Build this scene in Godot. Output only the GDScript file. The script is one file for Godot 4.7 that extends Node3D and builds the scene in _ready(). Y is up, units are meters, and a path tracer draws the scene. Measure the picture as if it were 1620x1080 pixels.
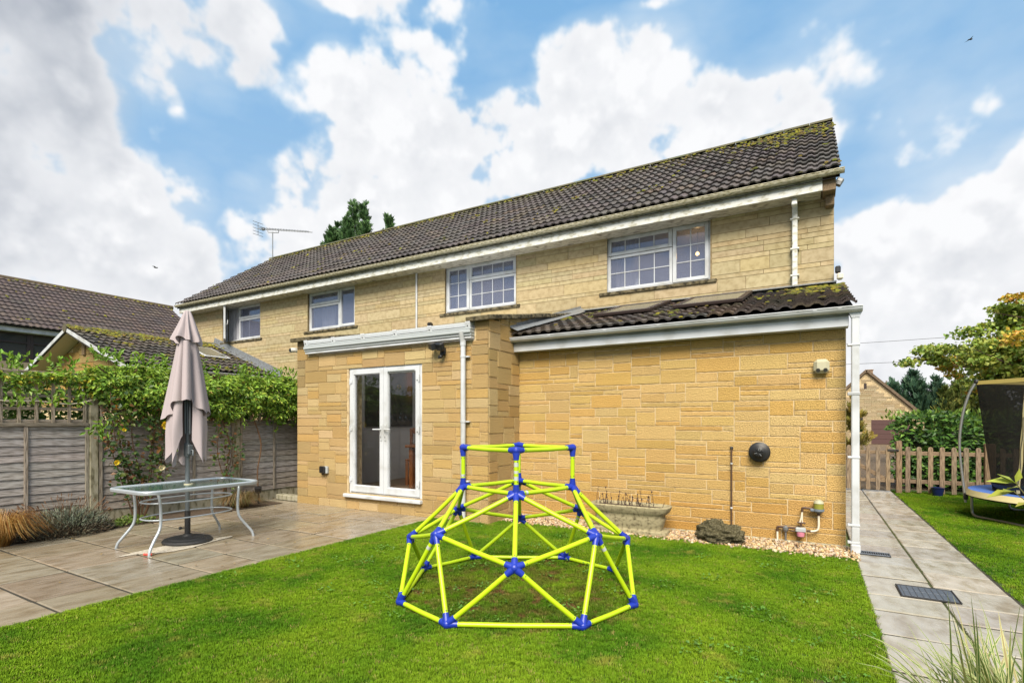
extends Node3D

var rng := RandomNumberGenerator.new()
var M := {}
var taken := {}
const UP := Vector3.UP

# ---------------------------------------------------------------- mesh helpers
class MB:
	var v := PackedVector3Array()
	var n := PackedVector3Array()
	var c := PackedColorArray()
	var uv := PackedVector2Array()
	var col := Color(1, 1, 1)
	var t := Transform3D.IDENTITY

	func vert(p: Vector3, nn: Vector3) -> void:
		v.append(t * p)
		n.append((t.basis * nn).normalized())
		c.append(col)

	func tri_n(a: Vector3, b: Vector3, d: Vector3, na: Vector3, nb: Vector3, nd: Vector3) -> void:
		vert(a, na)
		vert(d, nd)
		vert(b, nb)

	func tri(a: Vector3, b: Vector3, d: Vector3) -> void:
		var nn := (b - a).cross(d - a).normalized()
		tri_n(a, b, d, nn, nn, nn)

	func quad(a: Vector3, b: Vector3, d: Vector3, e: Vector3) -> void:
		var nn := (d - a).cross(e - b).normalized()
		tri_n(a, b, d, nn, nn, nn)
		tri_n(a, d, e, nn, nn, nn)

	func quad_out(a: Vector3, b: Vector3, d: Vector3, e: Vector3, ctr: Vector3) -> void:
		if (d - a).cross(e - b).dot((a + d) * 0.5 - ctr) > 0:
			quad(a, b, d, e)
		else:
			quad(e, d, b, a)

	# chamfered box between two corners
	func box(lo: Vector3, hi: Vector3, k := 0.0) -> void:
		if k <= 0.0:
			var p := []
			for i in 8:
				p.append(Vector3(hi.x if i & 1 else lo.x, hi.y if i & 2 else lo.y, hi.z if i & 4 else lo.z))
			quad(p[4], p[5], p[7], p[6])
			quad(p[1], p[0], p[2], p[3])
			quad(p[5], p[1], p[3], p[7])
			quad(p[0], p[4], p[6], p[2])
			quad(p[6], p[7], p[3], p[2])
			quad(p[0], p[1], p[5], p[4])
			return
		var m := (lo + hi) * 0.5
		var h := (hi - lo) * 0.5
		k = minf(k, 0.45 * minf(h.x, minf(h.y, h.z)) * 2.0)
		var ax := [Vector3(1, 0, 0), Vector3(0, 1, 0), Vector3(0, 0, 1)]
		for a in 3:
			for s in [-1.0, 1.0]:
				var o: Vector3 = ax[a]
				var e1: Vector3 = ax[(a + 1) % 3]
				var e2: Vector3 = ax[(a + 2) % 3]
				var ctr: Vector3 = m + o * h[a] * s
				var x1: Vector3 = e1 * (h[(a + 1) % 3] - k)
				var x2 := e2 * (h[(a + 2) % 3] - k)
				if s > 0:
					quad(ctr - x1 - x2, ctr + x1 - x2, ctr + x1 + x2, ctr - x1 + x2)
				else:
					quad(ctr - x1 + x2, ctr + x1 + x2, ctr + x1 - x2, ctr - x1 - x2)
		for a in 3:
			var b := (a + 1) % 3
			var d := (a + 2) % 3
			for sb in [-1.0, 1.0]:
				for sd in [-1.0, 1.0]:
					var l: Vector3 = ax[a] * (h[a] - k)
					var p: Vector3 = m + ax[b] * sb * h[b] + ax[d] * sd * (h[d] - k)
					var q: Vector3 = m + ax[b] * sb * (h[b] - k) + ax[d] * sd * h[d]
					quad_out(p - l, p + l, q + l, q - l, m)
		for sx in [-1.0, 1.0]:
			for sy in [-1.0, 1.0]:
				for sz in [-1.0, 1.0]:
					var a := m + Vector3(sx * h.x, sy * (h.y - k), sz * (h.z - k))
					var b := m + Vector3(sx * (h.x - k), sy * h.y, sz * (h.z - k))
					var d := m + Vector3(sx * (h.x - k), sy * (h.y - k), sz * h.z)
					if (b - a).cross(d - a).dot(a - m) > 0:
						tri(a, b, d)
					else:
						tri(a, d, b)

	# a tube along points; r is a number or an array of radii
	func tube(pts: Array, r, sides := 8, caps := true, closed := false) -> void:
		var rings := []
		var norms := []
		var up := Vector3(0.123, 1, 0.071).normalized()
		var np := pts.size()
		var prev := Vector3.ZERO
		for i in np:
			var d: Vector3
			if closed:
				d = pts[(i + 1) % np] - pts[(i + np - 1) % np]
			else:
				d = pts[mini(i + 1, np - 1)] - pts[maxi(i - 1, 0)]
			d = d.normalized()
			var x: Vector3
			if prev == Vector3.ZERO:
				x = d.cross(up if absf(d.dot(up)) < 0.95 else Vector3(1, 0, 0)).normalized()
			else:
				x = (prev - d * prev.dot(d)).normalized()
			prev = x
			var y := d.cross(x)
			var ring := []
			var nr := []
			var rad: float = r[i] if r is Array else r
			for k in sides:
				var a := TAU * k / sides
				var o := x * cos(a) + y * sin(a)
				ring.append(pts[i] + o * rad)
				nr.append(o)
			rings.append(ring)
			norms.append(nr)
		for i in (np if closed else np - 1):
			var j := (i + 1) % np
			for k in sides:
				var l := (k + 1) % sides
				tri_n(rings[i][k], rings[i][l], rings[j][l], norms[i][k], norms[i][l], norms[j][l])
				tri_n(rings[i][k], rings[j][l], rings[j][k], norms[i][k], norms[j][l], norms[j][k])
		if caps and not closed:
			for k in range(1, sides - 1):
				tri(rings[0][0], rings[0][k + 1], rings[0][k])
				tri(rings[np - 1][0], rings[np - 1][k], rings[np - 1][k + 1])

	# profile of Vector2(radius, height) turned round y
	func lathe(prof: Array, sides := 24, sx := 1.0, sz := 1.0) -> void:
		for i in prof.size() - 1:
			var p: Vector2 = prof[i]
			var q: Vector2 = prof[i + 1]
			for k in sides:
				var a := TAU * k / sides
				var b := TAU * (k + 1) / sides
				var ca := Vector3(cos(a) * sx, 0, sin(a) * sz)
				var cb := Vector3(cos(b) * sx, 0, sin(b) * sz)
				var tilt := Vector2(q.y - p.y, p.x - q.x).normalized()
				var na := (Vector3(cos(a), 0, sin(a)) * tilt.x + Vector3(0, tilt.y, 0))
				var nb := (Vector3(cos(b), 0, sin(b)) * tilt.x + Vector3(0, tilt.y, 0))
				var p1 := ca * p.x + Vector3(0, p.y, 0)
				var p2 := cb * p.x + Vector3(0, p.y, 0)
				var q1 := ca * q.x + Vector3(0, q.y, 0)
				var q2 := cb * q.x + Vector3(0, q.y, 0)
				tri_n(p1, q2, p2, na, nb, nb)
				tri_n(p1, q1, q2, na, na, nb)

	func ball(ctr: Vector3, r: float, sides := 12, sy := 1.0) -> void:
		var old := t
		t = t * Transform3D(Basis(), ctr)
		var prof := []
		for i in 9:
			var a := -PI / 2 + PI * i / 8
			prof.append(Vector2(maxf(cos(a), 0.0) * r, sin(a) * r * sy))
		lathe(prof, sides)
		t = old

	# extrude a polygon (xy, counter-clockwise) from z0 to z1
	func prism(poly: Array, z0: float, z1: float) -> void:
		var pp := PackedVector2Array(poly)
		var idx := Geometry2D.triangulate_polygon(pp)
		for i in range(0, idx.size(), 3):
			var a := pp[idx[i]]
			var b := pp[idx[i + 1]]
			var d := pp[idx[i + 2]]
			if (b - a).cross(d - a) < 0:
				var sw := b
				b = d
				d = sw
			tri(Vector3(a.x, a.y, z1), Vector3(b.x, b.y, z1), Vector3(d.x, d.y, z1))
			tri(Vector3(a.x, a.y, z0), Vector3(d.x, d.y, z0), Vector3(b.x, b.y, z0))
		for i in pp.size():
			var a := pp[i]
			var b := pp[(i + 1) % pp.size()]
			quad(Vector3(a.x, a.y, z0), Vector3(b.x, b.y, z0), Vector3(b.x, b.y, z1), Vector3(a.x, a.y, z1))

	func mesh() -> ArrayMesh:
		var arr := []
		arr.resize(Mesh.ARRAY_MAX)
		arr[Mesh.ARRAY_VERTEX] = v
		arr[Mesh.ARRAY_NORMAL] = n
		arr[Mesh.ARRAY_COLOR] = c
		if uv.size() == v.size() and uv.size() > 0:
			arr[Mesh.ARRAY_TEX_UV] = uv
		var m := ArrayMesh.new()
		m.add_surface_from_arrays(Mesh.PRIMITIVE_TRIANGLES, arr)
		return m

# a MultiMesh in the making
class Scatter:
	var buf := PackedFloat32Array()
	var count := 0
	func add(tr: Transform3D, col: Color) -> void:
		var b := tr.basis
		var o := tr.origin
		buf.append_array(PackedFloat32Array([b.x.x, b.y.x, b.z.x, o.x, b.x.y, b.y.y, b.z.y, o.y, b.x.z, b.y.z, b.z.z, o.z, col.r, col.g, col.b, 1.0]))
		count += 1

func numbered(called: String) -> String:
	if not taken.has(called):
		taken[called] = 0
		return called
	taken[called] += 1
	return "%s_%03d" % [called, taken[called]]

func tag(o: Node, label: String, category: String, group := "", kind := "") -> Node:
	if label:
		o.set_meta("label", label)
	if category:
		o.set_meta("category", category)
	if group:
		o.set_meta("group", group)
	if kind:
		o.set_meta("kind", kind)
	return o

func thing(called: String, label: String, category: String, at := Vector3.ZERO, turn := 0.0, group := "", kind := "") -> Node3D:
	var o := Node3D.new()
	o.name = numbered(called)
	add_child(o)
	o.position = at
	o.rotation.y = turn
	tag(o, label, category, group, kind)
	return o

func obj(called: String, mesh, material: Material, parent: Node = self, at := Transform3D.IDENTITY) -> MeshInstance3D:
	var o := MeshInstance3D.new()
	if parent == self:
		o.name = numbered(called)
	else:
		var cnt: int = parent.get_meta("num_" + called) if parent.has_meta("num_" + called) else 0
		parent.set_meta("num_" + called, cnt + 1)
		o.name = called if cnt == 0 else "%s_%03d" % [called, cnt]
	o.mesh = mesh.mesh() if mesh is MB else mesh
	o.material_override = material
	o.transform = at
	parent.add_child(o, true)
	return o

func multi(called: String, mesh, s: Scatter, material: Material, parent: Node = self) -> MultiMeshInstance3D:
	var mm := MultiMesh.new()
	mm.transform_format = MultiMesh.TRANSFORM_3D
	mm.use_colors = true
	mm.mesh = mesh.mesh() if mesh is MB else mesh
	mm.instance_count = s.count
	mm.buffer = s.buf
	var o := MultiMeshInstance3D.new()
	if parent == self:
		o.name = numbered(called)
	else:
		var cnt: int = parent.get_meta("num_" + called) if parent.has_meta("num_" + called) else 0
		parent.set_meta("num_" + called, cnt + 1)
		o.name = called if cnt == 0 else "%s_%03d" % [called, cnt]
	o.multimesh = mm
	o.material_override = material
	o.set_meta("kind", "stuff")
	parent.add_child(o, true)
	return o

func R(a: float, b: float) -> float:
	return rng.randf_range(a, b)

func pick(a: Array):
	return a[rng.randi() % a.size()]

func vary(c: Color, amt: float, hue := 0.0) -> Color:
	var k := 1.0 + R(-amt, amt)
	return Color(c.r * k * (1.0 + R(-hue, hue)), c.g * k * (1.0 + R(-hue, hue) * 0.5), c.b * k * (1.0 + R(-hue, hue)))

# ---------------------------------------------------------------- materials
func noise_tex(freq: float, oct: int, lo: Color, hi: Color, sz := 256, type := FastNoiseLite.TYPE_SIMPLEX_SMOOTH, seed_ := 1, mid = null, cell := false) -> NoiseTexture2D:
	var f := FastNoiseLite.new()
	f.noise_type = type
	f.frequency = freq
	f.fractal_octaves = oct
	f.fractal_type = FastNoiseLite.FRACTAL_FBM if oct > 1 else FastNoiseLite.FRACTAL_NONE
	f.seed = seed_
	var tx := NoiseTexture2D.new()
	tx.width = sz
	tx.height = sz
	tx.seamless = true
	tx.generate_mipmaps = false
	tx.noise = f
	var g := Gradient.new()
	g.offsets = PackedFloat32Array([0.0, 1.0]) if mid == null else PackedFloat32Array([0.0, 0.5, 1.0])
	g.colors = PackedColorArray([lo, hi]) if mid == null else PackedColorArray([lo, mid, hi])
	tx.color_ramp = g
	return tx

func lin(r: float, g: float, b: float) -> Color:
	return Color(r, g, b).linear_to_srgb()

func mat(called: String, c: Color, rough := 0.7, opt := {}) -> StandardMaterial3D:
	var m := StandardMaterial3D.new()
	m.resource_name = called
	m.albedo_color = c
	m.roughness = rough
	m.metallic = opt.get("metal", 0.0)
	m.metallic_specular = opt.get("spec", 0.5)
	if opt.has("vcol"):
		m.vertex_color_use_as_albedo = true
	if opt.has("tex"):
		m.albedo_texture = opt.tex
	if opt.has("rtex"):
		m.roughness_texture = opt.rtex
		m.roughness_texture_channel = BaseMaterial3D.TEXTURE_CHANNEL_RED
	if opt.has("bump"):
		m.heightmap_enabled = true
		m.heightmap_texture = opt.bump
		m.heightmap_scale = opt.get("bscale", 0.5)
	if opt.has("tri"):
		m.uv1_triplanar = true
		m.uv1_world_triplanar = opt.get("world", true)
		var s = opt.tri
		m.uv1_scale = s if s is Vector3 else Vector3(s, s, s)
	if opt.has("back"):
		m.backlight_enabled = true
		m.backlight = opt.back
	if opt.has("rim"):
		m.rim_enabled = true
		m.rim = opt.rim
	if opt.has("coat"):
		m.clearcoat_enabled = true
		m.clearcoat = opt.coat
		m.clearcoat_roughness = opt.get("coatr", 0.2)
	m.cull_mode = BaseMaterial3D.CULL_DISABLED
	M[called] = m
	return m

func make_materials() -> void:
	var white := Color(1, 1, 1)
	var mott := noise_tex(0.02, 5, Color(0.70, 0.66, 0.60), Color(1, 1, 1), 512, FastNoiseLite.TYPE_SIMPLEX_SMOOTH, 3, Color(0.93, 0.91, 0.88))
	var grain := noise_tex(0.09, 4, Color(0, 0, 0), Color(1, 1, 1), 512, FastNoiseLite.TYPE_SIMPLEX_SMOOTH, 7)
	var fine := noise_tex(0.16, 3, Color(0, 0, 0), Color(1, 1, 1), 512, FastNoiseLite.TYPE_SIMPLEX, 9)
	var dirt := noise_tex(0.012, 5, Color(0.45, 0.42, 0.38), Color(1, 1, 1), 512, FastNoiseLite.TYPE_SIMPLEX_SMOOTH, 13, Color(0.95, 0.94, 0.92))
	var wet := noise_tex(0.010, 4, Color(0.22, 0.22, 0.22), Color(1.0, 1.0, 1.0), 512, FastNoiseLite.TYPE_SIMPLEX_SMOOTH, 21)
	var speck := noise_tex(0.10, 4, Color(0.5, 0.48, 0.45), Color(1.0, 1.0, 1.0), 512, FastNoiseLite.TYPE_SIMPLEX, 17, Color(0.92, 0.92, 0.92))
	M["t_mott"] = mott
	M["t_grain"] = grain
	mat("stone", white, 0.88, {"vcol": 1, "tex": speck, "tri": 1.3, "bump": grain, "bscale": 0.8, "spec": 0.3})
	mat("stone_upper", white, 0.92, {"vcol": 1, "tex": noise_tex(0.02, 5, Color(0.84, 0.82, 0.78), white, 512, FastNoiseLite.TYPE_SIMPLEX_SMOOTH, 83, Color(0.95, 0.945, 0.93)), "tri": Vector3(0.8, 0.8, 0.8), "bump": grain, "bscale": 0.12, "spec": 0.25})
	mat("mortar", lin(0.60, 0.49, 0.31), 0.95, {"tex": mott, "tri": 1.0})
	mat("mortar_upper", lin(0.30, 0.24, 0.14), 0.95, {"tex": mott, "tri": 1.0})
	mat("cap", lin(0.20, 0.175, 0.12), 0.95, {"tex": noise_tex(0.03, 5, Color(0.12, 0.12, 0.10), white, 256, FastNoiseLite.TYPE_SIMPLEX, 5, Color(0.75, 0.72, 0.62)), "tri": 1.2, "bump": grain, "bscale": 1.0})
	mat("tile", white, 0.72, {"vcol": 1, "tex": speck, "tri": 0.9, "bump": fine, "bscale": 0.25, "spec": 0.4})
	mat("upvc", lin(0.55, 0.575, 0.615), 0.32, {"spec": 0.5, "tex": noise_tex(0.012, 5, Color(0.84, 0.83, 0.80), white, 256, FastNoiseLite.TYPE_SIMPLEX_SMOOTH, 71, Color(0.97, 0.97, 0.965)), "tri": Vector3(0.7, 0.7, 0.7)})
	mat("upvc_dirty", lin(0.64, 0.645, 0.635), 0.5, {"tex": noise_tex(0.02, 5, Color(0.72, 0.70, 0.60), white, 512, FastNoiseLite.TYPE_SIMPLEX, 31, Color(0.97, 0.97, 0.95)), "tri": Vector3(0.5, 1.0, 0.8)})
	mat("gutter_old", lin(0.62, 0.60, 0.52), 0.5, {"tex": noise_tex(0.03, 5, Color(0.36, 0.34, 0.18), white, 512, FastNoiseLite.TYPE_SIMPLEX, 33, Color(0.92, 0.90, 0.82)), "tri": Vector3(0.6, 3.0, 1.5)})
	mat("soffit", lin(0.62, 0.60, 0.54), 0.7, {"tex": dirt, "tri": Vector3(0.8, 2.0, 2.0)})
	mat("eaves_grey", lin(0.36, 0.39, 0.40), 0.45)
	mat("lead", lin(0.20, 0.225, 0.26), 0.5, {"tex": mott, "tri": 1.5, "bump": mott, "bscale": 0.6})
	var glass := mat("glass", Color(0.52, 0.55, 0.66, 0.10), 0.02, {"spec": 0.68, "metal": 0.30})
	glass.transparency = BaseMaterial3D.TRANSPARENCY_ALPHA
	var dglass := mat("door_glass", Color(0.10, 0.11, 0.12, 0.05), 0.02, {"spec": 0.66})
	dglass.transparency = BaseMaterial3D.TRANSPARENCY_ALPHA
	var tglass := mat("table_glass", Color(0.40, 0.56, 0.52, 0.24), 0.04, {"spec": 0.55})
	tglass.transparency = BaseMaterial3D.TRANSPARENCY_ALPHA
	var poly := mat("polycarb", Color(0.86, 0.88, 0.9, 0.5), 0.3, {"spec": 0.5})
	poly.transparency = BaseMaterial3D.TRANSPARENCY_ALPHA
	var net := mat("net", Color(0.018, 0.02, 0.02, 0.78), 0.8)
	net.transparency = BaseMaterial3D.TRANSPARENCY_ALPHA
	mat("dark_room", lin(0.10, 0.10, 0.11), 0.9)
	mat("room_wall", lin(0.40, 0.40, 0.41), 0.9)
	mat("room_white", lin(0.7, 0.7, 0.68), 0.6)
	mat("room_floor", lin(0.16, 0.10, 0.06), 0.4)
	mat("curtain", lin(0.55, 0.56, 0.62), 0.9, {"back": Color(0.3, 0.3, 0.3)})
	mat("pine_wood", lin(0.33, 0.13, 0.035), 0.45, {"tex": noise_tex(0.03, 4, Color(0.6, 0.5, 0.4), white, 256), "tri": Vector3(6, 0.7, 6)})
	mat("slab", white, 0.42, {"vcol": 1, "tex": noise_tex(0.012, 5, Color(0.80, 0.76, 0.70), Color(1.0, 1.0, 1.0), 512, FastNoiseLite.TYPE_SIMPLEX_SMOOTH, 41, Color(0.94, 0.93, 0.91)), "tri": Vector3(0.9, 1, 0.45), "bump": noise_tex(0.014, 6, Color(0, 0, 0), white, 512, FastNoiseLite.TYPE_SIMPLEX_SMOOTH, 43), "bscale": 0.6, "rtex": wet, "spec": 0.5})
	mat("joint_fill", lin(0.035, 0.032, 0.022), 0.95, {"tex": mott, "tri": 2.0})
	mat("lawn", lin(0.04, 0.09, 0.010), 0.95, {"tex": mott, "tri": 0.6})
	mat("earth", lin(0.10, 0.07, 0.045), 0.95, {"tex": mott, "tri": 1.2, "bump": grain, "bscale": 2.0})
	mat("field", lin(0.09, 0.12, 0.03), 0.95, {"tex": mott, "tri": 0.1})
	mat("blade", white, 0.62, {"vcol": 1, "back": Color(0.35, 0.35, 0.2), "spec": 0.12})
	mat("leaf", white, 0.45, {"vcol": 1, "back": Color(0.7, 0.7, 0.4), "spec": 0.4})
	mat("needle", white, 0.7, {"vcol": 1, "back": Color(0.2, 0.2, 0.1), "spec": 0.3})
	mat("petal", white, 0.6, {"vcol": 1, "back": Color(0.5, 0.5, 0.4)})
	mat("bark", lin(0.13, 0.095, 0.065), 0.95, {"tex": mott, "tri": Vector3(4, 1, 4), "bump": grain, "bscale": 1.5})
	mat("stem", lin(0.11, 0.10, 0.035), 0.8)
	mat("stem_brown", lin(0.13, 0.07, 0.035), 0.85)
	mat("pebble", white, 0.5, {"vcol": 1})
	mat("grit", lin(0.22, 0.155, 0.095), 0.95, {"tex": speck, "tri": 4.0, "bump": fine, "bscale": 2.0})
	var woodt := noise_tex(0.018, 5, Color(0.50, 0.47, 0.44), white, 512, FastNoiseLite.TYPE_SIMPLEX_SMOOTH, 51, Color(0.86, 0.84, 0.82))
	mat("fence_board", white, 0.85, {"vcol": 1, "tex": woodt, "tri": Vector3(1.0, 7.0, 0.6), "bump": woodt, "bscale": 0.5})
	mat("fence_batten", white, 0.85, {"vcol": 1, "tex": woodt, "tri": Vector3(6.0, 0.6, 6.0), "bump": woodt, "bscale": 0.4})
	mat("concrete", lin(0.37, 0.345, 0.27), 0.92, {"tex": noise_tex(0.02, 5, Color(0.5, 0.48, 0.38), white, 256, FastNoiseLite.TYPE_SIMPLEX, 61, Color(0.9, 0.9, 0.86)), "tri": Vector3(2, 0.8, 2), "bump": fine, "bscale": 0.3})
	mat("trough", lin(0.36, 0.32, 0.20), 0.95, {"tex": dirt, "tri": 2.5, "bump": grain, "bscale": 0.5})
	mat("rock", lin(0.31, 0.285, 0.20), 0.95, {"tex": noise_tex(0.05, 5, Color(0.2, 0.18, 0.12), white, 256, FastNoiseLite.TYPE_SIMPLEX, 63, Color(0.7, 0.68, 0.55)), "tri": 3.0, "bump": grain, "bscale": 3.0})
	mat("lime", lin(0.40, 0.56, 0.010), 0.30, {"spec": 0.45})
	mat("blue_plastic", lin(0.010, 0.030, 0.32), 0.38, {"spec": 0.5})
	mat("sticker", lin(0.42, 0.45, 0.42), 0.5)
	mat("screw", lin(0.03, 0.03, 0.03), 0.5)
	mat("table_metal", lin(0.40, 0.44, 0.48), 0.36, {"metal": 0.35})
	mat("pole_metal", lin(0.13, 0.15, 0.165), 0.42, {"metal": 0.3})
	mat("black_plastic", lin(0.012, 0.012, 0.013), 0.45)
	mat("base_black", lin(0.018, 0.018, 0.02), 0.5, {"bump": fine, "bscale": 0.3, "tri": 3.0})
	mat("fabric", lin(0.365, 0.315, 0.33), 0.9, {"rim": 0.15, "bump": fine, "bscale": 0.05, "tri": 6.0, "back": Color(0.25, 0.22, 0.22)})
	mat("brown_pipe", lin(0.075, 0.04, 0.025), 0.5)
	mat("copper_white", lin(0.66, 0.60, 0.48), 0.5)
	mat("pink", lin(0.55, 0.20, 0.28), 0.5)
	mat("grey_metal", lin(0.22, 0.23, 0.24), 0.4, {"metal": 0.5})
	mat("beige_plastic", lin(0.42, 0.40, 0.28), 0.5)
	mat("olive_label", lin(0.22, 0.22, 0.03), 0.5)
	mat("chalk", lin(0.50, 0.475, 0.42), 0.9, {"tex": mott, "tri": 3.0})
	mat("red", lin(0.55, 0.07, 0.05), 0.5)
	mat("tramp_steel", lin(0.32, 0.33, 0.33), 0.35, {"metal": 0.7})
	mat("tramp_blue", lin(0.055, 0.13, 0.42), 0.6)
	mat("cream_trim", lin(0.62, 0.55, 0.30), 0.65)
	mat("yellow_trim", lin(0.52, 0.42, 0.13), 0.65)
	mat("teal", lin(0.03, 0.16, 0.20), 0.7)
	mat("brown_door", lin(0.075, 0.035, 0.032), 0.55)
	mat("dark_frame", lin(0.03, 0.018, 0.016), 0.5)
	mat("blue_glaze", lin(0.012, 0.02, 0.09), 0.2)
	mat("grate", lin(0.10, 0.115, 0.14), 0.42, {"metal": 0.5})
	mat("drain_dark", lin(0.01, 0.01, 0.012), 0.7)
	mat("moss", white, 1.0, {"vcol": 1, "bump": fine, "bscale": 1.0, "tri": 6.0})
	mat("chimney_brick", lin(0.25, 0.16, 0.1), 0.9)
	mat("wire", lin(0.05, 0.05, 0.055), 0.6)
	mat("bird", lin(0.02, 0.02, 0.022), 0.8)
	var bulb := mat("bulb", Color(1, 0.85, 0.6), 0.5)
	bulb.emission_enabled = true
	bulb.emission = Color(1.0, 0.78, 0.45)
	bulb.emission_energy_multiplier = 6.0

func _ready() -> void:
	rng.seed = 20240
	# camera
	var cam := Camera3D.new()
	cam.name = "camera"
	add_child(cam)
	cam.projection = Camera3D.PROJECTION_FRUSTUM
	cam.near = 0.1
	cam.far = 500.0
	cam.keep_aspect = Camera3D.KEEP_HEIGHT
	cam.size = 0.1 * 1080.0 / 825.0
	cam.frustum_offset = Vector2(0.0, 0.1 * 128.0 / 825.0)
	cam.position = Vector3(0, 1.35, 0)
	cam.rotation_degrees = Vector3(0, 30, 0)
	# sky and exposure
	var env := Environment.new()
	var sky := Sky.new()
	var pano := PanoramaSkyMaterial.new()
	pano.panorama = make_sky()
	sky.sky_material = pano
	env.sky = sky
	env.background_mode = Environment.BG_SKY
	env.background_energy_multiplier = 0.52
	env.tonemap_mode = Environment.TONE_MAPPER_LINEAR
	env.tonemap_exposure = 1.95
	env.sdfgi_enabled = true
	env.ssao_enabled = true
	env.ssil_enabled = true
	var we := WorldEnvironment.new()
	we.name = "world_environment"
	we.environment = env
	add_child(we)
	# a soft sun behind thin cloud, high behind the photographer
	var sun := DirectionalLight3D.new()
	sun.name = "sun"
	sun.light_energy = 1.2
	sun.light_color = Color(1.0, 0.96, 0.89)
	sun.light_angular_distance = 32.0
	sun.shadow_enabled = true
	sun.rotation_degrees = Vector3(-47, 20, 0)
	add_child(sun)
	make_materials()
	build_ground()
	build_house()
	build_neighbours()
	build_fence()
	build_side_gate()
	build_far_side()
	build_furniture()
	build_climber()
	build_trampoline()
	build_wall_things()
	build_plants()
	build_lawn_grass()
	build_small_things()

# ---------------------------------------------------------------- sky
var sky_noise := FastNoiseLite.new()
var low_noise := FastNoiseLite.new()
var puff_noise := FastNoiseLite.new()
# clouds: azimuth, elevation, half width, half height (degrees), weight, greyness
var clouds := [[-72.3, 26.6, 4.92, 9, 1.3, 0.85], [-74.1, 19.5, 3.77, 6.5, 1.3, 0.85], [-70.5, 32, 4.1, 4, 1.3, 0.85], [-62.2, 32.8, 6.5, 3.1, 0.9, 0.42], [-64.6, 30, 3.3, 2.6, 0.7, 0.42], [-57, 34.8, 3.9, 1.7, 0.7, 0.135], [-48.7, 37.3, 3.1, 0.7, 0.7, 0.045], [-39, 38.2, 7.4, 2.5, 0.62, 0.068], [-37.6, 35.2, 3.7, 2.1, 0.5, 0.045], [-67.4, 18, 6.6, 4.2, 1.3, 0.158], [-72.3, 16.9, 4.2, 4.2, 1.2, 0.203], [-64.2, 14, 5.2, 4.9, 1.3, 0.158], [-70.7, 12.3, 5.2, 3.5, 1.3, 0.135], [-62.2, 20.2, 2.5, 2.6, 0.9, 0.045], [-57, 22.2, 1.7, 0.8, 0.7, 0.045], [-57.3, 17.8, 1.9, 1, 0.55, 0.045], [-48.1, 30.8, 4.4, 2.7, 1, 0.068], [-44.3, 27.8, 5.2, 3.2, 1.1, 0.09], [-49.4, 32.1, 2.5, 1.6, 0.8, 0.023], [-37.6, 26.1, 10.1, 5.5, 1.5, 0.113], [-44.3, 21.7, 9.7, 4.6, 1.5, 0.135], [-50.6, 22.1, 3.6, 2.2, 1, 0.09], [-51.8, 19.7, 3.6, 2.9, 0.9, 0.09], [-29.3, 26.9, 9, 5, 1.5, 0.113], [-20.4, 34.2, 5.7, 3, 1.3, 0.113], [-17, 35.2, 4.6, 2, 1.1, 0.045], [-14.4, 32.6, 3.9, 2.4, 1.1, 0.045], [-23.8, 31.5, 4.1, 3, 1.1, 0.068], [-17, 28.9, 9.2, 4.1, 1.6, 0.113], [-8.8, 28.4, 6, 3, 1.5, 0.068], [-3.6, 28.9, 3.9, 2.1, 1.3, 0.045], [-0.9, 25.9, 3.2, 2.2, 1.1, 0.045], [-15.1, 37.8, 2.9, 0.6, 0.7, 0.045], [12.3, 16.9, 4.2, 2.8, 1.3, 0.068], [14.5, 18.6, 2.1, 2.7, 1.2, 0.045], [6.5, 15.7, 4.9, 3.1, 1.3, 0.068], [9.9, 12, 8.2, 4.6, 1.5, 0.09], [5.6, 10.5, 5.5, 6.5, 1.5, 0.113], [13.8, 10.8, 4.4, 4.8, 1.4, 0.09], [0.7, 30.2, 6.2, 1.8, 0.28, 0.0], [-1.9, 29.9, 5.4, 2.8, 0.25, 0.0], [-61.7, 30.8, 2.5, 1.3, 0.5, 0.09], [-59.7, 28.6, 1.6, 1.2, 0.45, 0.045], [-62.7, 26.5, 0.7, 0.6, 0.4, 0.045], [8.7, 22.3, 3.8, 3.5, 0.62, 0.03], [13.0, 24.2, 2.2, 1.9, 0.5, 0.03], [9.9, 19.8, 2.9, 2.4, 0.6, 0.03], [9.1, 25.5, 1.7, 1.3, 0.5, 0.0], [-68.7, 14.2, 7.05, 5.6, 1.2, 0.16], [-72.3, 7.6, 7.7, 4.5, 1.2, 0.12], [-44.3, 18.7, 12.2, 5.4, 1.2, 0.1], [6.5, 6.0, 7.2, 6.1, 1.2, 0.06], [13.0, 7.5, 4.5, 6.0, 1.2, 0.08], [-43.0, 31.5, 4.6, 3.0, 0.9, 0.03], [-48.1, 32.7, 3.1, 1.9, 0.9, 0.03], [-71.9, 23.8, 3.77, 4.8, 1.3, 0.12], [-37.6, 36.1, 7.5, 3.1, 0.55, 0.05], [0.2, 29.9, 5.7, 2.3, 0.42, 0]]

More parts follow.
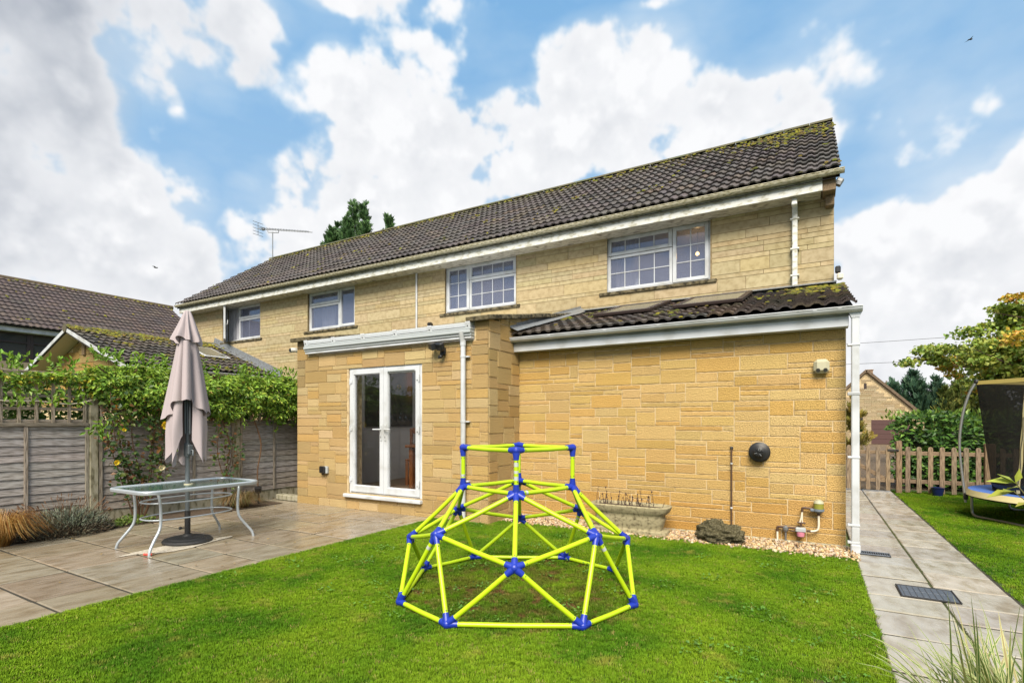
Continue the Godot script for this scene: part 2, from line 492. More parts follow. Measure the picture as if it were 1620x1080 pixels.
func sky_row(el: float, az0: float, step: float, count: int) -> PackedByteArray:
	var out := PackedByteArray()
	out.resize(count * 3)
	var e := deg_to_rad(el)
	var ce := cos(e)
	var se := sin(e)
	# the air itself
	var k := clampf(el / 42.0, 0.0, 1.0)
	var air := Color(0.84, 0.90, 0.965).lerp(Color(0.495, 0.70, 0.885), pow(k, 0.62))
	if el > 42.0:
		air = air.lerp(Color(0.37, 0.60, 0.82), clampf((el - 42.0) / 48.0, 0, 1))
	var near := []
	for b in clouds:
		if absf(el - b[1]) < b[3] * 1.7:
			near.append(b)
	for i in count:
		var az := az0 + step * i
		var a := deg_to_rad(az)
		var d := Vector3(sin(a) * ce, se, -cos(a) * ce)
		var n := sky_noise.get_noise_3dv(d * 17.0)
		var p1 := -puff_noise.get_noise_3dv(d * 9.0)
		var daz := wrapf(az + 30.0, -180.0, 180.0)
		var inside := (1.0 - smoothstep(40.0, 56.0, absf(daz))) * (1.0 - smoothstep(38.0, 52.0, el))
		var f := -0.55
		var grey := 0.1
		if inside < 1.0:
			var lo := low_noise.get_noise_3dv(d * 3.0)
			f = lerpf(0.10 + lo * 1.1, f, inside)
			grey = lerpf(0.25, 0.1, inside)
		var best := f
		var gs := 0.0
		var gw := 0.0
		for b in near:
			var da: float = wrapf(az - b[0], -180.0, 180.0)
			if absf(da) > b[2] * 1.7:
				continue
			var q: float = (da * da) / (b[2] * b[2]) + (el - b[1]) * (el - b[1]) / (b[3] * b[3])
			var s: float = minf(minf(b[4], 1.25) * maxf(1.0 - q * 0.50, -0.6), 1.0)
			if s > 0.0:
				gs += s * b[5]
				gw += s
			best = maxf(best, s - 0.52) + (0.12 * s if s > 0.0 and best > f else 0.0)
		if gw > 0.0:
			grey = gs / gw
		# billows: rounded heads in the thick cloud, torn wisps where it is thin
		var body := minf(best - 0.02, 0.60)
		var dens := body + n * 0.95 + (p1 - 0.52) * 1.25
		var soft := 0.20 + 0.25 * clampf(0.4 - body, 0.0, 1.0)
		var cov := smoothstep(-0.5 * soft, soft, dens)
		var veil := clampf(0.16 + 0.55 * sky_noise.get_noise_3dv(Vector3(d.x * 5.0, d.y * 11.0, d.z * 5.0)) + 0.35 * (best + 0.2), 0.0, 0.5)
		cov = 1.0 - (1.0 - cov) * (1.0 - veil)
		var thick := smoothstep(0.10, 1.0, dens)
		var up1 := sky_noise.get_noise_3dv(d * 17.0 + Vector3(0.0, 0.35, 0.0))
		var relief := clampf(0.5 + (n - up1) * 1.1 + (p1 - 0.5) * 1.6, 0.0, 1.0)
		var shade := clampf(grey * (0.35 + 0.60 * thick) + (0.62 - relief) * (0.10 + 0.34 * thick), 0.0, 1.0)
		var cl := Color(0.99, 0.99, 0.995).lerp(Color(0.62, 0.65, 0.70), shade)
		var c := air.lerp(cl, cov * 0.98)
		out[i * 3] = int(clampf(c.r, 0, 1) * 255.0)
		out[i * 3 + 1] = int(clampf(c.g, 0, 1) * 255.0)
		out[i * 3 + 2] = int(clampf(c.b, 0, 1) * 255.0)
	return out

func sky_image(w: int, h: int, x0: int, cols: int, y0: int, rows: int) -> Image:
	var rows_out := []
	rows_out.resize(rows)
	var job := func(r: int) -> void:
		var el := 90.0 - (y0 + r + 0.5) * 180.0 / h
		rows_out[r] = sky_row(maxf(el, -3.0), (x0 + 0.5) * 360.0 / w, 360.0 / w, cols)
	for r in rows:
		job.call(r)
	var bytes := PackedByteArray()
	for r in rows:
		bytes.append_array(rows_out[r])
	return Image.create_from_data(cols, rows, false, Image.FORMAT_RGB8, bytes)

func make_sky() -> ImageTexture:
	sky_noise.noise_type = FastNoiseLite.TYPE_SIMPLEX_SMOOTH
	sky_noise.seed = 11
	sky_noise.frequency = 0.42
	sky_noise.fractal_type = FastNoiseLite.FRACTAL_FBM
	sky_noise.fractal_octaves = 6
	sky_noise.fractal_gain = 0.55
	puff_noise.noise_type = FastNoiseLite.TYPE_CELLULAR
	puff_noise.seed = 23
	puff_noise.frequency = 1.25
	puff_noise.cellular_return_type = FastNoiseLite.RETURN_DISTANCE
	puff_noise.cellular_distance_function = FastNoiseLite.DISTANCE_EUCLIDEAN
	puff_noise.fractal_type = FastNoiseLite.FRACTAL_FBM
	puff_noise.fractal_octaves = 3
	puff_noise.fractal_gain = 0.5
	puff_noise.fractal_lacunarity = 2.3
	low_noise.noise_type = FastNoiseLite.TYPE_SIMPLEX_SMOOTH
	low_noise.seed = 4
	low_noise.frequency = 0.5
	low_noise.fractal_octaves = 3
	var w := 3072
	var h := 1536
	var im := sky_image(w / 4, h / 4, 0, w / 4, 0, h / 4)
	im.resize(w, h, Image.INTERPOLATE_CUBIC)
	# the part that the garden looks at, in full detail (azimuth -78 to 18, elevation 0 to 41)
	var y0 := int((90.0 - 41.0) / 180.0 * h)
	var rows := h / 2 - y0
	var left := int(78.0 / 360.0 * w)
	var a := sky_image(w, h, w - left, left, y0, rows)
	im.blit_rect(a, Rect2i(0, 0, left, rows), Vector2i(w - left, y0))
	var right := int(18.0 / 360.0 * w)
	var b := sky_image(w, h, 0, right, y0, rows)
	im.blit_rect(b, Rect2i(0, 0, right, rows), Vector2i(0, y0))
	return ImageTexture.create_from_image(im)

# ---------------------------------------------------------------- ground
func sheet(x0: float, x1: float, z0: float, z1: float, y: float) -> MB:
	var mb := MB.new()
	mb.quad(Vector3(x0, y, z1), Vector3(x1, y, z1), Vector3(x1, y, z0), Vector3(x0, y, z0))
	return mb

func structure(called: String, mesh, material: Material, label: String, category: String) -> MeshInstance3D:
	var o := obj(called, mesh, material)
	tag(o, label, category, "", "structure")
	return o

func slab_mesh(w: float, d: float, tone: Color) -> MB:
	var mb := MB.new()
	mb.col = tone
	var k := 0.008
	var a := Vector3(-w / 2, R(-0.003, 0.003), d / 2)
	var b := Vector3(w / 2, R(-0.003, 0.003), d / 2)
	var c := Vector3(w / 2, R(-0.003, 0.003), -d / 2)
	var e := Vector3(-w / 2, a.y - b.y + c.y, -d / 2)
	var q := [a, b, c, e]
	var inn := []
	for p in q:
		inn.append(Vector3(p.x - signf(p.x) * k, p.y, p.z - signf(p.z) * k))
	mb.quad(inn[0], inn[1], inn[2], inn[3])
	for i in 4:
		var j := (i + 1) % 4
		var dn := Vector3(0, -0.006, 0)
		mb.quad(q[i] + dn, q[j] + dn, inn[j], inn[i])
		mb.quad(q[i] + Vector3(0, -0.03, 0), q[j] + Vector3(0, -0.03, 0), q[j] + dn, q[i] + dn)
	return mb

func build_ground() -> void:
	var g := MB.new()
	var zs := [60.0, -14.0, -40.0, -160.0]
	var ys := [-0.03, -0.03, -0.32, -0.32]
	for i in 3:
		for x in range(-8, 8):
			g.quad(Vector3(x * 20.0, ys[i], zs[i]), Vector3(x * 20.0 + 20, ys[i], zs[i]), Vector3(x * 20.0 + 20, ys[i + 1], zs[i + 1]), Vector3(x * 20.0, ys[i + 1], zs[i + 1]))
	structure("ground", g, M.field, "rough open ground beneath and beyond the gardens", "ground")
	structure("lawn", sheet(-4.58, 0.365, -6.1, 8.0, 0.0), M.lawn, "main lawn under the climbing frame", "lawn")
	structure("side_lawn", sheet(1.345, 14.0, -13.0, -1.0, 0.0), M.lawn, "strip of lawn under the trampoline beside the path", "lawn")
	structure("driveway", (func() -> MB:
		var d := MB.new()
		d.quad(Vector3(-4, -0.01, -12.6), Vector3(2.2, -0.01, -12.6), Vector3(2.2, -0.01, -14.2), Vector3(-4, -0.01, -14.2))
		d.quad(Vector3(-4, -0.01, -14.2), Vector3(2.2, -0.01, -14.2), Vector3(16, -0.29, -40), Vector3(-8, -0.29, -40))
		d.quad(Vector3(-8, -0.29, -40), Vector3(16, -0.29, -40), Vector3(16, -0.3, -48), Vector3(-8, -0.3, -48))
		return d).call(), M.grit, "gravel drive seen through the garden gate", "driveway")
	# patio
	var pat := structure("patio", sheet(-8.35, -4.585, -9.0, 6.0, 0.002), M.joint_fill, "paved patio between the fence and the main lawn", "patio")
	var pal := [lin(0.285, 0.245, 0.185), lin(0.26, 0.225, 0.17), lin(0.305, 0.265, 0.205), lin(0.25, 0.21, 0.155), lin(0.275, 0.24, 0.19)]
	for i in pal.size():
		pal[i] = pal[i].srgb_to_linear()
	var z := -5.80
	var row := 0
	while z < 1.2:
		var d := 0.47 if row % 3 else 0.62
		var x := -4.585
		while x > -8.3:
			var w: float = pick([0.47, 0.47, 0.62, 0.62, 0.78])
			w = minf(w, x + 8.3)
			if w < 0.15:
				break
			obj("paving_slab", slab_mesh(w - 0.016, d - 0.019, vary(pick(pal), 0.10, 0.04)), M.slab, pat, Transform3D(Basis(), Vector3(x - w / 2, R(0.007, 0.011), z + d / 2)))
			x -= w
		z += d
		row += 1
	for i in 5:
		obj("paving_slab", slab_mesh(0.66, 0.6, vary(pick(pal), 0.10, 0.04)), M.slab, pat, Transform3D(Basis(), Vector3(-7.93, 0.008, -6.13 - i * 0.61)))
	# side path
	var path := structure("path", sheet(0.368, 1.342, -12.75, -3.1, 0.002), M.joint_fill, "straight grey paved path along the house to the gate", "path")
	var pp := [lin(0.37, 0.345, 0.30), lin(0.345, 0.32, 0.275), lin(0.395, 0.37, 0.325), lin(0.33, 0.31, 0.275)]
	for i in pp.size():
		pp[i] = pp[i].srgb_to_linear()
	for colm in 2:
		var zz := -12.7 + colm * 0.13
		while zz < -3.2:
			var d: float = pick([0.49, 0.49, 0.58, 0.40])
			obj("paving_slab", slab_mesh(0.466, d - 0.022, vary(pick(pp), 0.08, 0.03)), M.slab, path, Transform3D(Basis(), Vector3(0.605 if colm == 0 else 1.086, R(0.007, 0.011), zz + d / 2)))
			zz += d
	# gravel along the wall
	var gr := structure("gravel_bed", sheet(-3.69, 0.372, -6.62, -6.04, 0.006), M.grit, "gravel bed at the foot of the orange stone wall", "gravel")
	var peb := Scatter.new()
	var cols := [Color(0.45, 0.30, 0.14), Color(0.50, 0.38, 0.23), Color(0.33, 0.21, 0.10), Color(0.52, 0.43, 0.30), Color(0.22, 0.14, 0.08), Color(0.38, 0.30, 0.22)]
	for i in 5200:
		var edge := -6.10 + 0.07 * sin(i * 0.37) + R(-0.03, 0.06)
		var p := Vector3(R(-3.68, 0.40), R(0.008, 0.026), R(-6.6, edge))
		var s := R(0.008, 0.018)
		peb.add(Transform3D(Basis.from_euler(Vector3(R(0, 6), R(0, 6), R(0, 6))).scaled_local(Vector3(s * R(0.9, 1.5), s * R(0.45, 0.8), s)), p), vary(pick(cols), 0.25, 0.08))
	var pm := MB.new()
	pm.lathe([Vector2(0.0, -1), Vector2(0.75, -0.62), Vector2(1, 0.1), Vector2(0.6, 0.8), Vector2(0, 0.95)], 6)
	var pe := multi("gravel", pm, peb, M.pebble)
	tag(pe, "pale golden gravel stones along the wall foot", "gravel", "", "stuff")
	# earth under the near plant and along the fence
	structure("plant_bed", sheet(0.0, 3.2, -3.15, -1.2, 0.012), M.earth, "bare earth bed under the striped grass in the near corner", "soil")
	structure("fence_bed", sheet(-8.3, -7.62, -5.6, 4.0, 0.016), M.earth, "narrow strip of bare earth along the fence foot", "soil")

# ---------------------------------------------------------------- stone walls and tiled roofs
func ashlar(w: float, h: float, holes: Array, ux: float, uy: float, heights: Array, wmin: int, wmax: int) -> Array:
	var nx := int(round(w / ux))
	var ny := int(round(h / uy))
	ux = w / nx
	uy = h / ny
	var used := []
	for j in ny:
		var r := PackedByteArray()
		r.resize(nx)
		for i in nx:
			var c := Vector2((i + 0.5) * ux, (j + 0.5) * uy)
			for o in holes:
				if (o as Rect2).has_point(c):
					r[i] = 1
		used.append(r)
	var out := []
	for j in ny:
		var i := 0
		while i < nx:
			if used[j][i]:
				i += 1
				continue
			var hh: int = mini(pick(heights), ny - j)
			var want := rng.randi_range(wmin, wmax)
			if hh == 1:
				want = int(want * 1.35)
			var ww := 0
			while ww < want and i + ww < nx and not used[j][i + ww]:
				var fits := true
				for k in hh:
					if used[j + k][i + ww]:
						fits = false
				if not fits:
					if ww == 0:
						hh = 1
						continue
					break
				ww += 1
			# do not leave a sliver
			var rest := 0
			while i + ww + rest < nx and not used[j][i + ww + rest] and rest < 3:
				rest += 1
			if rest > 0 and rest < 2:
				var ok := true
				for k in hh:
					for q in rest:
						if used[j + k][i + ww + q]:
							ok = false
				if ok:
					ww += rest
			for k in hh:
				for q in ww:
					used[j + k][i + q] = 1
			out.append(Rect2(i * ux, j * uy, ww * ux, hh * uy))
			i += ww
	return out

func stone_into(mb: MB, r: Rect2, joint: float, proud := 0.005, k := 0.005) -> void:
	var x0 := r.position.x + joint / 2
	var x1 := r.end.x - joint / 2
	var y0 := r.position.y + joint / 2
	var y1 := r.end.y - joint / 2
	var z := [proud * R(0.4, 1.3), proud * R(0.4, 1.3), proud * R(0.4, 1.3), proud * R(0.4, 1.3)]
	var bk := -0.02
	var a := [Vector3(x0, y0, bk), Vector3(x1, y0, bk), Vector3(x1, y1, bk), Vector3(x0, y1, bk)]
	var f := [Vector3(x0 + k * R(0.2, 1), y0 + k * R(0.2, 1), z[0]), Vector3(x1 - k * R(0.2, 1), y0 + k * R(0.2, 1), z[1]), Vector3(x1 - k * R(0.2, 1), y1 - k * R(0.2, 1), z[2]), Vector3(x0 + k * R(0.2, 1), y1 - k * R(0.2, 1), z[3])]
	mb.quad(f[0], f[1], f[2], f[3])
	for i in 4:
		var j := (i + 1) % 4
		var e := Vector3(0, 0, -bk - 0.003)
		mb.quad(a[i] + e, a[j] + e, f[j], f[i])
		mb.quad(a[i], a[j], a[j] + e, a[i] + e)

# the stones of one wall: each a piece of its own, or all joined
func lay_stones(parent: Node, rects: Array, tr: Transform3D, pal: Array, material: Material, single: bool, joint := 0.009, proud := 0.005, weather = null) -> void:
	if single:
		for r in rects:
			var mb := MB.new()
			mb.col = vary(pick(pal), 0.08, 0.035)
			if weather != null:
				mb.col = (weather as Callable).call(mb.col, r)
			stone_into(mb, Rect2(Vector2.ZERO, r.size), joint, proud)
			obj("brick", mb, material, parent, tr * Transform3D(Basis(), Vector3(r.position.x, r.position.y, 0)))
	else:
		var mb := MB.new()
		mb.t = tr
		for r in rects:
			mb.col = vary(pick(pal), 0.08, 0.035)
			if weather != null:
				mb.col = (weather as Callable).call(mb.col, r)
			stone_into(mb, r, joint, proud, minf(0.005, proud * 1.3))
		var o := obj("bricks_beyond", mb, material, parent)
		o.set_meta("kind", "stuff")

func tile_into(mb: MB, w: float, l: float, rolls: int, seg: int) -> void:
	# x across, y up from the roof, z down the slope; the lower edge lies at z = 0
	var xs := []
	var hs := []
	var ss := []
	for i in rolls * seg + 1:
		var f := float(i % seg) / seg
		var s := 0.5 - 0.5 * cos(TAU * f)
		var s2 := smoothstep(0.12, 0.8, s)
		xs.append(w * i / (rolls * seg))
		hs.append(0.026 * s2)
		ss.append(cos(TAU * (f - 0.25)) * 0.55 * (1.0 if s > 0.1 and s < 0.85 else 0.3))
	var lift := 0.038
	var lip := 0.026
	for i in xs.size() - 1:
		var a := Vector3(xs[i], hs[i] + lift, 0)
		var b := Vector3(xs[i + 1], hs[i + 1] + lift, 0)
		var c := Vector3(xs[i + 1], hs[i + 1], -l)
		var d := Vector3(xs[i], hs[i], -l)
		var na := Vector3(-ss[i], 1, 0.08).normalized()
		var nb := Vector3(-ss[i + 1], 1, 0.08).normalized()
		mb.tri_n(a, b, c, na, nb, nb)
		mb.tri_n(a, c, d, na, nb, na)
		mb.quad(a - Vector3(0, lip, 0.004), b - Vector3(0, lip, 0.004), b, a)
	mb.quad(Vector3(w, hs[-1] + lift - lip, 0), Vector3(w, hs[-1] - lip, -l), Vector3(w, hs[-1], -l), Vector3(w, hs[-1] + lift, 0))

# tiles over a slope: origin at the left end of the eaves, u along the eaves, v up the slope
func lay_tiles(parent: Node, origin: Vector3, u: Vector3, v: Vector3, cols: int, rows: int, tw: float, gauge: float, single: Callable, tint: Callable, skip: Callable, seg := 6) -> void:
	var nrm := u.cross(v).normalized()
	var far := MB.new()
	var b := Basis(u, nrm, -v)
	var shared := []
	for i in 4:
		var m := MB.new()
		tile_into(m, tw, gauge * 1.12, 2, seg)
		shared.append(m)
	for j in rows:
		for i in cols:
			if skip.call(i, j):
				continue
			var p := origin + u * (i * tw) + v * (j * gauge) + nrm * R(-0.002, 0.003)
			var rot := Basis(nrm, R(-0.010, 0.010)) * Basis(u, R(-0.014, 0.010)) * b
			var col: Color = tint.call(i, j)
			if single.call(i, j):
				var m := MB.new()
				m.col = col
				tile_into(m, tw, gauge * 1.12, 2, seg)
				obj("tile", m, M.tile, parent, Transform3D(rot, p))
			else:
				far.t = Transform3D(rot, p)
				far.col = col
				tile_into(far, tw, gauge * 1.12, 2, seg)
	if far.v.size():
		var o := obj("tiles_beyond", far, M.tile, parent)
		o.set_meta("kind", "stuff")

func moss_mesh() -> MB:
	var m := MB.new()
	m.lathe([Vector2(1, 0.0), Vector2(0.85, 0.45), Vector2(0.45, 0.8), Vector2(0, 0.9)], 7)
	return m

# moss clumps over a slope where density(s, t) says so
func lay_moss(parent: Node, origin: Vector3, u: Vector3, v: Vector3, lu: float, lv: float, tries: int, density: Callable, size := 0.035, lift := 0.045) -> void:
	var nrm := u.cross(v).normalized()
	var s := Scatter.new()
	var nz := FastNoiseLite.new()
	nz.frequency = 1.6
	nz.seed = 77
	nz.fractal_octaves = 3
	var cols := [Color(0.17, 0.17, 0.012), Color(0.24, 0.22, 0.015), Color(0.10, 0.11, 0.015), Color(0.15, 0.11, 0.02), Color(0.08, 0.075, 0.02)]
	for i in tries:
		var a := R(0, 1)
		var b := R(0, 1)
		var p := origin + u * (a * lu) + v * (b * lv)
		var d: float = density.call(a, b)
		if nz.get_noise_3dv(p) + d * 1.4 < R(0.25, 1.0):
			continue
		var r := size * R(0.4, 1.3)
		s.add(Transform3D(Basis(u, nrm, -v) * Basis(UP, R(0, 6)).scaled_local(Vector3(r * R(0.8, 1.3), r * R(0.35, 0.7), r)), p + nrm * (lift + R(-0.012, 0.012))), vary(pick(cols), 0.25, 0.1))
	if s.count:
		multi("moss", moss_mesh(), s, M.moss, parent)

func gutter_mesh(x0: float, x1: float, r: float) -> MB:
	# half-round trough along x, its rim at y = 0, its back at z = 0
	var m := MB.new()
	var pts := []
	for i in 11:
		var a := PI + PI * i / 10
		pts.append(Vector2(r + cos(a) * -r, sin(a) * r))
	for i in 10:
		var p: Vector2 = pts[i]
		var q: Vector2 = pts[i + 1]
		m.quad(Vector3(x0, p.y, p.x), Vector3(x1, p.y, p.x), Vector3(x1, q.y, q.x), Vector3(x0, q.y, q.x))
	m.tube([Vector3(x0, 0.0, 2 * r), Vector3(x1, 0.0, 2 * r)], 0.007, 6)
	for x in [x0, x1]:
		for i in range(1, 10):
			m.tri(Vector3(x, pts[0].y, pts[0].x), Vector3(x, pts[i].y, pts[i].x), Vector3(x, pts[i + 1].y, pts[i + 1].x))
	return m

func ring_mesh(r: float, w: float) -> MB:
	var m := MB.new()
	for i in 10:
		var a := PI + PI * i / 10
		var b := PI + PI * (i + 1) / 10
		var p := Vector2(r - 0.006 - cos(a) * (r), sin(a) * r)
		var q := Vector2(r - 0.006 - cos(b) * (r), sin(b) * r)
		m.quad(Vector3(-w / 2, p.y, p.x), Vector3(w / 2, p.y, p.x), Vector3(w / 2, q.y, q.x), Vector3(-w / 2, q.y, q.x))
		for s in [-1.0, 1.0]:
			m.quad(Vector3(s * w / 2, p.y, p.x), Vector3(s * w / 2, q.y, q.x), Vector3(s * w / 2, q.y * 0.9, r + (q.x - r) * 0.9), Vector3(s * w / 2, p.y * 0.9, r + (p.x - r) * 0.9))
	return m

# ---------------------------------------------------------------- the house
const ZM := -9.0     # face of the upper wall
const ZX := -6.61    # face of the right-hand extension
const ZW := -5.79    # face of the garden room

func wavy_curtain(x0: float, x1: float, y0: float, y1: float, z: float) -> MB:
	var m := MB.new()
	var n := int((x1 - x0) / 0.015)
	for i in n:
		var a := x0 + (x1 - x0) * i / n
		var b := x0 + (x1 - x0) * (i + 1) / n
		var za := z + 0.025 * sin(a * 75.0) + 0.01 * sin(a * 31.0)
		var zb := z + 0.025 * sin(b * 75.0) + 0.01 * sin(b * 31.0)
		m.quad(Vector3(a, y0, za), Vector3(b, y0, zb), Vector3(b, y1, zb), Vector3(a, y1, za))
	return m

func frame_mesh(x0: float, x1: float, y0: float, y1: float, w: float, z0: float, z1: float, wb := -1.0) -> MB:
	if wb < 0:
		wb = w
	var m := MB.new()
	m.box(Vector3(x0, y0, z0), Vector3(x0 + w, y1, z1), 0.006)
	m.box(Vector3(x1 - w, y0, z0), Vector3(x1, y1, z1), 0.006)
	m.box(Vector3(x0 + w, y0, z0), Vector3(x1 - w, y0 + wb, z1 - 0.001), 0.006)
	m.box(Vector3(x0 + w, y1 - w, z0), Vector3(x1 - w, y1, z1 - 0.001), 0.006)
	return m

# sashes: [x0, x1, y0, y1 as shares, columns, rows, opens]
func make_window(house: Node3D, x0: float, x1: float, y0: float, y1: float, z: float, sashes: Array) -> Node3D:
	var w := Node3D.new()
	var cnt: int = house.get_meta("num_window") if house.has_meta("num_window") else 0
	house.set_meta("num_window", cnt + 1)
	w.name = "window" if cnt == 0 else "window_%03d" % cnt
	house.add_child(w, true)
	w.position = Vector3(x0, y0, z)
	var W := x1 - x0
	var H := y1 - y0
	obj("frame", frame_mesh(0, W, 0, H, 0.05, -0.06, 0.0), M.upvc, w)
	for s in sashes:
		var a: float = 0.03 + s[0] * (W - 0.06)
		var b: float = 0.03 + s[1] * (W - 0.06)
		var c: float = 0.03 + s[2] * (H - 0.06)
		var d: float = 0.03 + s[3] * (H - 0.06)
		var fw: float = 0.062 if s[6] else 0.05
		var zz: float = 0.014 if s[6] else 0.004
		obj("sash", frame_mesh(a + 0.004, b - 0.004, c + 0.004, d - 0.004, fw, -0.05, zz), M.upvc, w)
		var p := MB.new()
		p.box(Vector3(a + fw - 0.004, c + fw - 0.004, -0.022), Vector3(b - fw + 0.004, d - fw + 0.004, -0.018))
		obj("pane", p, M.glass, w)
		for i in range(1, s[4]):
			var bx: float = a + fw + (b - a - 2 * fw) * i / s[4]
			var m := MB.new()
			m.box(Vector3(bx - 0.008, c + fw, -0.017), Vector3(bx + 0.008, d - fw, -0.009), 0.002)
			obj("glazing_bar", m, M.upvc, w)
		for i in range(1, s[5]):
			var by: float = c + fw + (d - c - 2 * fw) * i / s[5]
			var m := MB.new()
			m.box(Vector3(a + fw, by - 0.008, -0.0165), Vector3(b - fw, by + 0.008, -0.0095), 0.002)
			obj("glazing_bar", m, M.upvc, w)
	# stone sill below
	var sm := MB.new()
	sm.box(Vector3(-0.10, -0.062, -0.10), Vector3(W + 0.10, -0.002, 0.105), 0.008)
	obj("sill", sm, M.cap, w)
	return w

func build_house() -> void:
	var h := thing("semi_detached_house", "long pair of honey stone houses with dark tiled roof, lean-to extension and glazed garden room", "house", Vector3.ZERO)
	var pal_up := [Color(0.42, 0.348, 0.212), Color(0.41, 0.34, 0.21), Color(0.43, 0.355, 0.215), Color(0.40, 0.333, 0.208), Color(0.425, 0.345, 0.20), Color(0.445, 0.37, 0.235)]
	var pal_ext := [Color(0.60, 0.408, 0.158), Color(0.595, 0.40, 0.15), Color(0.61, 0.425, 0.175), Color(0.58, 0.368, 0.122), Color(0.605, 0.415, 0.17), Color(0.62, 0.44, 0.195), Color(0.59, 0.38, 0.13)]
	var pal_wing := [Color(0.56, 0.40, 0.185), Color(0.54, 0.375, 0.165), Color(0.58, 0.425, 0.205), Color(0.51, 0.345, 0.145), Color(0.57, 0.375, 0.145), Color(0.60, 0.45, 0.235), Color(0.49, 0.345, 0.165)]
	# --- upper wall: cores round the windows
	var wins := [[-15.0, -13.25], [-11.315, -9.582], [-6.895, -5.109], [-3.257, -1.452]]
	var sill_y := 3.69
	var top := 4.72
	var core := MB.new()
	var xa := -16.73
	for w in wins + [[0.27, 0.27]]:
		core.box(Vector3(xa, 0, ZM - 0.28), Vector3(w[0], top, ZM - 0.006))
		if w[1] > w[0]:
			core.box(Vector3(w[0] + 0.0005, 0, ZM - 0.279), Vector3(w[1] - 0.0005, sill_y - 0.004, ZM - 0.0065))
		xa = w[1]
	var uw := obj("upper_wall", core, M.mortar_upper, h)
	var holes := []
	var oy := 1.8
	for w in wins:
		holes.append(Rect2(w[0] + 16.73, sill_y - 0.065 - oy, w[1] - w[0], 2.0))
	holes.append(Rect2(-7.5 + 16.73, -0.1, 3.8, 3.25 - oy))
	holes.append(Rect2(-3.75 + 16.73, -0.1, 5.0, 3.22 - oy))
	var rects := []
	var cy := 0.0
	while cy < top - oy - 0.03:
		var ch: float = minf(pick([0.068, 0.068, 0.075, 0.10, 0.10, 0.135, 0.14, 0.205]), top - oy - cy)
		var sub_holes := []
		for o in holes:
			sub_holes.append(Rect2(o.position - Vector2(0, cy), o.size))
		for q in ashlar(17.0, ch, sub_holes, 0.085, ch, [1], 4, 9):
			rects.append(Rect2(q.position + Vector2(0, cy), q.size))
		cy += ch
	lay_stones(uw, rects, Transform3D(Basis(), Vector3(-16.73, oy, ZM)), pal_up, M.stone_upper, false, 0.006, 0.002)
	# gables and rear wall
	var side := MB.new()
	side.t = Transform3D(Basis(Vector3(0, 0, -1), UP, Vector3(1, 0, 0)), Vector3(0, 0, 0))
	for x in [0.02, -16.73]:
		side = MB.new()
		side.t = Transform3D(Basis(Vector3(0, 0, -1), UP, Vector3(1, 0, 0)), Vector3(0, 0, 0))
		if not M.has("gable_stone"):
			mat("gable_stone", lin(0.33, 0.25, 0.12), 0.9, {"tex": M.t_mott, "tri": 1.0})
		side.prism([Vector2(9.28, 0), Vector2(14.6, 0), Vector2(14.6, 4.75), Vector2(11.8, 6.95), Vector2(9.28, 5.0)], x, x + 0.25)
		obj("gable_wall", side, M.gable_stone, h)
	var rear := MB.new()
	rear.box(Vector3(-16.48, 0, -14.6), Vector3(0.018, 4.75, -14.35))
	obj("rear_wall", rear, M.gable_stone, h)
	# rooms behind the upper windows
	var fl := MB.new()
	fl.box(Vector3(-16.4, 2.3, -14.3), Vector3(0.0, 2.55, ZM - 0.285))
	obj("upper_floor", fl, M.dark_room, h)
	var cl := MB.new()
	cl.box(Vector3(-16.45, 4.76, -14.3), Vector3(0.015, 4.86, ZM - 0.29))
	obj("ceiling", cl, M.room_white, h)
	var pw := MB.new()
	pw.box(Vector3(-16.4, 2.552, -12.3), Vector3(0.0, 4.758, -12.2))
	for x in [-8.3, -4.2, -12.4]:
		pw.box(Vector3(x, 2.552, -12.19), Vector3(x + 0.1, 4.758, ZM - 0.29))
	obj("inner_wall", pw, M.room_wall, h)
	# windows
	var zf := ZM - 0.075
	make_window(h, -3.257, -1.452, sill_y, 4.70, zf, [[0, 0.66, 0.66, 1, 4, 1, true], [0, 0.66, 0, 0.66, 4, 2, false], [0.66, 1, 0, 1, 2, 3, true]])
	make_window(h, -6.895, -5.109, sill_y, 4.70, zf, [[0, 0.34, 0, 1, 2, 3, true], [0.34, 1, 0.66, 1, 4, 1, true], [0.34, 1, 0, 0.66, 4, 2, false]])
	make_window(h, -11.315, -9.582, sill_y, 4.70, zf, [[0, 0.66, 0.66, 1, 1, 1, true], [0, 0.66, 0, 0.66, 1, 1, false], [0.66, 1, 0, 1, 1, 1, true]])
	var wo := make_window(h, -15.0, -13.25, sill_y, 4.70, zf, [[0.38, 1, 0.62, 1, 1, 1, true], [0.38, 1, 0, 0.62, 1, 1, false]])
	# its left casement stands open
	var op := MB.new()
	op.t = Transform3D(Basis(UP, -0.54), Vector3(0.04, 0, 0.02))
	op.box(Vector3(0, 0.03, 0), Vector3(0.06, 0.98, 0.05), 0.006)
	op.box(Vector3(0.56, 0.03, 0), Vector3(0.62, 0.98, 0.05), 0.006)
	op.box(Vector3(0.06, 0.03, 0.001), Vector3(0.56, 0.09, 0.049), 0.006)
	op.box(Vector3(0.06, 0.92, 0.001), Vector3(0.56, 0.98, 0.049), 0.006)
	op.box(Vector3(0.06, 0.09, 0.022), Vector3(0.56, 0.92, 0.028))
	op.tube([Vector3(0.59, 0.45, -0.01), Vector3(0.59, 0.45, -0.05), Vector3(0.59, 0.58, -0.055)], 0.012, 6)
	obj("open_sash", op, M.upvc, wo)
	var cu := [[-15.0, -14.3], [-11.25, -10.7], [-6.85, -6.55], [-3.2, -2.75]]
	for c in cu:
		obj("curtain", wavy_curtain(c[0], c[1], sill_y - 0.3, 4.72, ZM - (0.20 if c[0] < -14 else 0.42)), M.curtain, h)
	# fascia, soffit, gutter of the main roof
	var so := MB.new()
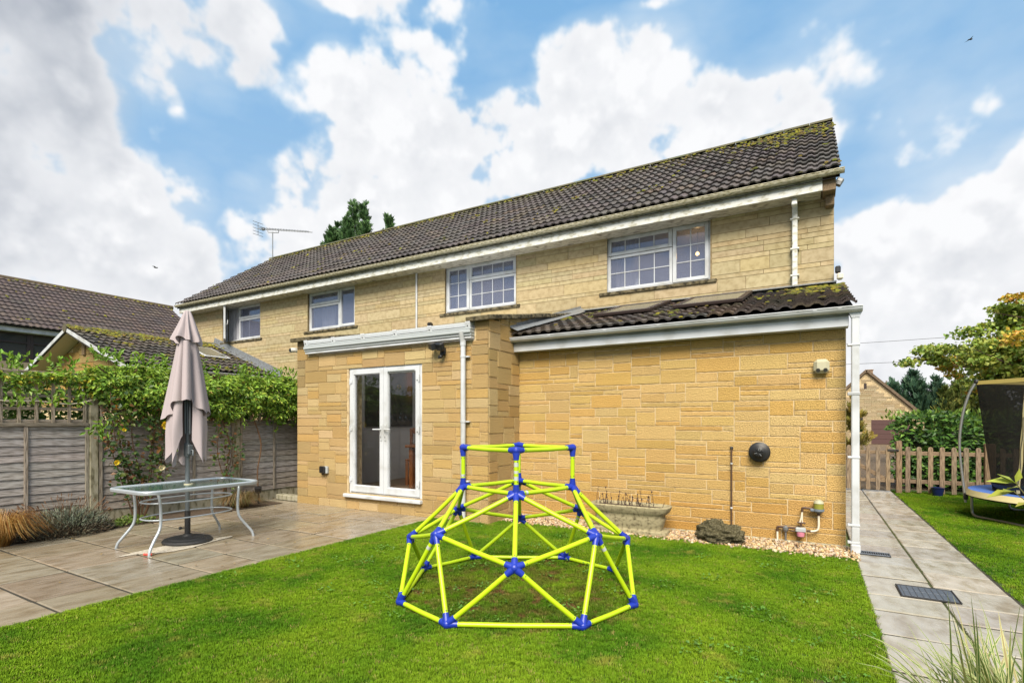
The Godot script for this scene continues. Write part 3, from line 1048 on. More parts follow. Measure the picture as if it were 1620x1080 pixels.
	so.box(Vector3(-16.70, 4.665, ZM - 0.05), Vector3(0.10, 4.69, -8.69))
	obj("soffit", so, M.soffit, h)
	var fa := MB.new()
	fa.box(Vector3(-16.70, 4.66, -8.688), Vector3(0.12, 4.875, -8.665), 0.004)
	obj("fascia", fa, M.upvc_dirty, h)
	var bx := MB.new()
	bx.box(Vector3(0.122, 4.65, -8.99), Vector3(0.285, 4.87, -8.68), 0.006)
	bx.box(Vector3(0.16, 4.50, -8.997), Vector3(0.272, 4.648, -8.86), 0.01)
	obj("eaves_box", bx, mat("brown_stain", lin(0.22, 0.16, 0.095), 0.8, {"tex": M.t_mott, "tri": 4.0}), h)
	var gt := obj("gutter", gutter_mesh(-16.76, 0.385, 0.056), M.gutter_old, h, Transform3D(Basis(), Vector3(0, 4.885, -8.663)))
	var x := -16.3
	while x < 0.3:
		obj("bracket", ring_mesh(0.062, 0.035), M.gutter_old, gt, Transform3D(Basis(), Vector3(x, 0.004, 0)))
		x += 0.92
	# --- main roof
	var roof := Node3D.new()
	roof.name = "roof"
	h.add_child(roof)
	var e0 := Vector3(-16.76, 4.915, -8.60)
	var rv := (Vector3(0, 7.13, -11.8) - Vector3(0, 4.915, -8.60)).normalized()
	var slope := Vector2(2.215, 3.2).length()
	var rows := 13
	var gauge := slope / rows
	var under := MB.new()
	for s in 2:
		var zz: Array = [-8.62, -11.8] if s == 0 else [-14.98, -11.8]
		var q := [Vector3(-16.72, 4.89, zz[0]), Vector3(0.33, 4.89, zz[0]), Vector3(0.33, 7.09, zz[1]), Vector3(-16.72, 7.09, zz[1])]
		var dn := Vector3(0, -0.1, 0)
		under.quad_out(q[0], q[1], q[2], q[3], Vector3(-8, 4, -11.8))
		under.quad_out(q[0] + dn, q[1] + dn, q[2] + dn, q[3] + dn, Vector3(-8, 20, -11.8))
		under.quad(q[1] + dn, q[2] + dn, q[2], q[1])
		under.quad(q[0] + dn, q[3] + dn, q[3], q[0])
	obj("roof_deck", under, mat("deck", lin(0.05, 0.045, 0.045), 0.9), roof)
	var fn := FastNoiseLite.new()
	fn.frequency = 0.35
	fn.seed = 5
	var main_tint := func(i: int, j: int) -> Color:
		var c := Color(0.112, 0.100, 0.098)
		var r := rng.randf()
		if r < 0.10:
			c = Color(0.135, 0.112, 0.096)
		elif r < 0.2:
			c = Color(0.075, 0.066, 0.066)
		var k := smoothstep(9.0, 13.0, float(j)) * 0.55
		c = c.lerp(Color(0.13, 0.115, 0.045), k * clampf(0.6 + fn.get_noise_2d(i * 1.3, j) * 1.2, 0, 1))
		return vary(c, 0.13, 0.05)
	lay_tiles(roof, e0, Vector3(1, 0, 0), rv, 57, rows, 0.3, gauge, func(i, j) -> bool: return i >= 45 and j < 14, main_tint, func(_i, _j) -> bool: return false)
	lay_moss(roof, e0, Vector3(1, 0, 0), rv, 17.1, slope, 16000, func(a: float, b: float) -> float: return maxf(smoothstep(0.86, 1.0, b) * 0.85 - 0.2 * (1.0 - a), smoothstep(0.82, 0.97, a) * smoothstep(0.55, 0.9, b) * 1.0 - 0.05), 0.03)
	lay_moss(roof, e0, Vector3(1, 0, 0), rv, 17.1, slope, 1200, func(_a: float, _b: float) -> float: return -0.04, 0.012)
	x = -16.70
	while x < 0.3:
		var m := MB.new()
		m.col = vary(Color(0.12, 0.115, 0.06), 0.2, 0.1)
		var l := minf(0.45, 0.335 - x)
		for i in 8:
			var a := PI * i / 8
			var b := PI * (i + 1) / 8
			m.quad(Vector3(x, sin(a) * 0.075, cos(a) * 0.13), Vector3(x + l - 0.008, sin(a) * 0.075, cos(a) * 0.13), Vector3(x + l - 0.008, sin(b) * 0.075, cos(b) * 0.13), Vector3(x, sin(b) * 0.075, cos(b) * 0.13))
			if x + l > 0.3:
				m.tri(Vector3(x + l - 0.008, 0, 0), Vector3(x + l - 0.008, sin(b) * 0.075, cos(b) * 0.13), Vector3(x + l - 0.008, sin(a) * 0.075, cos(a) * 0.13))
		obj("ridge_tile", m, M.tile, roof, Transform3D(Basis(), Vector3(0, 7.13, -11.8)))
		x += 0.45
	# --- downpipes of the upper wall
	var dp := MB.new()
	dp.box(Vector3(-0.272, 3.40, -8.985), Vector3(-0.198, 4.66, -8.91), 0.01)
	dp.t = Transform3D(Basis(Vector3(1, 0, 0), -0.35), Vector3(-0.235, 4.72, -8.80))
	dp.box(Vector3(-0.036, -0.19, -0.036), Vector3(0.036, 0.17, 0.036), 0.01)
	dp.t = Transform3D()
	for y in [3.55, 3.95, 4.40]:
		dp.box(Vector3(-0.295, y, -8.995), Vector3(-0.175, y + 0.025, -8.903), 0.004)
	obj("downpipe", dp, M.upvc_dirty, h)
	var tk := MB.new()
	tk.tube([Vector3(-7.634, 3.42, -8.975), Vector3(-7.634, 4.66, -8.975)], 0.022, 8)
	obj("waste_pipe", tk, M.upvc, h)
	var ja := MB.new()
	ja.tube([Vector3(-16.6, 2.0, -8.95), Vector3(-16.6, 4.66, -8.95)], 0.035, 8)
	obj("downpipe", ja, M.upvc_dirty, h)
	# --- extension on the right
	var ec := MB.new()
	ec.box(Vector3(-3.69, 0, ZX - 0.26), Vector3(0.308, 2.45, ZX - 0.005))
	ec.box(Vector3(0.06, 0, ZM + 0.002), Vector3(0.307, 2.5, ZX - 0.262))
	var ew := obj("extension_wall", ec, M.mortar, h)
	var r2 := ashlar(4.01, 2.34, [], 0.062, 0.0585, [1, 1, 2, 2, 2, 2, 3], 4, 8)
	lay_stones(ew, r2, Transform3D(Basis(), Vector3(-3.70, 0.02, ZX)), pal_ext, M.stone, true, 0.011, 0.0025, func(c: Color, r: Rect2) -> Color:
		# damp, iron-stained stones at the foot of the wall
		return c.lerp(Color(0.50, 0.27, 0.065), 0.75 * (1.0 - smoothstep(0.05, 0.75, r.get_center().y)) * R(0.4, 1.0)))
	var plinth := MB.new()
	plinth.box(Vector3(-3.69, -0.05, ZX - 0.02), Vector3(0.33, 0.035, ZX + 0.018), 0.01)
	obj("plinth", plinth, M.concrete, h)
	var ef := MB.new()
	ef.box(Vector3(-3.80, 2.352, ZX + 0.02), Vector3(0.315, 2.372, -6.47))
	ef.box(Vector3(-3.80, 2.35, -6.468), Vector3(0.325, 2.53, -6.445), 0.004)
	ef.box(Vector3(0.305, 2.35, -6.60), Vector3(0.324, 2.53, -6.469), 0.003)
	obj("extension_fascia", ef, M.upvc, h)
	var eg := obj("extension_gutter", gutter_mesh(-3.80, 0.44, 0.054), M.upvc, h, Transform3D(Basis(), Vector3(0, 2.535, -6.443)))
	for q in [-3.72, -3.08, -2.30, -1.62, -0.75, 0.02, 0.24]:
		obj("bracket", ring_mesh(0.060, 0.035), M.upvc, eg, Transform3D(Basis(), Vector3(q, 0.003, 0)))
	var ed := MB.new()
	ed.box(Vector3(0.345, 0.03, -6.47), Vector3(0.415, 2.46, -6.40), 0.008)
	ed.prism([Vector2(0.345, 2.43), Vector2(0.415, 2.43), Vector2(0.445, 2.50), Vector2(0.315, 2.50)], -6.475, -6.395)
	for y in [0.10, 0.28, 0.98, 1.63, 2.14, 1.64]:
		ed.box(Vector3(0.312, y, -6.475), Vector3(0.420, y + 0.022, -6.394), 0.004)
	ed.box(Vector3(0.338, 0.0, -6.48), Vector3(0.423, 0.10, -6.36), 0.01)
	obj("downpipe", ed, M.upvc, h)
	# its roof
	var xr := Node3D.new()
	xr.name = "extension_roof"
	h.add_child(xr)
	var xo := Vector3(-3.70, 2.565, -6.385)
	var xv := (Vector3(0, 3.335, -9.0) - Vector3(0, 2.565, -6.385)).normalized()
	var xl := Vector2(0.77, 2.615).length()
	var xd := MB.new()
	xd.quad(Vector3(-3.69, 2.54, -6.42), Vector3(0.37, 2.54, -6.42), Vector3(0.37, 3.30, -8.99), Vector3(-3.69, 3.30, -8.99))
	xd.quad(Vector3(-3.69, 3.22, -8.99), Vector3(0.37, 3.22, -8.99), Vector3(0.37, 2.46, -6.42), Vector3(-3.69, 2.46, -6.42))
	xd.quad(Vector3(0.37, 2.46, -6.42), Vector3(0.37, 3.22, -8.99), Vector3(0.37, 3.30, -8.99), Vector3(0.37, 2.54, -6.42))
	obj("roof_deck", xd, M.deck, xr)
	var xt := func(_i: int, j: int) -> Color:
		var c: Color = pick([Color(0.088, 0.072, 0.062), Color(0.078, 0.066, 0.058), Color(0.105, 0.080, 0.064), Color(0.072, 0.065, 0.061)])
		if j == 0:
			c = c * 1.35
		return vary(c, 0.18, 0.08)
	lay_tiles(xr, xo, Vector3(1, 0, 0), xv, 14, 9, 0.2925, xl / 9, func(_i, _j) -> bool: return true, xt, func(_i, _j) -> bool: return false, 8)
	lay_moss(xr, xo, Vector3(1, 0, 0), xv, 4.08, xl, 9000, func(a: float, b: float) -> float: return maxf(smoothstep(0.72, 0.95, a) * smoothstep(0.3, 0.9, b) * 0.55, 0.08 * smoothstep(0.2, 0.7, b)) - 0.06, 0.032)
	var nx := Vector3(0, -xv.z, xv.y).normalized()
	for s in [[-2.88, -2.02], [-1.70, -0.80]]:
		var sk := Node3D.new()
		sk.name = "roof_window" if s[0] < -2 else "roof_window_001"
		xr.add_child(sk)
		var b := Basis(Vector3(1, 0, 0), nx, -xv)
		sk.transform = Transform3D(b, xo + xv * 1.12 + Vector3(s[0] - xo.x, 0, 0) + nx * 0.062)
		var W: float = s[1] - s[0]
		var fr := MB.new()
		fr.box(Vector3(0, 0, -1.4), Vector3(0.07, 0.045, 0), 0.006)
		fr.box(Vector3(W - 0.07, 0, -1.4), Vector3(W, 0.045, 0), 0.006)
		fr.box(Vector3(0.07, 0, -0.08), Vector3(W - 0.07, 0.044, 0), 0.006)
		fr.box(Vector3(0.07, 0, -1.4), Vector3(W - 0.07, 0.044, -1.32), 0.006)
		obj("frame", fr, M.dark_frame, sk)
		var pn := MB.new()
		pn.box(Vector3(0.07, 0.02, -1.32), Vector3(W - 0.07, 0.034, -0.08))
		obj("pane", pn, mat("roof_pane", lin(0.13, 0.13, 0.105), 0.22, {"spec": 0.6}), sk)
	# lead flashings
	var fl2 := MB.new()
	fl2.box(Vector3(-3.66, 3.335, -8.99), Vector3(0.30, 3.43, -8.978), 0.003)
	fl2.quad(Vector3(-3.70, 3.378, -8.84), Vector3(0.30, 3.378, -8.84), Vector3(0.30, 3.425, -8.977), Vector3(-3.70, 3.425, -8.977))
	var q0 := xo + nx * 0.07 + Vector3(-0.02, 0, 0) - xv * 0.03
	var q1 := q0 + xv * (xl - 0.02)
	for sg in 9:
		var a := q0 + (q1 - q0) * (sg / 9.0)
		var b := q0 + (q1 - q0) * ((sg + 1) / 9.0)
		var wob := Vector3(0, R(-0.008, 0.008), 0)
		fl2.quad(a + Vector3(0.15, 0.0, 0) + wob, b + Vector3(0.15, 0.0, 0) + wob, b + Vector3(0.035, 0.06, 0), a + Vector3(0.035, 0.06, 0))
		fl2.quad(a + Vector3(0.035, 0.06, 0), b + Vector3(0.035, 0.06, 0), b + Vector3(0.025, 0.10, 0), a + Vector3(0.025, 0.10, 0))
	obj("lead_flashing", fl2, M.lead, h)
	# --- garden room
	var dx0 := -6.303
	var dx1 := -4.83
	var wc := MB.new()
	var zb := ZW - 0.006
	wc.box(Vector3(-7.514, 0, ZW - 0.28), Vector3(dx0, 2.46, zb))
	wc.box(Vector3(dx1, 0, ZW - 0.28), Vector3(-3.704, 2.46, zb))
	wc.box(Vector3(dx0 + 0.0005, 2.205, ZW - 0.279), Vector3(dx1 - 0.0005, 2.459, zb - 0.0005))
	wc.box(Vector3(dx0 + 0.0005, 0, ZW - 0.279), Vector3(dx1 - 0.0005, 0.235, zb - 0.0005))
	wc.box(Vector3(-7.514, 2.4605, ZW - 0.28), Vector3(-7.235, 2.70, zb))
	wc.box(Vector3(-3.925, 2.4605, ZW - 0.28), Vector3(-3.704, 2.70, zb))
	# side walls with raked tops
	wc.t = Transform3D(Basis(Vector3(0, 0, -1), UP, Vector3(1, 0, 0)), Vector3.ZERO)
	wc.prism([Vector2(-ZW + 0.281, 0), Vector2(8.995, 0), Vector2(8.995, 3.31), Vector2(-ZW + 0.281, 2.75)], -3.93, -3.705)
	wc.prism([Vector2(-ZW + 0.281, 0), Vector2(8.995, 0), Vector2(8.995, 3.31), Vector2(-ZW + 0.281, 2.75)], -7.514, -7.28)
	wc.t = Transform3D()
	var ww := obj("garden_room_wall", wc, M.mortar, h)
	var hl := [Rect2(dx0 + 7.518, 0.235, dx1 - dx0, 1.97), Rect2(-7.235 + 7.518, 2.46, 3.31, 1.0)]
	var r3 := ashlar(3.814, 2.70, hl, 0.066, 0.0643, [1, 1, 2, 2, 2, 2, 3], 3, 8)
	r3.sort_custom(func(a: Rect2, b: Rect2) -> bool: return a.size.x * a.size.y * (3.0 + a.position.x) > b.size.x * b.size.y * (3.0 + b.position.x))
	var few := maxi(300 - r2.size(), 20)
	var weather := func(c: Color, r: Rect2) -> Color:
		# run-off stains below the capping stones at both ends
		var edge := maxf(1.0 - r.position.x / 0.3, 0.0) + 0.4 * maxf(1.0 - (3.81 - r.end.x) / 0.3, 0.0)
		return c.lerp(Color(0.20, 0.155, 0.085), clampf(edge, 0, 1) * smoothstep(1.5, 2.5, r.end.y) * R(0.4, 0.9))
	lay_stones(ww, r3.slice(0, few), Transform3D(Basis(), Vector3(-7.518, 0.0, ZW)), pal_wing, M.stone, true, 0.008, 0.004, weather)
	lay_stones(ww, r3.slice(few), Transform3D(Basis(), Vector3(-7.518, 0.0, ZW)), pal_wing, M.stone, false, 0.008, 0.004, weather)
	# return wall facing right, with stones cut to the rake
	var r4 := ashlar(3.15, 3.3, [], 0.075, 0.0752, [1, 2, 2, 2, 3, 3], 3, 6)
	var keep := []
	for r in r4:
		var ytop: float = 2.70 + (r.get_center().x) * 0.188
		var ybot: float = -1.0 if r.position.x < 0.86 else 2.42 + (r.position.x - 0.6) * 0.28
		if r.position.y > ytop - 0.04 or r.end.y < ybot:
			continue
		keep.append(Rect2(r.position, Vector2(r.size.x, minf(r.end.y, ytop) - r.position.y)))
	lay_stones(ww, keep, Transform3D(Basis(Vector3(0, 0, -1), UP, Vector3(1, 0, 0)), Vector3(-3.70, 0, ZW)), pal_wing, M.stone, false, 0.012, 0.008)
	# capping stones on the two raked walls
	for xc in [-3.815, -7.397]:
		var cz := -5.70
		while cz > -8.98:
			var l := minf(0.62, 8.99 + cz)
			var m := MB.new()
			m.box(Vector3(-0.19, 0.0, -l + 0.008), Vector3(0.19, 0.065, 0), 0.01)
			var tr := Transform3D(Basis(Vector3(1, 0, 0), atan(0.188)), Vector3(xc, 2.70 + (-5.79 - cz) * 0.188 + R(-0.004, 0.004), cz))
			obj("capping_stone", m, M.cap, h, tr)
			cz -= 0.62
	# glazed roof: eaves beam, bars, sheets
	var eb := MB.new()
	eb.box(Vector3(-7.23, 2.468, ZW + 0.002), Vector3(-3.93, 2.50, ZW + 0.075), 0.004)
	obj("eaves_trim", eb, M.upvc, h)
	var eb2 := MB.new()
	eb2.box(Vector3(-7.235, 2.502, ZW - 0.02), Vector3(-3.925, 2.535, ZW + 0.09), 0.008)
	eb2.box(Vector3(-7.235, 2.5355, ZW - 0.02), Vector3(-3.925, 2.585, ZW + 0.11), 0.010)
	eb2.box(Vector3(-7.235, 2.5855, ZW - 0.02), Vector3(-3.925, 2.615, ZW + 0.095), 0.008)
	obj("eaves_beam", eb2, M.eaves_grey, h)
	var ga := atan(0.20)
	for i in 6:
		var bx2 := -7.20 + i * 0.645
		var m := MB.new()
		m.box(Vector3(-0.032, 0.0, -3.2), Vector3(0.032, 0.06, 0.0), 0.01)
		var gb := obj("glazing_bar", m, M.upvc, h, Transform3D(Basis(Vector3(1, 0, 0), ga), Vector3(bx2, 2.627, ZW + 0.07)))
		var ca := MB.new()
		ca.box(Vector3(-0.04, -0.012, 0.001), Vector3(0.04, 0.068, 0.018), 0.006)
		obj("end_cap", ca, M.upvc, gb)
		var sc := MB.new()
		sc.ball(Vector3(0, 0.012, 0.02), 0.009, 6)
		obj("screw", sc, M.screw, gb)
		if i < 5:
			var pm := MB.new()
			pm.box(Vector3(0.035, 0.025, -3.18), Vector3(0.61, 0.045, -0.005))
			pm.box(Vector3(0.035, 0.0, -0.004), Vector3(0.61, 0.06, 0.006), 0.003)
			obj("roof_sheet", pm, M.polycarb, h, Transform3D(Basis(Vector3(1, 0, 0), ga), Vector3(bx2, 2.627, ZW + 0.07)))
	var vf := MB.new()
	vf.box(Vector3(-7.25, 3.30, -8.99), Vector3(-3.95, 3.42, -8.975), 0.003)
	obj("lead_flashing", vf, M.lead, h)
	# its downpipe
	var dd := MB.new()
	dd.tube([Vector3(-4.063, 0.02, -5.725), Vector3(-4.063, 2.36, -5.725), Vector3(-4.063, 2.42, -5.72), Vector3(-4.063, 2.50, -5.69), Vector3(-4.063, 2.56, -5.68)], 0.034, 12)
	dd.tube([Vector3(-4.063, 2.38, -5.725), Vector3(-4.063, 2.45, -5.722)], 0.040, 12)
	for y in [0.55, 1.35, 2.22]:
		dd.tube([Vector3(-4.063, y, -5.725), Vector3(-4.063, y + 0.025, -5.725)], 0.040, 12)
		dd.box(Vector3(-4.05, y, -5.785), Vector3(-3.985, y + 0.02, -5.74), 0.003)
	obj("downpipe", dd, M.upvc, h)
	# french doors
	var door := Node3D.new()
	door.name = "french_doors"
	h.add_child(door)
	door.position = Vector3(dx0, 0.245, ZW - 0.02)
	var DW := dx1 - dx0
	var DH := 1.955
	obj("frame", frame_mesh(0.003, DW - 0.003, 0, DH, 0.05, -0.06, 0.0), M.upvc, door)
	var ds := MB.new()
	ds.box(Vector3(-0.06, -0.055, -0.05), Vector3(DW + 0.02, -0.002, 0.085), 0.008)
	obj("sill", ds, M.upvc, door)
	for k in 2:
		var a := 0.04 if k == 0 else DW / 2 + 0.002
		var b := DW / 2 - 0.002 if k == 0 else DW - 0.04
		var lf := frame_mesh(a, b, 0.03, DH - 0.035, 0.076, -0.05, 0.022, 0.10)
		obj("leaf", lf, M.upvc, door)
		obj("glazing_bead", frame_mesh(a + 0.074, b - 0.074, 0.127, DH - 0.109, 0.012, -0.03, 0.012), M.upvc, door)
		var p := MB.new()
		p.box(Vector3(a + 0.072, 0.125, -0.024), Vector3(b - 0.072, DH - 0.107, -0.018))
		obj("pane", p, M.door_glass, door)
		var hx := b - 0.04 if k == 0 else a + 0.04
		var sg := -1.0 if k == 0 else 1.0
		var hm := MB.new()
		hm.box(Vector3(hx - 0.016, 0.83, 0.022), Vector3(hx + 0.016, 1.07, 0.032), 0.005)
		hm.tube([Vector3(hx, 1.0, 0.03), Vector3(hx, 1.0, 0.06), Vector3(hx + sg * 0.02, 1.0, 0.068), Vector3(hx + sg * 0.13, 1.0, 0.066)], 0.010, 8)
		obj("handle", hm, M.upvc, door)
		var kh := MB.new()
		kh.box(Vector3(hx - 0.005, 0.87, 0.031), Vector3(hx + 0.005, 0.90, 0.0335))
		obj("keyhole", kh, M.screw, door)
		var ex := a + 0.005 if k == 0 else b - 0.005
		for y in [0.22, 1.0, 1.74]:
			var im := MB.new()
			im.tube([Vector3(ex, y - 0.05, 0.03), Vector3(ex, y + 0.05, 0.03)], 0.011, 8)
			im.box(Vector3(ex - 0.005 if k == 0 else ex - 0.045, y - 0.03, 0.022), Vector3(ex + 0.045 if k == 0 else ex + 0.005, y + 0.03, 0.034), 0.004)
			obj("hinge", im, M.upvc, door)
		if k == 1:
			var vm := MB.new()
			vm.box(Vector3(a + 0.09, DH - 0.100, 0.022), Vector3(b - 0.09, DH - 0.080, 0.036), 0.004)
			obj("trickle_vent", vm, M.eaves_grey, door)
	# the room behind
	var rm := MB.new()
	rm.box(Vector3(-7.27, 0.1, -8.99), Vector3(-3.94, 0.22, ZW - 0.285))
	obj("floor", rm, M.room_floor, h)
	var rb := MB.new()
	rb.box(Vector3(-7.26, 0.222, -8.99), Vector3(-3.95, 3.2, -8.90))
	rb.box(Vector3(-7.27, 0.222, -8.89), Vector3(-7.22, 2.7, ZW - 0.29))
	rb.box(Vector3(-3.99, 0.222, -8.89), Vector3(-3.94, 2.7, ZW - 0.29))
	obj("room_wall", rb, M.room_wall, h)
	var sk2 := MB.new()
	sk2.box(Vector3(-7.20, 0.222, -8.898), Vector3(-4.0, 0.36, -8.875), 0.004)
	obj("skirting", sk2, M.room_white, h)

# ---------------------------------------------------------------- leaves
func leaf_mesh(w: float, fold := 0.12) -> MB:
	var m := MB.new()
	var a := Vector3.ZERO
	var b := Vector3(w, 0.42, fold)
	var c := Vector3(0, 1, -0.05)
	var d := Vector3(-w, 0.42, fold)
	var e := Vector3(0, 0.45, 0)
	m.tri(a, b, e)
	m.tri(e, b, c)
	m.tri(a, e, d)
	m.tri(e, c, d)
	return m

func sprig_mesh(n: int, w: float) -> MB:
	# a twig end with pairs of leaflets, one unit long
	var m := MB.new()
	for i in n:
		var f := (i + 0.5) / n
		for s in [-1.0, 1.0]:
			var l := 0.42 * (1.0 - 0.35 * f)
			var o := Vector3(0, f * 0.8, 0)
			var d := Vector3(s * 0.85, 0.55, 0.1 * s).normalized()
			var p = Vector3(-d.y, d.x, 0) * w * s
			m.tri(o, o + d * l * 0.5 + p, o + d * l)
			m.tri(o, o + d * l, o + d * l * 0.5 - p)
	var o2 := Vector3(0, 0.75, 0)
	m.tri(o2, o2 + Vector3(w, 0.18, 0), o2 + Vector3(0, 0.4, 0))
	m.tri(o2, o2 + Vector3(0, 0.4, 0), o2 + Vector3(-w, 0.18, 0))
	return m

func rand_dir() -> Vector3:
	var d := Vector3(R(-1, 1), R(-1, 1), R(-1, 1))
	while d.length() > 1.0 or d.length() < 0.05:
		d = Vector3(R(-1, 1), R(-1, 1), R(-1, 1))
	return d.normalized()

func leaf_tr(p: Vector3, dir: Vector3, size: float) -> Transform3D:
	var y := dir.normalized()
	var x := y.cross(rand_dir())
	if x.length() < 0.05:
		x = y.cross(Vector3(0.3, 0.1, 0.9))
	x = x.normalized()
	return Transform3D(Basis(x * size, y * size, x.cross(y) * size), p)

# leaf with its flat side turned towards n
func leaf_flat(p: Vector3, dir: Vector3, n: Vector3, size: float) -> Transform3D:
	var y := dir.normalized()
	var x := y.cross(n).normalized()
	return Transform3D(Basis(x * size, y * size, x.cross(y) * size), p)

# ---------------------------------------------------------------- what stands to the left
func build_neighbours() -> void:
	var h: Node3D = get_node("semi_detached_house")
	var e := Node3D.new()
	e.name = "rear_extension"
	h.add_child(e)
	var xr := -15.35
	var yr := 3.62
	var hw := 2.85
	var ye := 2.58
	var gw := MB.new()
	gw.prism([Vector2(xr - hw + 0.25, 0), Vector2(xr + hw - 0.3, 0), Vector2(xr + hw - 0.3, 2.50), Vector2(xr, 3.46), Vector2(xr - hw + 0.25, 2.50)], -6.0, -5.80)
	gw.box(Vector3(xr + hw - 0.55, 0, -8.99), Vector3(xr + hw - 0.301, 2.45, -6.001))
	obj("gable_wall", gw, M.mortar, e)
	var rr := ashlar(hw * 2 - 0.55, 1.8, [], 0.085, 0.10, [1, 1, 2, 2], 4, 9)
	var keep := []
	for r in rr:
		var cx: float = absf(r.get_center().x + (xr - hw + 0.25) - xr) + r.size.x * 0.5
		if r.end.y + 1.7 < 3.52 - cx * 0.364 + 0.03:
			keep.append(r)
	lay_stones(e, keep, Transform3D(Basis(), Vector3(xr - hw + 0.25, 1.7, -5.79)), [Color(0.46, 0.315, 0.13), Color(0.42, 0.28, 0.11), Color(0.48, 0.30, 0.10)], M.stone, false)
	var wd := MB.new()
	wd.box(Vector3(xr - 0.2, 2.0, -5.85), Vector3(xr + 1.1, 2.42, -5.77), 0.01)
	obj("window_head", wd, M.upvc, e)
	var fin := MB.new()
	fin.box(Vector3(xr - 0.07, 2.98, -5.80), Vector3(xr + 0.07, 3.36, -5.74), 0.01)
	obj("gable_vent", fin, M.brown_stain, e)
	# roof: decks, soffit, bargeboards, tiles
	var dk := MB.new()
	for s in [-1.0, 1.0]:
		var a := Vector3(xr, yr - 0.05, -5.4)
		var b := Vector3(xr + s * hw, ye - 0.05, -5.4)
		var c := Vector3(xr + s * hw, ye - 0.05, -8.99)
		var d := Vector3(xr, yr - 0.05, -8.99)
		dk.quad_out(a, b, c, d, Vector3(xr, 0, -7))
		var dn := Vector3(0, -0.08, 0)
		dk.quad_out(a + dn, b + dn, c + dn, d + dn, Vector3(xr, 9, -7))
	obj("roof_deck", dk, M.deck, e)
	var sf := MB.new()
	for s in [-1.0, 1.0]:
		sf.quad_out(Vector3(xr, yr - 0.155, -5.42), Vector3(xr + s * hw, ye - 0.155, -5.42), Vector3(xr + s * hw, ye - 0.155, -5.79), Vector3(xr, yr - 0.155, -5.79), Vector3(xr, 9, -6))
	obj("soffit", sf, mat("soffit_paint", lin(0.40, 0.36, 0.29), 0.8), e)
	for s in [-1.0, 1.0]:
		var bm := MB.new()
		var p := [Vector2(xr, yr - 0.11), Vector2(xr, yr - 0.02), Vector2(xr + s * hw, ye - 0.02), Vector2(xr + s * hw, ye - 0.11)]
		if s > 0:
			p.reverse()
		bm.prism(p, -5.418, -5.395)
		obj("bargeboard", bm, M.upvc, e)
	var tv := Vector3(-hw, yr - ye, 0).normalized()
	var sl := Vector2(hw, yr - ye).length()
	var tint := func(_i: int, j: int) -> Color:
		var c: Color = pick([Color(0.088, 0.076, 0.066), Color(0.075, 0.066, 0.060), Color(0.10, 0.086, 0.068)])
		return vary(c.lerp(Color(0.13, 0.12, 0.05), 0.5 * smoothstep(6, 10, j)), 0.18, 0.06)
	lay_tiles(e, Vector3(xr + hw + 0.02, ye + 0.0, -5.38), Vector3(0, 0, -1), tv, 12, 10, 0.301, sl / 10, func(_i, _j) -> bool: return false, tint, func(_i, _j) -> bool: return false, 8)
	lay_moss(e, Vector3(xr + hw + 0.02, ye, -5.38), Vector3(0, 0, -1), tv, 3.6, sl, 6000, func(a: float, b: float) -> float: return maxf(smoothstep(0.7, 1.0, b) * 0.9 * (1.0 - 0.5 * a), 0.1 * b), 0.035)
	var z := -5.38
	while z > -8.9:
		var m := MB.new()
		m.col = vary(Color(0.13, 0.12, 0.07), 0.2, 0.1)
		var l := minf(0.45, z + 8.98)
		m.tube([Vector3(0, 0, 0), Vector3(0, 0, -l + 0.01)], 0.105, 14)
		obj("ridge_tile", m, M.tile, e, Transform3D(Basis(), Vector3(xr, yr - 0.03, z)))
		z -= 0.45
	var sw := MB.new()
	sw.t = Transform3D(Basis(Vector3(0, 0, -1), Vector3(0.342, 0.94, 0), Vector3(0.94, -0.342, 0)), Vector3(xr + 1.15, yr - 0.42, -7.75))
	sw.box(Vector3(0, 0.02, -0.5), Vector3(0.7, 0.07, 0.5), 0.01)
	obj("roof_window", sw, M.upvc, e)
	var sp := MB.new()
	sp.t = sw.t
	sp.box(Vector3(0.06, 0.071, -0.44), Vector3(0.64, 0.076, 0.44))
	obj("roof_window_pane", sp, M.roof_pane, e)
	var fl := MB.new()
	fl.t = Transform3D(Basis(Vector3(-tv.x, -tv.y, 0), Vector3(tv.y, -tv.x, 0), Vector3(0, 0, 1)), Vector3(xr, yr, -8.985))
	fl.box(Vector3(-0.1, 0.03, 0), Vector3(sl + 0.18, 0.22, 0.012), 0.003)
	fl.box(Vector3(-0.1, 0.05, 0.0125), Vector3(sl + 0.18, 0.062, 0.16), 0.003)
	obj("lead_flashing", fl, M.lead, e)
	var gu := MB.new()
	gu.t = Transform3D(Basis(UP, PI / 2), Vector3(xr + hw, ye - 0.03, 0))
	obj("gutter", gutter_mesh(5.4, 8.95, 0.055), M.upvc, e, Transform3D(Basis(UP, PI / 2), Vector3(xr + hw - 0.02, ye - 0.03, 0.0)))
	# --- the house far left
	var n := thing("neighbour_house", "far brown-tiled house with dark framed windows beyond the trellis fence", "house", Vector3(-25.6, 0, -14.4), 0.0)
	var o := Vector3(25.6, 0, 14.4)
	var nb := MB.new()
	nb.t = Transform3D(Basis(), o)
	nb.box(Vector3(-33.0, 0, -14.4), Vector3(-25.6, 3.6, 6))
	nb.box(Vector3(-33.0, 3.6001, -14.4), Vector3(-26.2, 4.9, 6))
	nb.box(Vector3(-26.2, 3.601, -14.4), Vector3(-25.6, 4.9, -9.2))
	nb.box(Vector3(-26.2, 4.70, -9.2), Vector3(-25.6, 4.9, 6))
	nb.t = Transform3D(Basis(), o)
	obj("wall", nb, mat("far_render", lin(0.30, 0.24, 0.16), 0.9), n)
	var gp := MB.new()
	gp.t = Transform3D(Basis(), o)
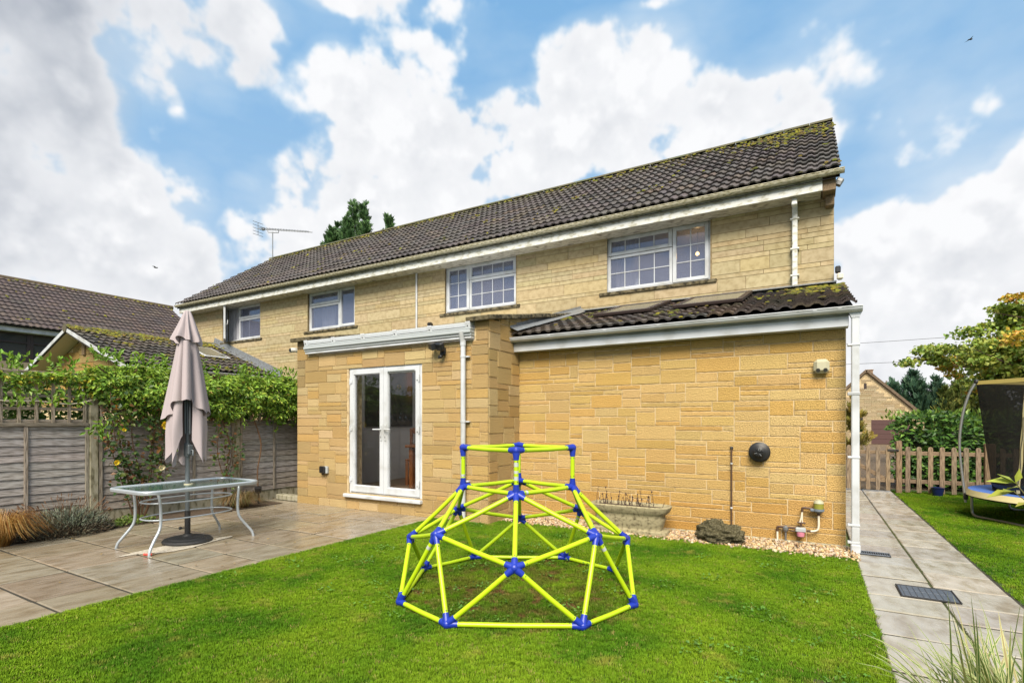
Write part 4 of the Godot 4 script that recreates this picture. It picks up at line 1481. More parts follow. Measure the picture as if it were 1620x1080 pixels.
	gp.prism([Vector2(-33.0, 4.901), Vector2(-25.6, 4.901), Vector2(-29.2, 7.25)], -14.4, -14.2)
	obj("gable", gp, M.far_render, n)
	for k in 6:
		var fz := -9.2 + k * 1.25
		var wm := MB.new()
		wm.t = Transform3D(Basis(Vector3(0, 0, -1), UP, Vector3(1, 0, 0)), o + Vector3(-25.62, 3.6, fz + 1.25))
		obj("window_frame", (func() -> MB:
			var f := frame_mesh(0, 1.25, 0, 1.1, 0.09, -0.1, 0.0)
			f.box(Vector3(0.09, 0.70, -0.09), Vector3(1.16, 0.76, -0.005))
			return f).call(), M.dark_frame, n, wm.t)
		wm.t = wm.t
		var pm := MB.new()
		pm.box(Vector3(0.09, 0.09, -0.06), Vector3(1.16, 1.01, -0.05))
		obj("pane", pm, mat("far_pane", lin(0.05, 0.055, 0.06), 0.05, {"spec": 0.6}) if not M.has("far_pane") else M.far_pane, n, wm.t)
	var fm := MB.new()
	fm.t = Transform3D(Basis(), o)
	fm.box(Vector3(-25.35, 4.68, -14.6), Vector3(-25.30, 4.92, 6), 0.004)
	fm.box(Vector3(-25.6, 4.675, -14.5), Vector3(-25.351, 4.70, 6))
	obj("fascia", fm, M.upvc, n)
	var ev := Vector3(-4.0, 2.5, 0).normalized()
	var esl := Vector2(4.0, 2.5).length()
	var ft := func(_i: int, _j: int) -> Color:
		return vary(pick([Color(0.105, 0.082, 0.078), Color(0.095, 0.076, 0.074), Color(0.12, 0.092, 0.082)]), 0.12, 0.04)
	lay_tiles(n, o + Vector3(-25.15, 4.88, 5.0), Vector3(0, 0, -1), ev, 49, 14, 0.40, esl / 14, func(_i, _j) -> bool: return false, ft, func(_i, _j) -> bool: return false, 5)
	lay_moss(n, o + Vector3(-25.15, 4.88, 5.0), Vector3(0, 0, -1), ev, 19.6, esl, 7000, func(_a: float, b: float) -> float: return smoothstep(0.92, 1.0, b) * 0.8, 0.045)
	var rd := MB.new()
	rd.t = Transform3D(Basis(), o)
	rd.quad(Vector3(-25.2, 4.84, 5), Vector3(-25.2, 4.84, -14.6), Vector3(-29.15, 7.32, -14.6), Vector3(-29.15, 7.32, 5))
	rd.quad(Vector3(-29.15, 7.32, 5), Vector3(-29.15, 7.32, -14.6), Vector3(-33.1, 4.84, -14.6), Vector3(-33.1, 4.84, 5))
	obj("roof_deck", rd, M.deck, n)
	var rt := MB.new()
	rt.t = Transform3D(Basis(), o)
	rt.col = Color(0.13, 0.10, 0.06)
	var q := 5.0
	while q > -14.6:
		rt.tube([Vector3(-29.15, 7.35, q), Vector3(-29.15, 7.35, q - 0.44)], 0.12, 10)
		q -= 0.45
	var ro := obj("ridge", rt, M.tile, n)
	ro.set_meta("kind", "stuff")
	# --- conifer behind the long roof
	spire_tree("conifer_tree", "dark evergreen conifer with several spires rising behind the long tiled roof", Vector3(-27.2, 0, -25.5), [[0.0, 0.0, 16.4, 2.0], [1.2, 0.3, 15.9, 1.8], [-1.4, 0.2, 15.0, 1.9], [2.9, -0.2, 14.9, 1.5], [-2.7, 0.1, 14.3, 1.9], [0.6, 1.2, 14.9, 1.8], [-0.8, 1.3, 14.3, 1.8], [1.9, 0.8, 14.3, 1.7]], 34000, 0.36, [Color(0.07, 0.14, 0.05), Color(0.095, 0.18, 0.06), Color(0.05, 0.10, 0.04)])
	# --- aerial on the roof
	var ae := thing("television_aerial", "thin metal television aerial on a pole at the far end of the roof ridge", "aerial", Vector3(-16.65, 7.12, -11.8))
	var am := MB.new()
	am.tube([Vector3(0, -0.1, 0), Vector3(0, 1.0, 0)], 0.018, 6)
	am.tube([Vector3(-0.16, 1.09, 0.09), Vector3(-0.14, 0.99, 0.08), Vector3(0.18, 0.97, -0.10), Vector3(0.20, 1.07, -0.10)], 0.016, 6)
	obj("pole", am, M.grey_metal, ae)
	var bd := Vector3(1.67, -0.12, -0.97)
	var b0 := Vector3(-0.45, 1.11, 0.26)
	var bo := MB.new()
	bo.tube([b0, b0 + bd], 0.014, 6)
	bo.box(Vector3(-0.33, 1.06, 0.12), Vector3(-0.23, 1.15, 0.20), 0.01)
	obj("boom", bo, M.grey_metal, ae)
	for i in 18:
		var el := MB.new()
		var c := b0 + bd * (i + 1.5) / 20.0
		var l := 0.16 - 0.004 * i
		el.tube([c + Vector3(0.02, 0.02, -l), c + Vector3(-0.02, 0.02, l)], 0.007, 4)
		el.tube([c + Vector3(0, -0.03, 0), c + Vector3(0, 0.05, 0)], 0.007, 4)
		obj("element", el, M.grey_metal, ae)
	var rf := MB.new()
	for i in 5:
		rf.tube([b0 + Vector3(0, -0.22 + i * 0.11, -0.2), b0 + Vector3(0, -0.22 + i * 0.11, 0.2)], 0.008, 4)
	rf.tube([b0 + Vector3(0, -0.22, 0), b0 + Vector3(0, 0.22, 0)], 0.01, 4)
	obj("reflector", rf, M.grey_metal, ae)

# an evergreen made of several narrow spires: [dx, dz, top, spread]
func spire_tree(called: String, label: String, at: Vector3, spires: Array, n: int, size: float, pal: Array, kind := "tree", group := "", low := 0.35) -> void:
	var t := thing(called, label, kind, at, 0.0, group)
	var s := Scatter.new()
	var tr := MB.new()
	for sp in spires:
		var top := Vector3(sp[0], sp[2], sp[1])
		tr.tube([Vector3(sp[0] * 0.1, -0.4, sp[1] * 0.1), Vector3(sp[0] * 0.5, sp[2] * 0.35, sp[1] * 0.5), Vector3(sp[0], sp[2] * 0.6, sp[1]), top - Vector3(0, 0.15, 0)], [0.03 * sp[2], 0.02 * sp[2], 0.01 * sp[2], 0.01], 6)
		var per := int(n / spires.size())
		# limbs that carry sprays
		var limbs := maxi(int(per / 14.0), 6)
		for l in limbs:
			var f := pow(R(0, 1), 0.8)
			var y: float = sp[2] * (1.0 - f * (1.0 - low))
			var reach: float = sp[3] * (0.07 + 1.1 * f) * R(0.55, 1.1)
			var a := R(0, TAU)
			var d := Vector3(cos(a), R(0.35, 1.1), sin(a)).normalized()
			for k in int(per / limbs):
				var g := sqrt(R(0, 1))
				var p := Vector3(sp[0], y, sp[1]) + d * reach * g + rand_dir() * reach * 0.12
				var dir := (d + Vector3(0, 0.55, 0) + rand_dir() * 0.6)
				s.add(leaf_tr(p, dir, size * R(0.55, 1.1)), vary(pick(pal), 0.3, 0.1))
		for k in 30:
			s.add(leaf_tr(top - Vector3(0, k * 0.04, 0) + rand_dir() * 0.03 * k * 0.3, UP + rand_dir() * 0.45, size * 0.8), vary(pick(pal), 0.3, 0.1))
	obj("trunk", tr, M.bark, t)
	multi("crown", sprig_mesh(4, 0.09), s, M.needle, t)

# ---------------------------------------------------------------- the fence with trellis
func build_fence() -> void:
	var f := thing("trellis_fence", "weathered grey panel fence with concrete posts and square trellis along the patio", "fence", Vector3(-8.3, 0, -3.2))
	var off := Vector3(8.3, 0, 3.2)
	var posts := [-1.23, -3.21, -5.19, -7.17, -8.93]
	var bcol := [Color(0.47, 0.455, 0.455), Color(0.44, 0.43, 0.43), Color(0.50, 0.48, 0.475), Color(0.44, 0.42, 0.40), Color(0.40, 0.385, 0.375)]
	for i in posts.size():
		var p := MB.new()
		p.t = Transform3D(Basis(), off)
		p.box(Vector3(-8.36, -0.1, posts[i] - 0.055), Vector3(-8.235, 1.98, posts[i] + 0.055), 0.015)
		obj("post", p, M.concrete, f)
		var g := MB.new()
		g.t = Transform3D(Basis(), off)
		if i == posts.size() - 1:
			continue
		var z1: float = posts[i] - 0.056
		var z0: float = posts[i + 1] + 0.056
		g.box(Vector3(-8.325, -0.1, z0), Vector3(-8.275, 0.17, z1), 0.008)
		obj("gravel_board", g, M.concrete, f)
		# panel: overlapping boards, rails and battens
		var pn := Node3D.new()
		pn.name = "panel" if i == 0 else "panel_%03d" % i
		f.add_child(pn)
		pn.position = off
		var y := 0.175
		var k := 0
		while y < 1.27:
			var hgt := R(0.100, 0.112)
			var b := MB.new()
			b.col = vary(pick(bcol), 0.10, 0.03)
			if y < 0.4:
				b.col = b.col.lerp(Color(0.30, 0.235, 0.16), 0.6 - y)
			# a wavy-edged board leaning out at its foot
			var n := 14
			var ph := R(0, 9)
			for s in n:
				var a0 := lerpf(z1 - 0.012, z0 + 0.012, float(s) / n)
				var a1 := lerpf(z1 - 0.012, z0 + 0.012, float(s + 1) / n)
				var w0 := 0.005 * sin(a0 * 5.0 + ph) + 0.003 * sin(a0 * 13.0 + ph * 2)
				var w1 := 0.005 * sin(a1 * 5.0 + ph) + 0.003 * sin(a1 * 13.0 + ph * 2)
				var xb := -8.262
				var xt := -8.278
				var lo0 := Vector3(xb, y + w0, a0)
				var lo1 := Vector3(xb, y + w1, a1)
				var hi0 := Vector3(xt, y + hgt + 0.02, a0)
				var hi1 := Vector3(xt, y + hgt + 0.02, a1)
				var bk := Vector3(-0.009, 0, 0)
				b.quad(lo0, lo1, hi1, hi0)
				b.quad(lo0 + bk, lo1 + bk, lo1, lo0)
				b.quad(lo1 + bk, lo0 + bk, hi0 + bk, hi1 + bk)
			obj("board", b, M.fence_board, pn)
			y += hgt - 0.008
			k += 1
		for bz in [0.0, 0.335, 0.665, 1.0]:
			var bt := MB.new()
			bt.col = vary(Color(0.38, 0.345, 0.285), 0.08, 0.03)
			var zc: float = lerpf(z1 - 0.02, z0 + 0.02, bz)
			bt.box(Vector3(-8.262, 0.175, zc - 0.02), Vector3(-8.243, 1.30, zc + 0.02), 0.004)
			obj("batten", bt, M.fence_batten, pn)
		var rl := MB.new()
		rl.col = Color(0.31, 0.28, 0.225)
		rl.box(Vector3(-8.295, 1.301, z0 + 0.002), Vector3(-8.235, 1.345, z1 - 0.002), 0.005)
		obj("rail", rl, M.fence_board, pn)
		# trellis on top
		var tl := Node3D.new()
		tl.name = "trellis" if i == 0 else "trellis_%03d" % i
		f.add_child(tl)
		tl.position = off
		var zc := z1 - 0.03
		while zc > z0 + 0.02:
			var sl := MB.new()
			sl.col = vary(Color(0.43, 0.38, 0.30), 0.10, 0.03)
			sl.box(Vector3(-8.262, 1.335, zc - 0.018), Vector3(-8.244, 1.985, zc + 0.018), 0.004)
			obj("slat", sl, M.fence_batten, tl)
			zc -= 0.163
		for yy in [1.365, 1.52, 1.68, 1.84, 1.965]:
			var sl := MB.new()
			sl.col = vary(Color(0.42, 0.375, 0.30), 0.10, 0.03)
			sl.box(Vector3(-8.283, yy - 0.018, z0 + 0.004), Vector3(-8.263, yy + 0.018, z1 - 0.004), 0.004)
			obj("slat", sl, M.fence_board, tl)
	# cable looped along the trellis
	var cb := MB.new()
	var pts := []
	for i in 22:
		var z := lerpf(-1.2, -3.5, i / 21.0)
		pts.append(Vector3(-8.225, 1.66 + 0.07 * sin((z + 2.1) * 2.6) + 0.02 * sin(z * 9.0), z))
	cb.tube(pts, 0.009, 6)
	tag(obj("cable", cb, M.copper_white), "pale cable looped along the trellis slats above the fence panel", "cable")

# ---------------------------------------------------------------- gate and picket fence
func picket(h: float, w: float, d: float) -> MB:
	var m := MB.new()
	m.col = vary(Color(0.30, 0.235, 0.165), 0.13, 0.05)
	var p := []
	for i in 7:
		var a := PI * i / 6.0
		p.append(Vector2(cos(a) * w / 2, h - w / 2 + sin(a) * w / 2))
	p.append(Vector2(-w / 2, 0))
	p.append(Vector2(w / 2, 0))
	m.prism(p, 0, d)
	return m

func build_side_gate() -> void:
	var f := thing("picket_fence", "low weathered picket fence in front of the laurel hedge, between gate and trampoline", "fence", Vector3(1.42, 0, -12.3))
	for x in [0.0, 1.31, 3.2, 5.1]:
		var p := MB.new()
		p.col = vary(Color(0.31, 0.225, 0.145), 0.1, 0.03)
		var w := 0.045 if x < 0.5 else 0.075
		p.box(Vector3(x - w, -0.1, -0.05), Vector3(x + w, 0.995 if x < 0.5 else 0.97, 0.06), 0.008)
		obj("post", p, M.fence_batten, f)
	for s in [[0.05, 1.235], [1.39, 3.12], [3.28, 5.0]]:
		for y in [0.20, 0.73]:
			var r := MB.new()
			r.col = vary(Color(0.30, 0.22, 0.145), 0.1, 0.03)
			r.box(Vector3(s[0], y, 0.0), Vector3(s[1], y + 0.075, 0.032), 0.005)
			obj("rail", r, M.fence_board, f)
		var n := int((s[1] - s[0]) / 0.168)
		for i in n:
			var x: float = s[0] + 0.085 + (s[1] - s[0] - 0.17) * i / (n - 1.0)
			obj("picket", picket(0.86, 0.072, 0.018), M.fence_batten, f, Transform3D(Basis(), Vector3(x, 0.035, 0.034)))
	var g := thing("garden_gate", "small wooden picket gate with diagonal brace across the paved path", "gate", Vector3(0.40, 0, -12.3))
	for i in 6:
		obj("picket", picket(0.86, 0.066, 0.018), M.fence_batten, g, Transform3D(Basis(), Vector3(0.06 + i * 0.158, 0.05, 0.034)))
	for y in [0.20, 0.74]:
		var r := MB.new()
		r.col = Color(0.29, 0.215, 0.14)
		r.box(Vector3(0.0, y, 0.0), Vector3(0.95, y + 0.07, 0.032), 0.005)
		obj("rail", r, M.fence_board, g)
	var br := MB.new()
	br.col = Color(0.26, 0.19, 0.125)
	br.t = Transform3D(Basis(Vector3(0, 0, 1), -0.56), Vector3(0.06, 0.73, 0.001))
	br.box(Vector3(0, -0.035, 0.0), Vector3(0.92, 0.035, 0.03), 0.005)
	obj("brace", br, M.fence_board, g)
	var la := MB.new()
	la.box(Vector3(0.84, 0.80, 0.053), Vector3(1.0, 0.84, 0.062), 0.003)
	la.ball(Vector3(1.0, 0.82, 0.07), 0.02, 8)
	obj("latch", la, M.screw, g)

# ---------------------------------------------------------------- beyond the gate
func build_far_side() -> void:
	var g := thing("gabled_garage", "steep gabled stone garage with brown door beyond the garden gate", "garage", Vector3(3.55, -0.3, -48))
	var w := MB.new()
	w.prism([Vector2(-3.5, 0), Vector2(3.5, 0), Vector2(3.5, 1.93), Vector2(0, 5.45), Vector2(-3.5, 1.93)], -9, -0.02)
	var wl := obj("wall", w, M.mortar, g)
	var holes := [Rect2(0.27 + 3.5, -0.1, 2.4, 2.0), Rect2(-0.18 + 3.5, 4.15, 0.22, 0.5)]
	var rr := ashlar(7.0, 5.4, holes, 0.16, 0.15, [1, 1, 1, 2], 2, 4)
	var keep := []
	for r in rr:
		if r.end.y < 1.93 + (3.5 - absf(r.get_center().x - 3.5) - r.size.x / 2) * 1.005:
			keep.append(r)
	lay_stones(wl, keep, Transform3D(Basis(), Vector3(-3.5, 0, 0)), [Color(0.50, 0.40, 0.25), Color(0.46, 0.37, 0.23), Color(0.53, 0.44, 0.29), Color(0.44, 0.34, 0.20)], M.stone, false, 0.02, 0.012)
	var dr := Node3D.new()
	dr.name = "garage_door"
	g.add_child(dr)
	dr.position = Vector3(0.27, 0, -0.01)
	for i in 5:
		var p := MB.new()
		p.box(Vector3(0.03, i * 0.37 + 0.01, 0), Vector3(2.37, i * 0.37 + 0.37, 0.03), 0.012)
		obj("panel", p, M.brown_door, dr)
	var vt := MB.new()
	vt.box(Vector3(-0.16, 4.17, -0.03), Vector3(0.02, 4.62, 0.0))
	obj("vent_slit", vt, M.dark_frame, g)
	for s in [-1.0, 1.0]:
		var rf := MB.new()
		var a := Vector2(0, 5.62)
		var b := Vector2(s * 3.75, 1.85)
		var nn := Vector2(s * 0.7, 0.7) * 0.09
		var p := [a - nn, b - nn, b + nn, a + nn]
		if s > 0:
			p.reverse()
		rf.prism(p, -9.1, 0.18)
		obj("roof_slope", rf, mat("stone_tile", lin(0.16, 0.12, 0.085), 0.9, {"tex": M.t_mott, "tri": 0.6}) if not M.has("stone_tile") else M.stone_tile, g)
	var ch := MB.new()
	ch.box(Vector3(0.30, 4.6, -4.6), Vector3(0.75, 5.95, -4.1), 0.02)
	ch.box(Vector3(0.25, 5.95, -4.65), Vector3(0.80, 6.02, -4.05), 0.02)
	obj("chimney", ch, M.chimney_brick, g)
	var lm := MB.new()
	lm.tube([Vector3(-0.32, 2.0, 0.0), Vector3(-0.32, 2.05, 0.12), Vector3(-0.32, 2.0, 0.16)], 0.02, 6)
	lm.lathe([Vector2(0.0, 0), Vector2(0.07, 0.02), Vector2(0.09, 0.2), Vector2(0.0, 0.28)], 8)
	var wlamp := MB.new()
	wlamp.t = Transform3D(Basis(), Vector3(-0.32, 1.78, 0.16))
	wlamp.lathe([Vector2(0.0, 0), Vector2(0.07, 0.02), Vector2(0.10, 0.2), Vector2(0.0, 0.28)], 8)
	wlamp.t = Transform3D()
	wlamp.box(Vector3(-0.36, 1.95, 0.0), Vector3(-0.28, 2.1, 0.16))
	obj("wall_lantern", wlamp, M.screw, g)
	var pt := thing("plant_pot", "blue glazed pot with a spiky plant beside the brown garage door", "plant pot", Vector3(2.9, -0.29, -45.5))
	var pm := MB.new()
	pm.lathe([Vector2(0.0, 0.0), Vector2(0.22, 0.0), Vector2(0.34, 0.25), Vector2(0.33, 0.48), Vector2(0.36, 0.52), Vector2(0.31, 0.52), Vector2(0.30, 0.44), Vector2(0, 0.44)], 16)
	pm.t = Transform3D(Basis(), Vector3(0, 0.7, 0))
	obj("pot", pm, M.blue_glaze, pt, Transform3D(Basis(), Vector3(0, 0.0, 0)).scaled(Vector3(0.8, 0.8, 0.8)))
	var ps := Scatter.new()
	for i in 160:
		ps.add(leaf_tr(Vector3(0, 0.95, 0), Vector3(R(-1, 1), R(0.3, 1.4), R(-1, 1)), R(0.3, 0.7)), vary(pick([Color(0.08, 0.15, 0.04), Color(0.14, 0.17, 0.05)]), 0.2))
	multi("foliage", leaf_mesh(0.06), ps, M.leaf, pt)
	# hedge of laurel behind the pickets
	var hg := thing("laurel_hedge", "glossy dark green laurel hedge standing behind the picket fence", "hedge", Vector3(1.5, 0, -13.3))
	var hs := Scatter.new()
	var hp := [Color(0.05, 0.12, 0.022), Color(0.035, 0.09, 0.02), Color(0.08, 0.17, 0.03), Color(0.13, 0.24, 0.04), Color(0.025, 0.065, 0.015)]
	var hn := FastNoiseLite.new()
	hn.frequency = 0.8
	for i in 9000:
		var x := R(-0.05, 6.2)
		var y := R(0.05, 1.0)
		var topy := 1.42 + 0.10 * hn.get_noise_2d(x, 3.0) + 0.05 * sin(x * 3.0) + 0.06 * x * 0.5
		topy *= smoothstep(-0.35, 0.35, x) * 0.25 + 0.75
		var z := -0.5 + R(-0.5, 0.55) * (1.0 - 0.3 * y)
		var p := Vector3(x, y * topy, z)
		if rng.randf() < 0.5:
			p.z = 0.02 + 0.12 * hn.get_noise_2d(x * 2.0, y * 3.0) + R(-0.05, 0.06)
		elif rng.randf() < 0.4:
			p.y = topy + R(-0.06, 0.05)
		hs.add(leaf_flat(p, Vector3(R(-1, 1), R(-0.5, 0.7), R(-0.2, 0.8)), Vector3(R(-0.5, 0.5), R(0.2, 1), R(0.3, 1)), R(0.09, 0.15)), vary(pick(hp), 0.25, 0.08))
	for i in 500:
		hs.add(leaf_tr(Vector3(R(-0.2, 6.2), 1.42 + R(-0.05, 0.13), -0.3 + R(-0.3, 0.3)), Vector3(R(-0.7, 0.7), 1, R(-0.5, 0.8)), R(0.09, 0.14)), vary(Color(0.17, 0.26, 0.05), 0.25, 0.08))
	multi("foliage", leaf_mesh(0.24), hs, M.leaf, hg)
	var hb := MB.new()
	for i in 16:
		var x := 0.15 + i * 0.38
		hb.tube([Vector3(x, 0, -0.5), Vector3(x + R(-0.1, 0.1), 0.6, -0.5 + R(-0.2, 0.2)), Vector3(x + R(-0.2, 0.2), 1.3, -0.5 + R(-0.3, 0.3))], [0.03, 0.022, 0.01], 6)
	obj("stem", hb, M.bark, hg)
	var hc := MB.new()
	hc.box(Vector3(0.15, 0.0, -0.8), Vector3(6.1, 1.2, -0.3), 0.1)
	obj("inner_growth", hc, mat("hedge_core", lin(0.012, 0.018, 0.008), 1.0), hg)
	# the autumn tree
	broad_tree("autumn_tree", "spreading maple tree turning yellow and orange above the trampoline net", Vector3(6.6, -0.1, -21.5), 5.5, 36000)
	# conifers and shrubs in the distance
	spire_tree("conifer_tree", "bushy blue-green conifer just right of the stone garage", Vector3(8.3, -0.3, -62), [[0, 0, 6.2, 2.6], [-1.7, 0.3, 5.4, 2.2], [1.6, 0.4, 5.6, 2.2], [0.2, 0.8, 5.2, 2.4], [-2.8, 0, 4.6, 2.0]], 7000, 0.6, [Color(0.045, 0.10, 0.06), Color(0.035, 0.08, 0.045), Color(0.07, 0.13, 0.075)], "tree", "", 0.05)
	spire_tree("conifer_tree", "yellow-green feathery conifer between the blue-green one and the trampoline pole", Vector3(11.6, -0.3, -61), [[0, 0, 5.7, 2.2], [-1.2, 0.2, 4.6, 1.9], [1.2, 0.3, 5.2, 1.9], [2.2, 0.3, 4.4, 2.0]], 6000, 0.55, [Color(0.12, 0.15, 0.035), Color(0.16, 0.17, 0.04), Color(0.09, 0.12, 0.03)], "tree", "", 0.05)
	spire_tree("distant_tree", "small yellowing tree peeping over the garage roof edge", Vector3(6.6, -0.3, -66), [[0, 0, 5.7, 1.0], [1.0, 0, 5.2, 0.9]], 700, 0.4, [Color(0.20, 0.17, 0.04), Color(0.14, 0.15, 0.04), Color(0.22, 0.13, 0.04)], "tree", "", 0.1)
	spire_tree("distant_tree", "dark leafy tree behind the hedge below the autumn maple", Vector3(10.0, -0.3, -30), [[0, 0, 4.0, 2.6], [-1.5, 0.5, 3.0, 2.0], [2.0, 0, 3.6, 2.4]], 3000, 0.5, [Color(0.07, 0.10, 0.03), Color(0.10, 0.12, 0.035), Color(0.05, 0.075, 0.025)], "tree", "", 0.03)
	spire_tree("distant_shrub", "yellow shrub in the gap between downpipe and garage", Vector3(1.55, -0.2, -27), [[0, 0, 2.6, 0.8], [-0.5, 0, 2.1, 0.7]], 700, 0.3, [Color(0.22, 0.17, 0.03), Color(0.15, 0.14, 0.03)], "shrub", "", 0.05)
	# the tall hedge that closes the garden behind the photographer and shows in the glass doors
	var bh := thing("garden_hedge", "tall mixed hedge closing the garden opposite the house, mirrored in the glass doors", "hedge", Vector3(-4, 0, 9))
	var bs := Scatter.new()
	for i in 9000:
		var p := Vector3(R(-12, 10), 0, R(-0.5, 0.2))
		p.y = R(0, 1) * (3.0 + 0.6 * hn.get_noise_2d(p.x * 0.5, 9.0) + 0.4 * sin(p.x * 1.7))
		p.z -= 0.4 * hn.get_noise_2d(p.x, p.y)
		bs.add(leaf_flat(p, rand_dir() + Vector3(0, -0.2, -0.4), rand_dir() + Vector3(0, 0.5, -1), R(0.16, 0.30)), vary(pick(hp), 0.3, 0.1))
	multi("foliage", leaf_mesh(0.3), bs, M.leaf, bh)
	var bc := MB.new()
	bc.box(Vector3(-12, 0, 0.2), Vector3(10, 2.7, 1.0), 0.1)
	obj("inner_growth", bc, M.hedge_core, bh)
	var ws := 0
	for q in [[7.3, 7.29], [5.93, 5.7]]:
		var wm := MB.new()
		var pts := []
		for i in 13:
			var f := i / 12.0
			pts.append(Vector3(lerpf(-14, 20, f), lerpf(q[0], q[1], f) - 0.25 * sin(PI * f), -45))
		wm.tube(pts, 0.014, 4)
		tag(obj("overhead_wire", wm, M.wire), "upper thin overhead wire crossing the sky above the garage" if ws == 0 else "lower thin overhead wire crossing the sky close over the garage", "wire")
		ws += 1

func broad_tree(called: String, label: String, at: Vector3, height: float, n: int) -> void:
	var t := thing(called, label, "tree", at)
	var tr := MB.new()
	tr.tube([Vector3(0, -0.3, 0), Vector3(0.05, 0.8, 0), Vector3(0, 1.6, 0.05), Vector3(0.1, height * 0.75, 0)], [0.20, 0.15, 0.12, 0.03], 8)
	var s := Scatter.new()
	var green := [Color(0.22, 0.31, 0.06), Color(0.17, 0.26, 0.05), Color(0.27, 0.34, 0.065), Color(0.32, 0.35, 0.07)]
	var gold := [Color(0.58, 0.38, 0.05), Color(0.50, 0.40, 0.06), Color(0.48, 0.26, 0.04), Color(0.40, 0.37, 0.06)]
	var limbs := 26
	var nz3 := FastNoiseLite.new()
	nz3.frequency = 0.9
	nz3.seed = 3
	for l in limbs:
		var a := TAU * l / limbs * 2.618 + R(-0.2, 0.2)
		var f := float(l) / limbs
		var base := Vector3(0, lerpf(1.5, height * 0.72, f), 0)
		var reach := lerpf(4.3, 2.0, f) * R(0.8, 1.12)
		var rise := lerpf(0.5, 1.2, R(0, 1))
		var end := base + Vector3(cos(a) * reach, rise, sin(a) * reach)
		end.y = minf(end.y, height - absf(reach) * 0.12)
		if end.x < -1.2:
			end.y = maxf(end.y, 3.0 + R(0, 0.9))
		var mid := (base + end) * 0.5 + Vector3(0, 0.25, 0)
		tr.tube([base, mid, end], [0.06, 0.035, 0.008], 5)
		for tw in 13:
			var g := R(0.30, 1.05)
			var c := base.lerp(mid, g * 2) if g < 0.5 else mid.lerp(end, g * 2 - 1)
			c += Vector3(R(-0.5, 0.5), R(-0.25, 0.4), R(-0.5, 0.5)) * (0.5 + 0.6 * g)
			var rad := R(0.25, 0.5)
			var outer := clampf((c.length() - 2.4) * 0.5, 0, 1)
			var pal: Array = gold if rng.randf() < 0.04 + 0.17 * outer else green
			for k in int(n / (limbs * 13.0)):
				var p := c + rand_dir() * rad * pow(R(0, 1), 0.5) * Vector3(1, 0.45, 1)
				s.add(leaf_tr(p, Vector3(R(-1, 1), R(-0.9, 0.3), R(-1, 1)), R(0.09, 0.16)), vary(pick(pal), 0.3, 0.1))
	for i in 9000:
		var p := rand_dir() * pow(R(0, 1), 0.45)
		p = Vector3(p.x * 2.9, height * 0.60 + p.y * height * 0.34, p.z * 2.9)
		if nz3.get_noise_3dv(p) < -0.16:
			continue
		s.add(leaf_tr(p, rand_dir() + Vector3(0, -0.3, 0), R(0.10, 0.17)), vary(pick(green) if nz3.get_noise_3dv(p * 0.6 + Vector3(9, 0, 0)) < 0.33 else pick(gold), 0.3, 0.1))
	obj("trunk", tr, M.bark, t)
	multi("crown", leaf_mesh(0.42), s, M.leaf, t)

# ---------------------------------------------------------------- garden furniture
# a sheet through a grid of points, with smooth normals
func grid_sheet(mb: MB, pts: Array) -> void:
	var nu := pts.size()
	var nv: int = pts[0].size()
	var ns := []
	for i in nu:
		var row := []
		for j in nv:
			var du: Vector3 = pts[mini(i + 1, nu - 1)][j] - pts[maxi(i - 1, 0)][j]
			var dv: Vector3 = pts[i][mini(j + 1, nv - 1)] - pts[i][maxi(j - 1, 0)]
			row.append(du.cross(dv).normalized())
		ns.append(row)
	for i in nu - 1:
		for j in nv - 1:
			mb.tri_n(pts[i][j], pts[i + 1][j], pts[i + 1][j + 1], ns[i][j], ns[i + 1][j], ns[i + 1][j + 1])
			mb.tri_n(pts[i][j], pts[i + 1][j + 1], pts[i][j + 1], ns[i][j], ns[i + 1][j + 1], ns[i][j + 1])

func bez(p: Array, n: int) -> Array:
	# smooth points through the list
	var c := Curve3D.new()
	for i in p.size():
		var a: Vector3 = p[maxi(i - 1, 0)]
		var b: Vector3 = p[mini(i + 1, p.size() - 1)]
		var t := (b - a) / 6.0
		c.add_point(p[i], -t, t)
	var out := []
	for i in n + 1:
		out.append(c.sample_baked(c.get_baked_length() * i / n, true))
	return out

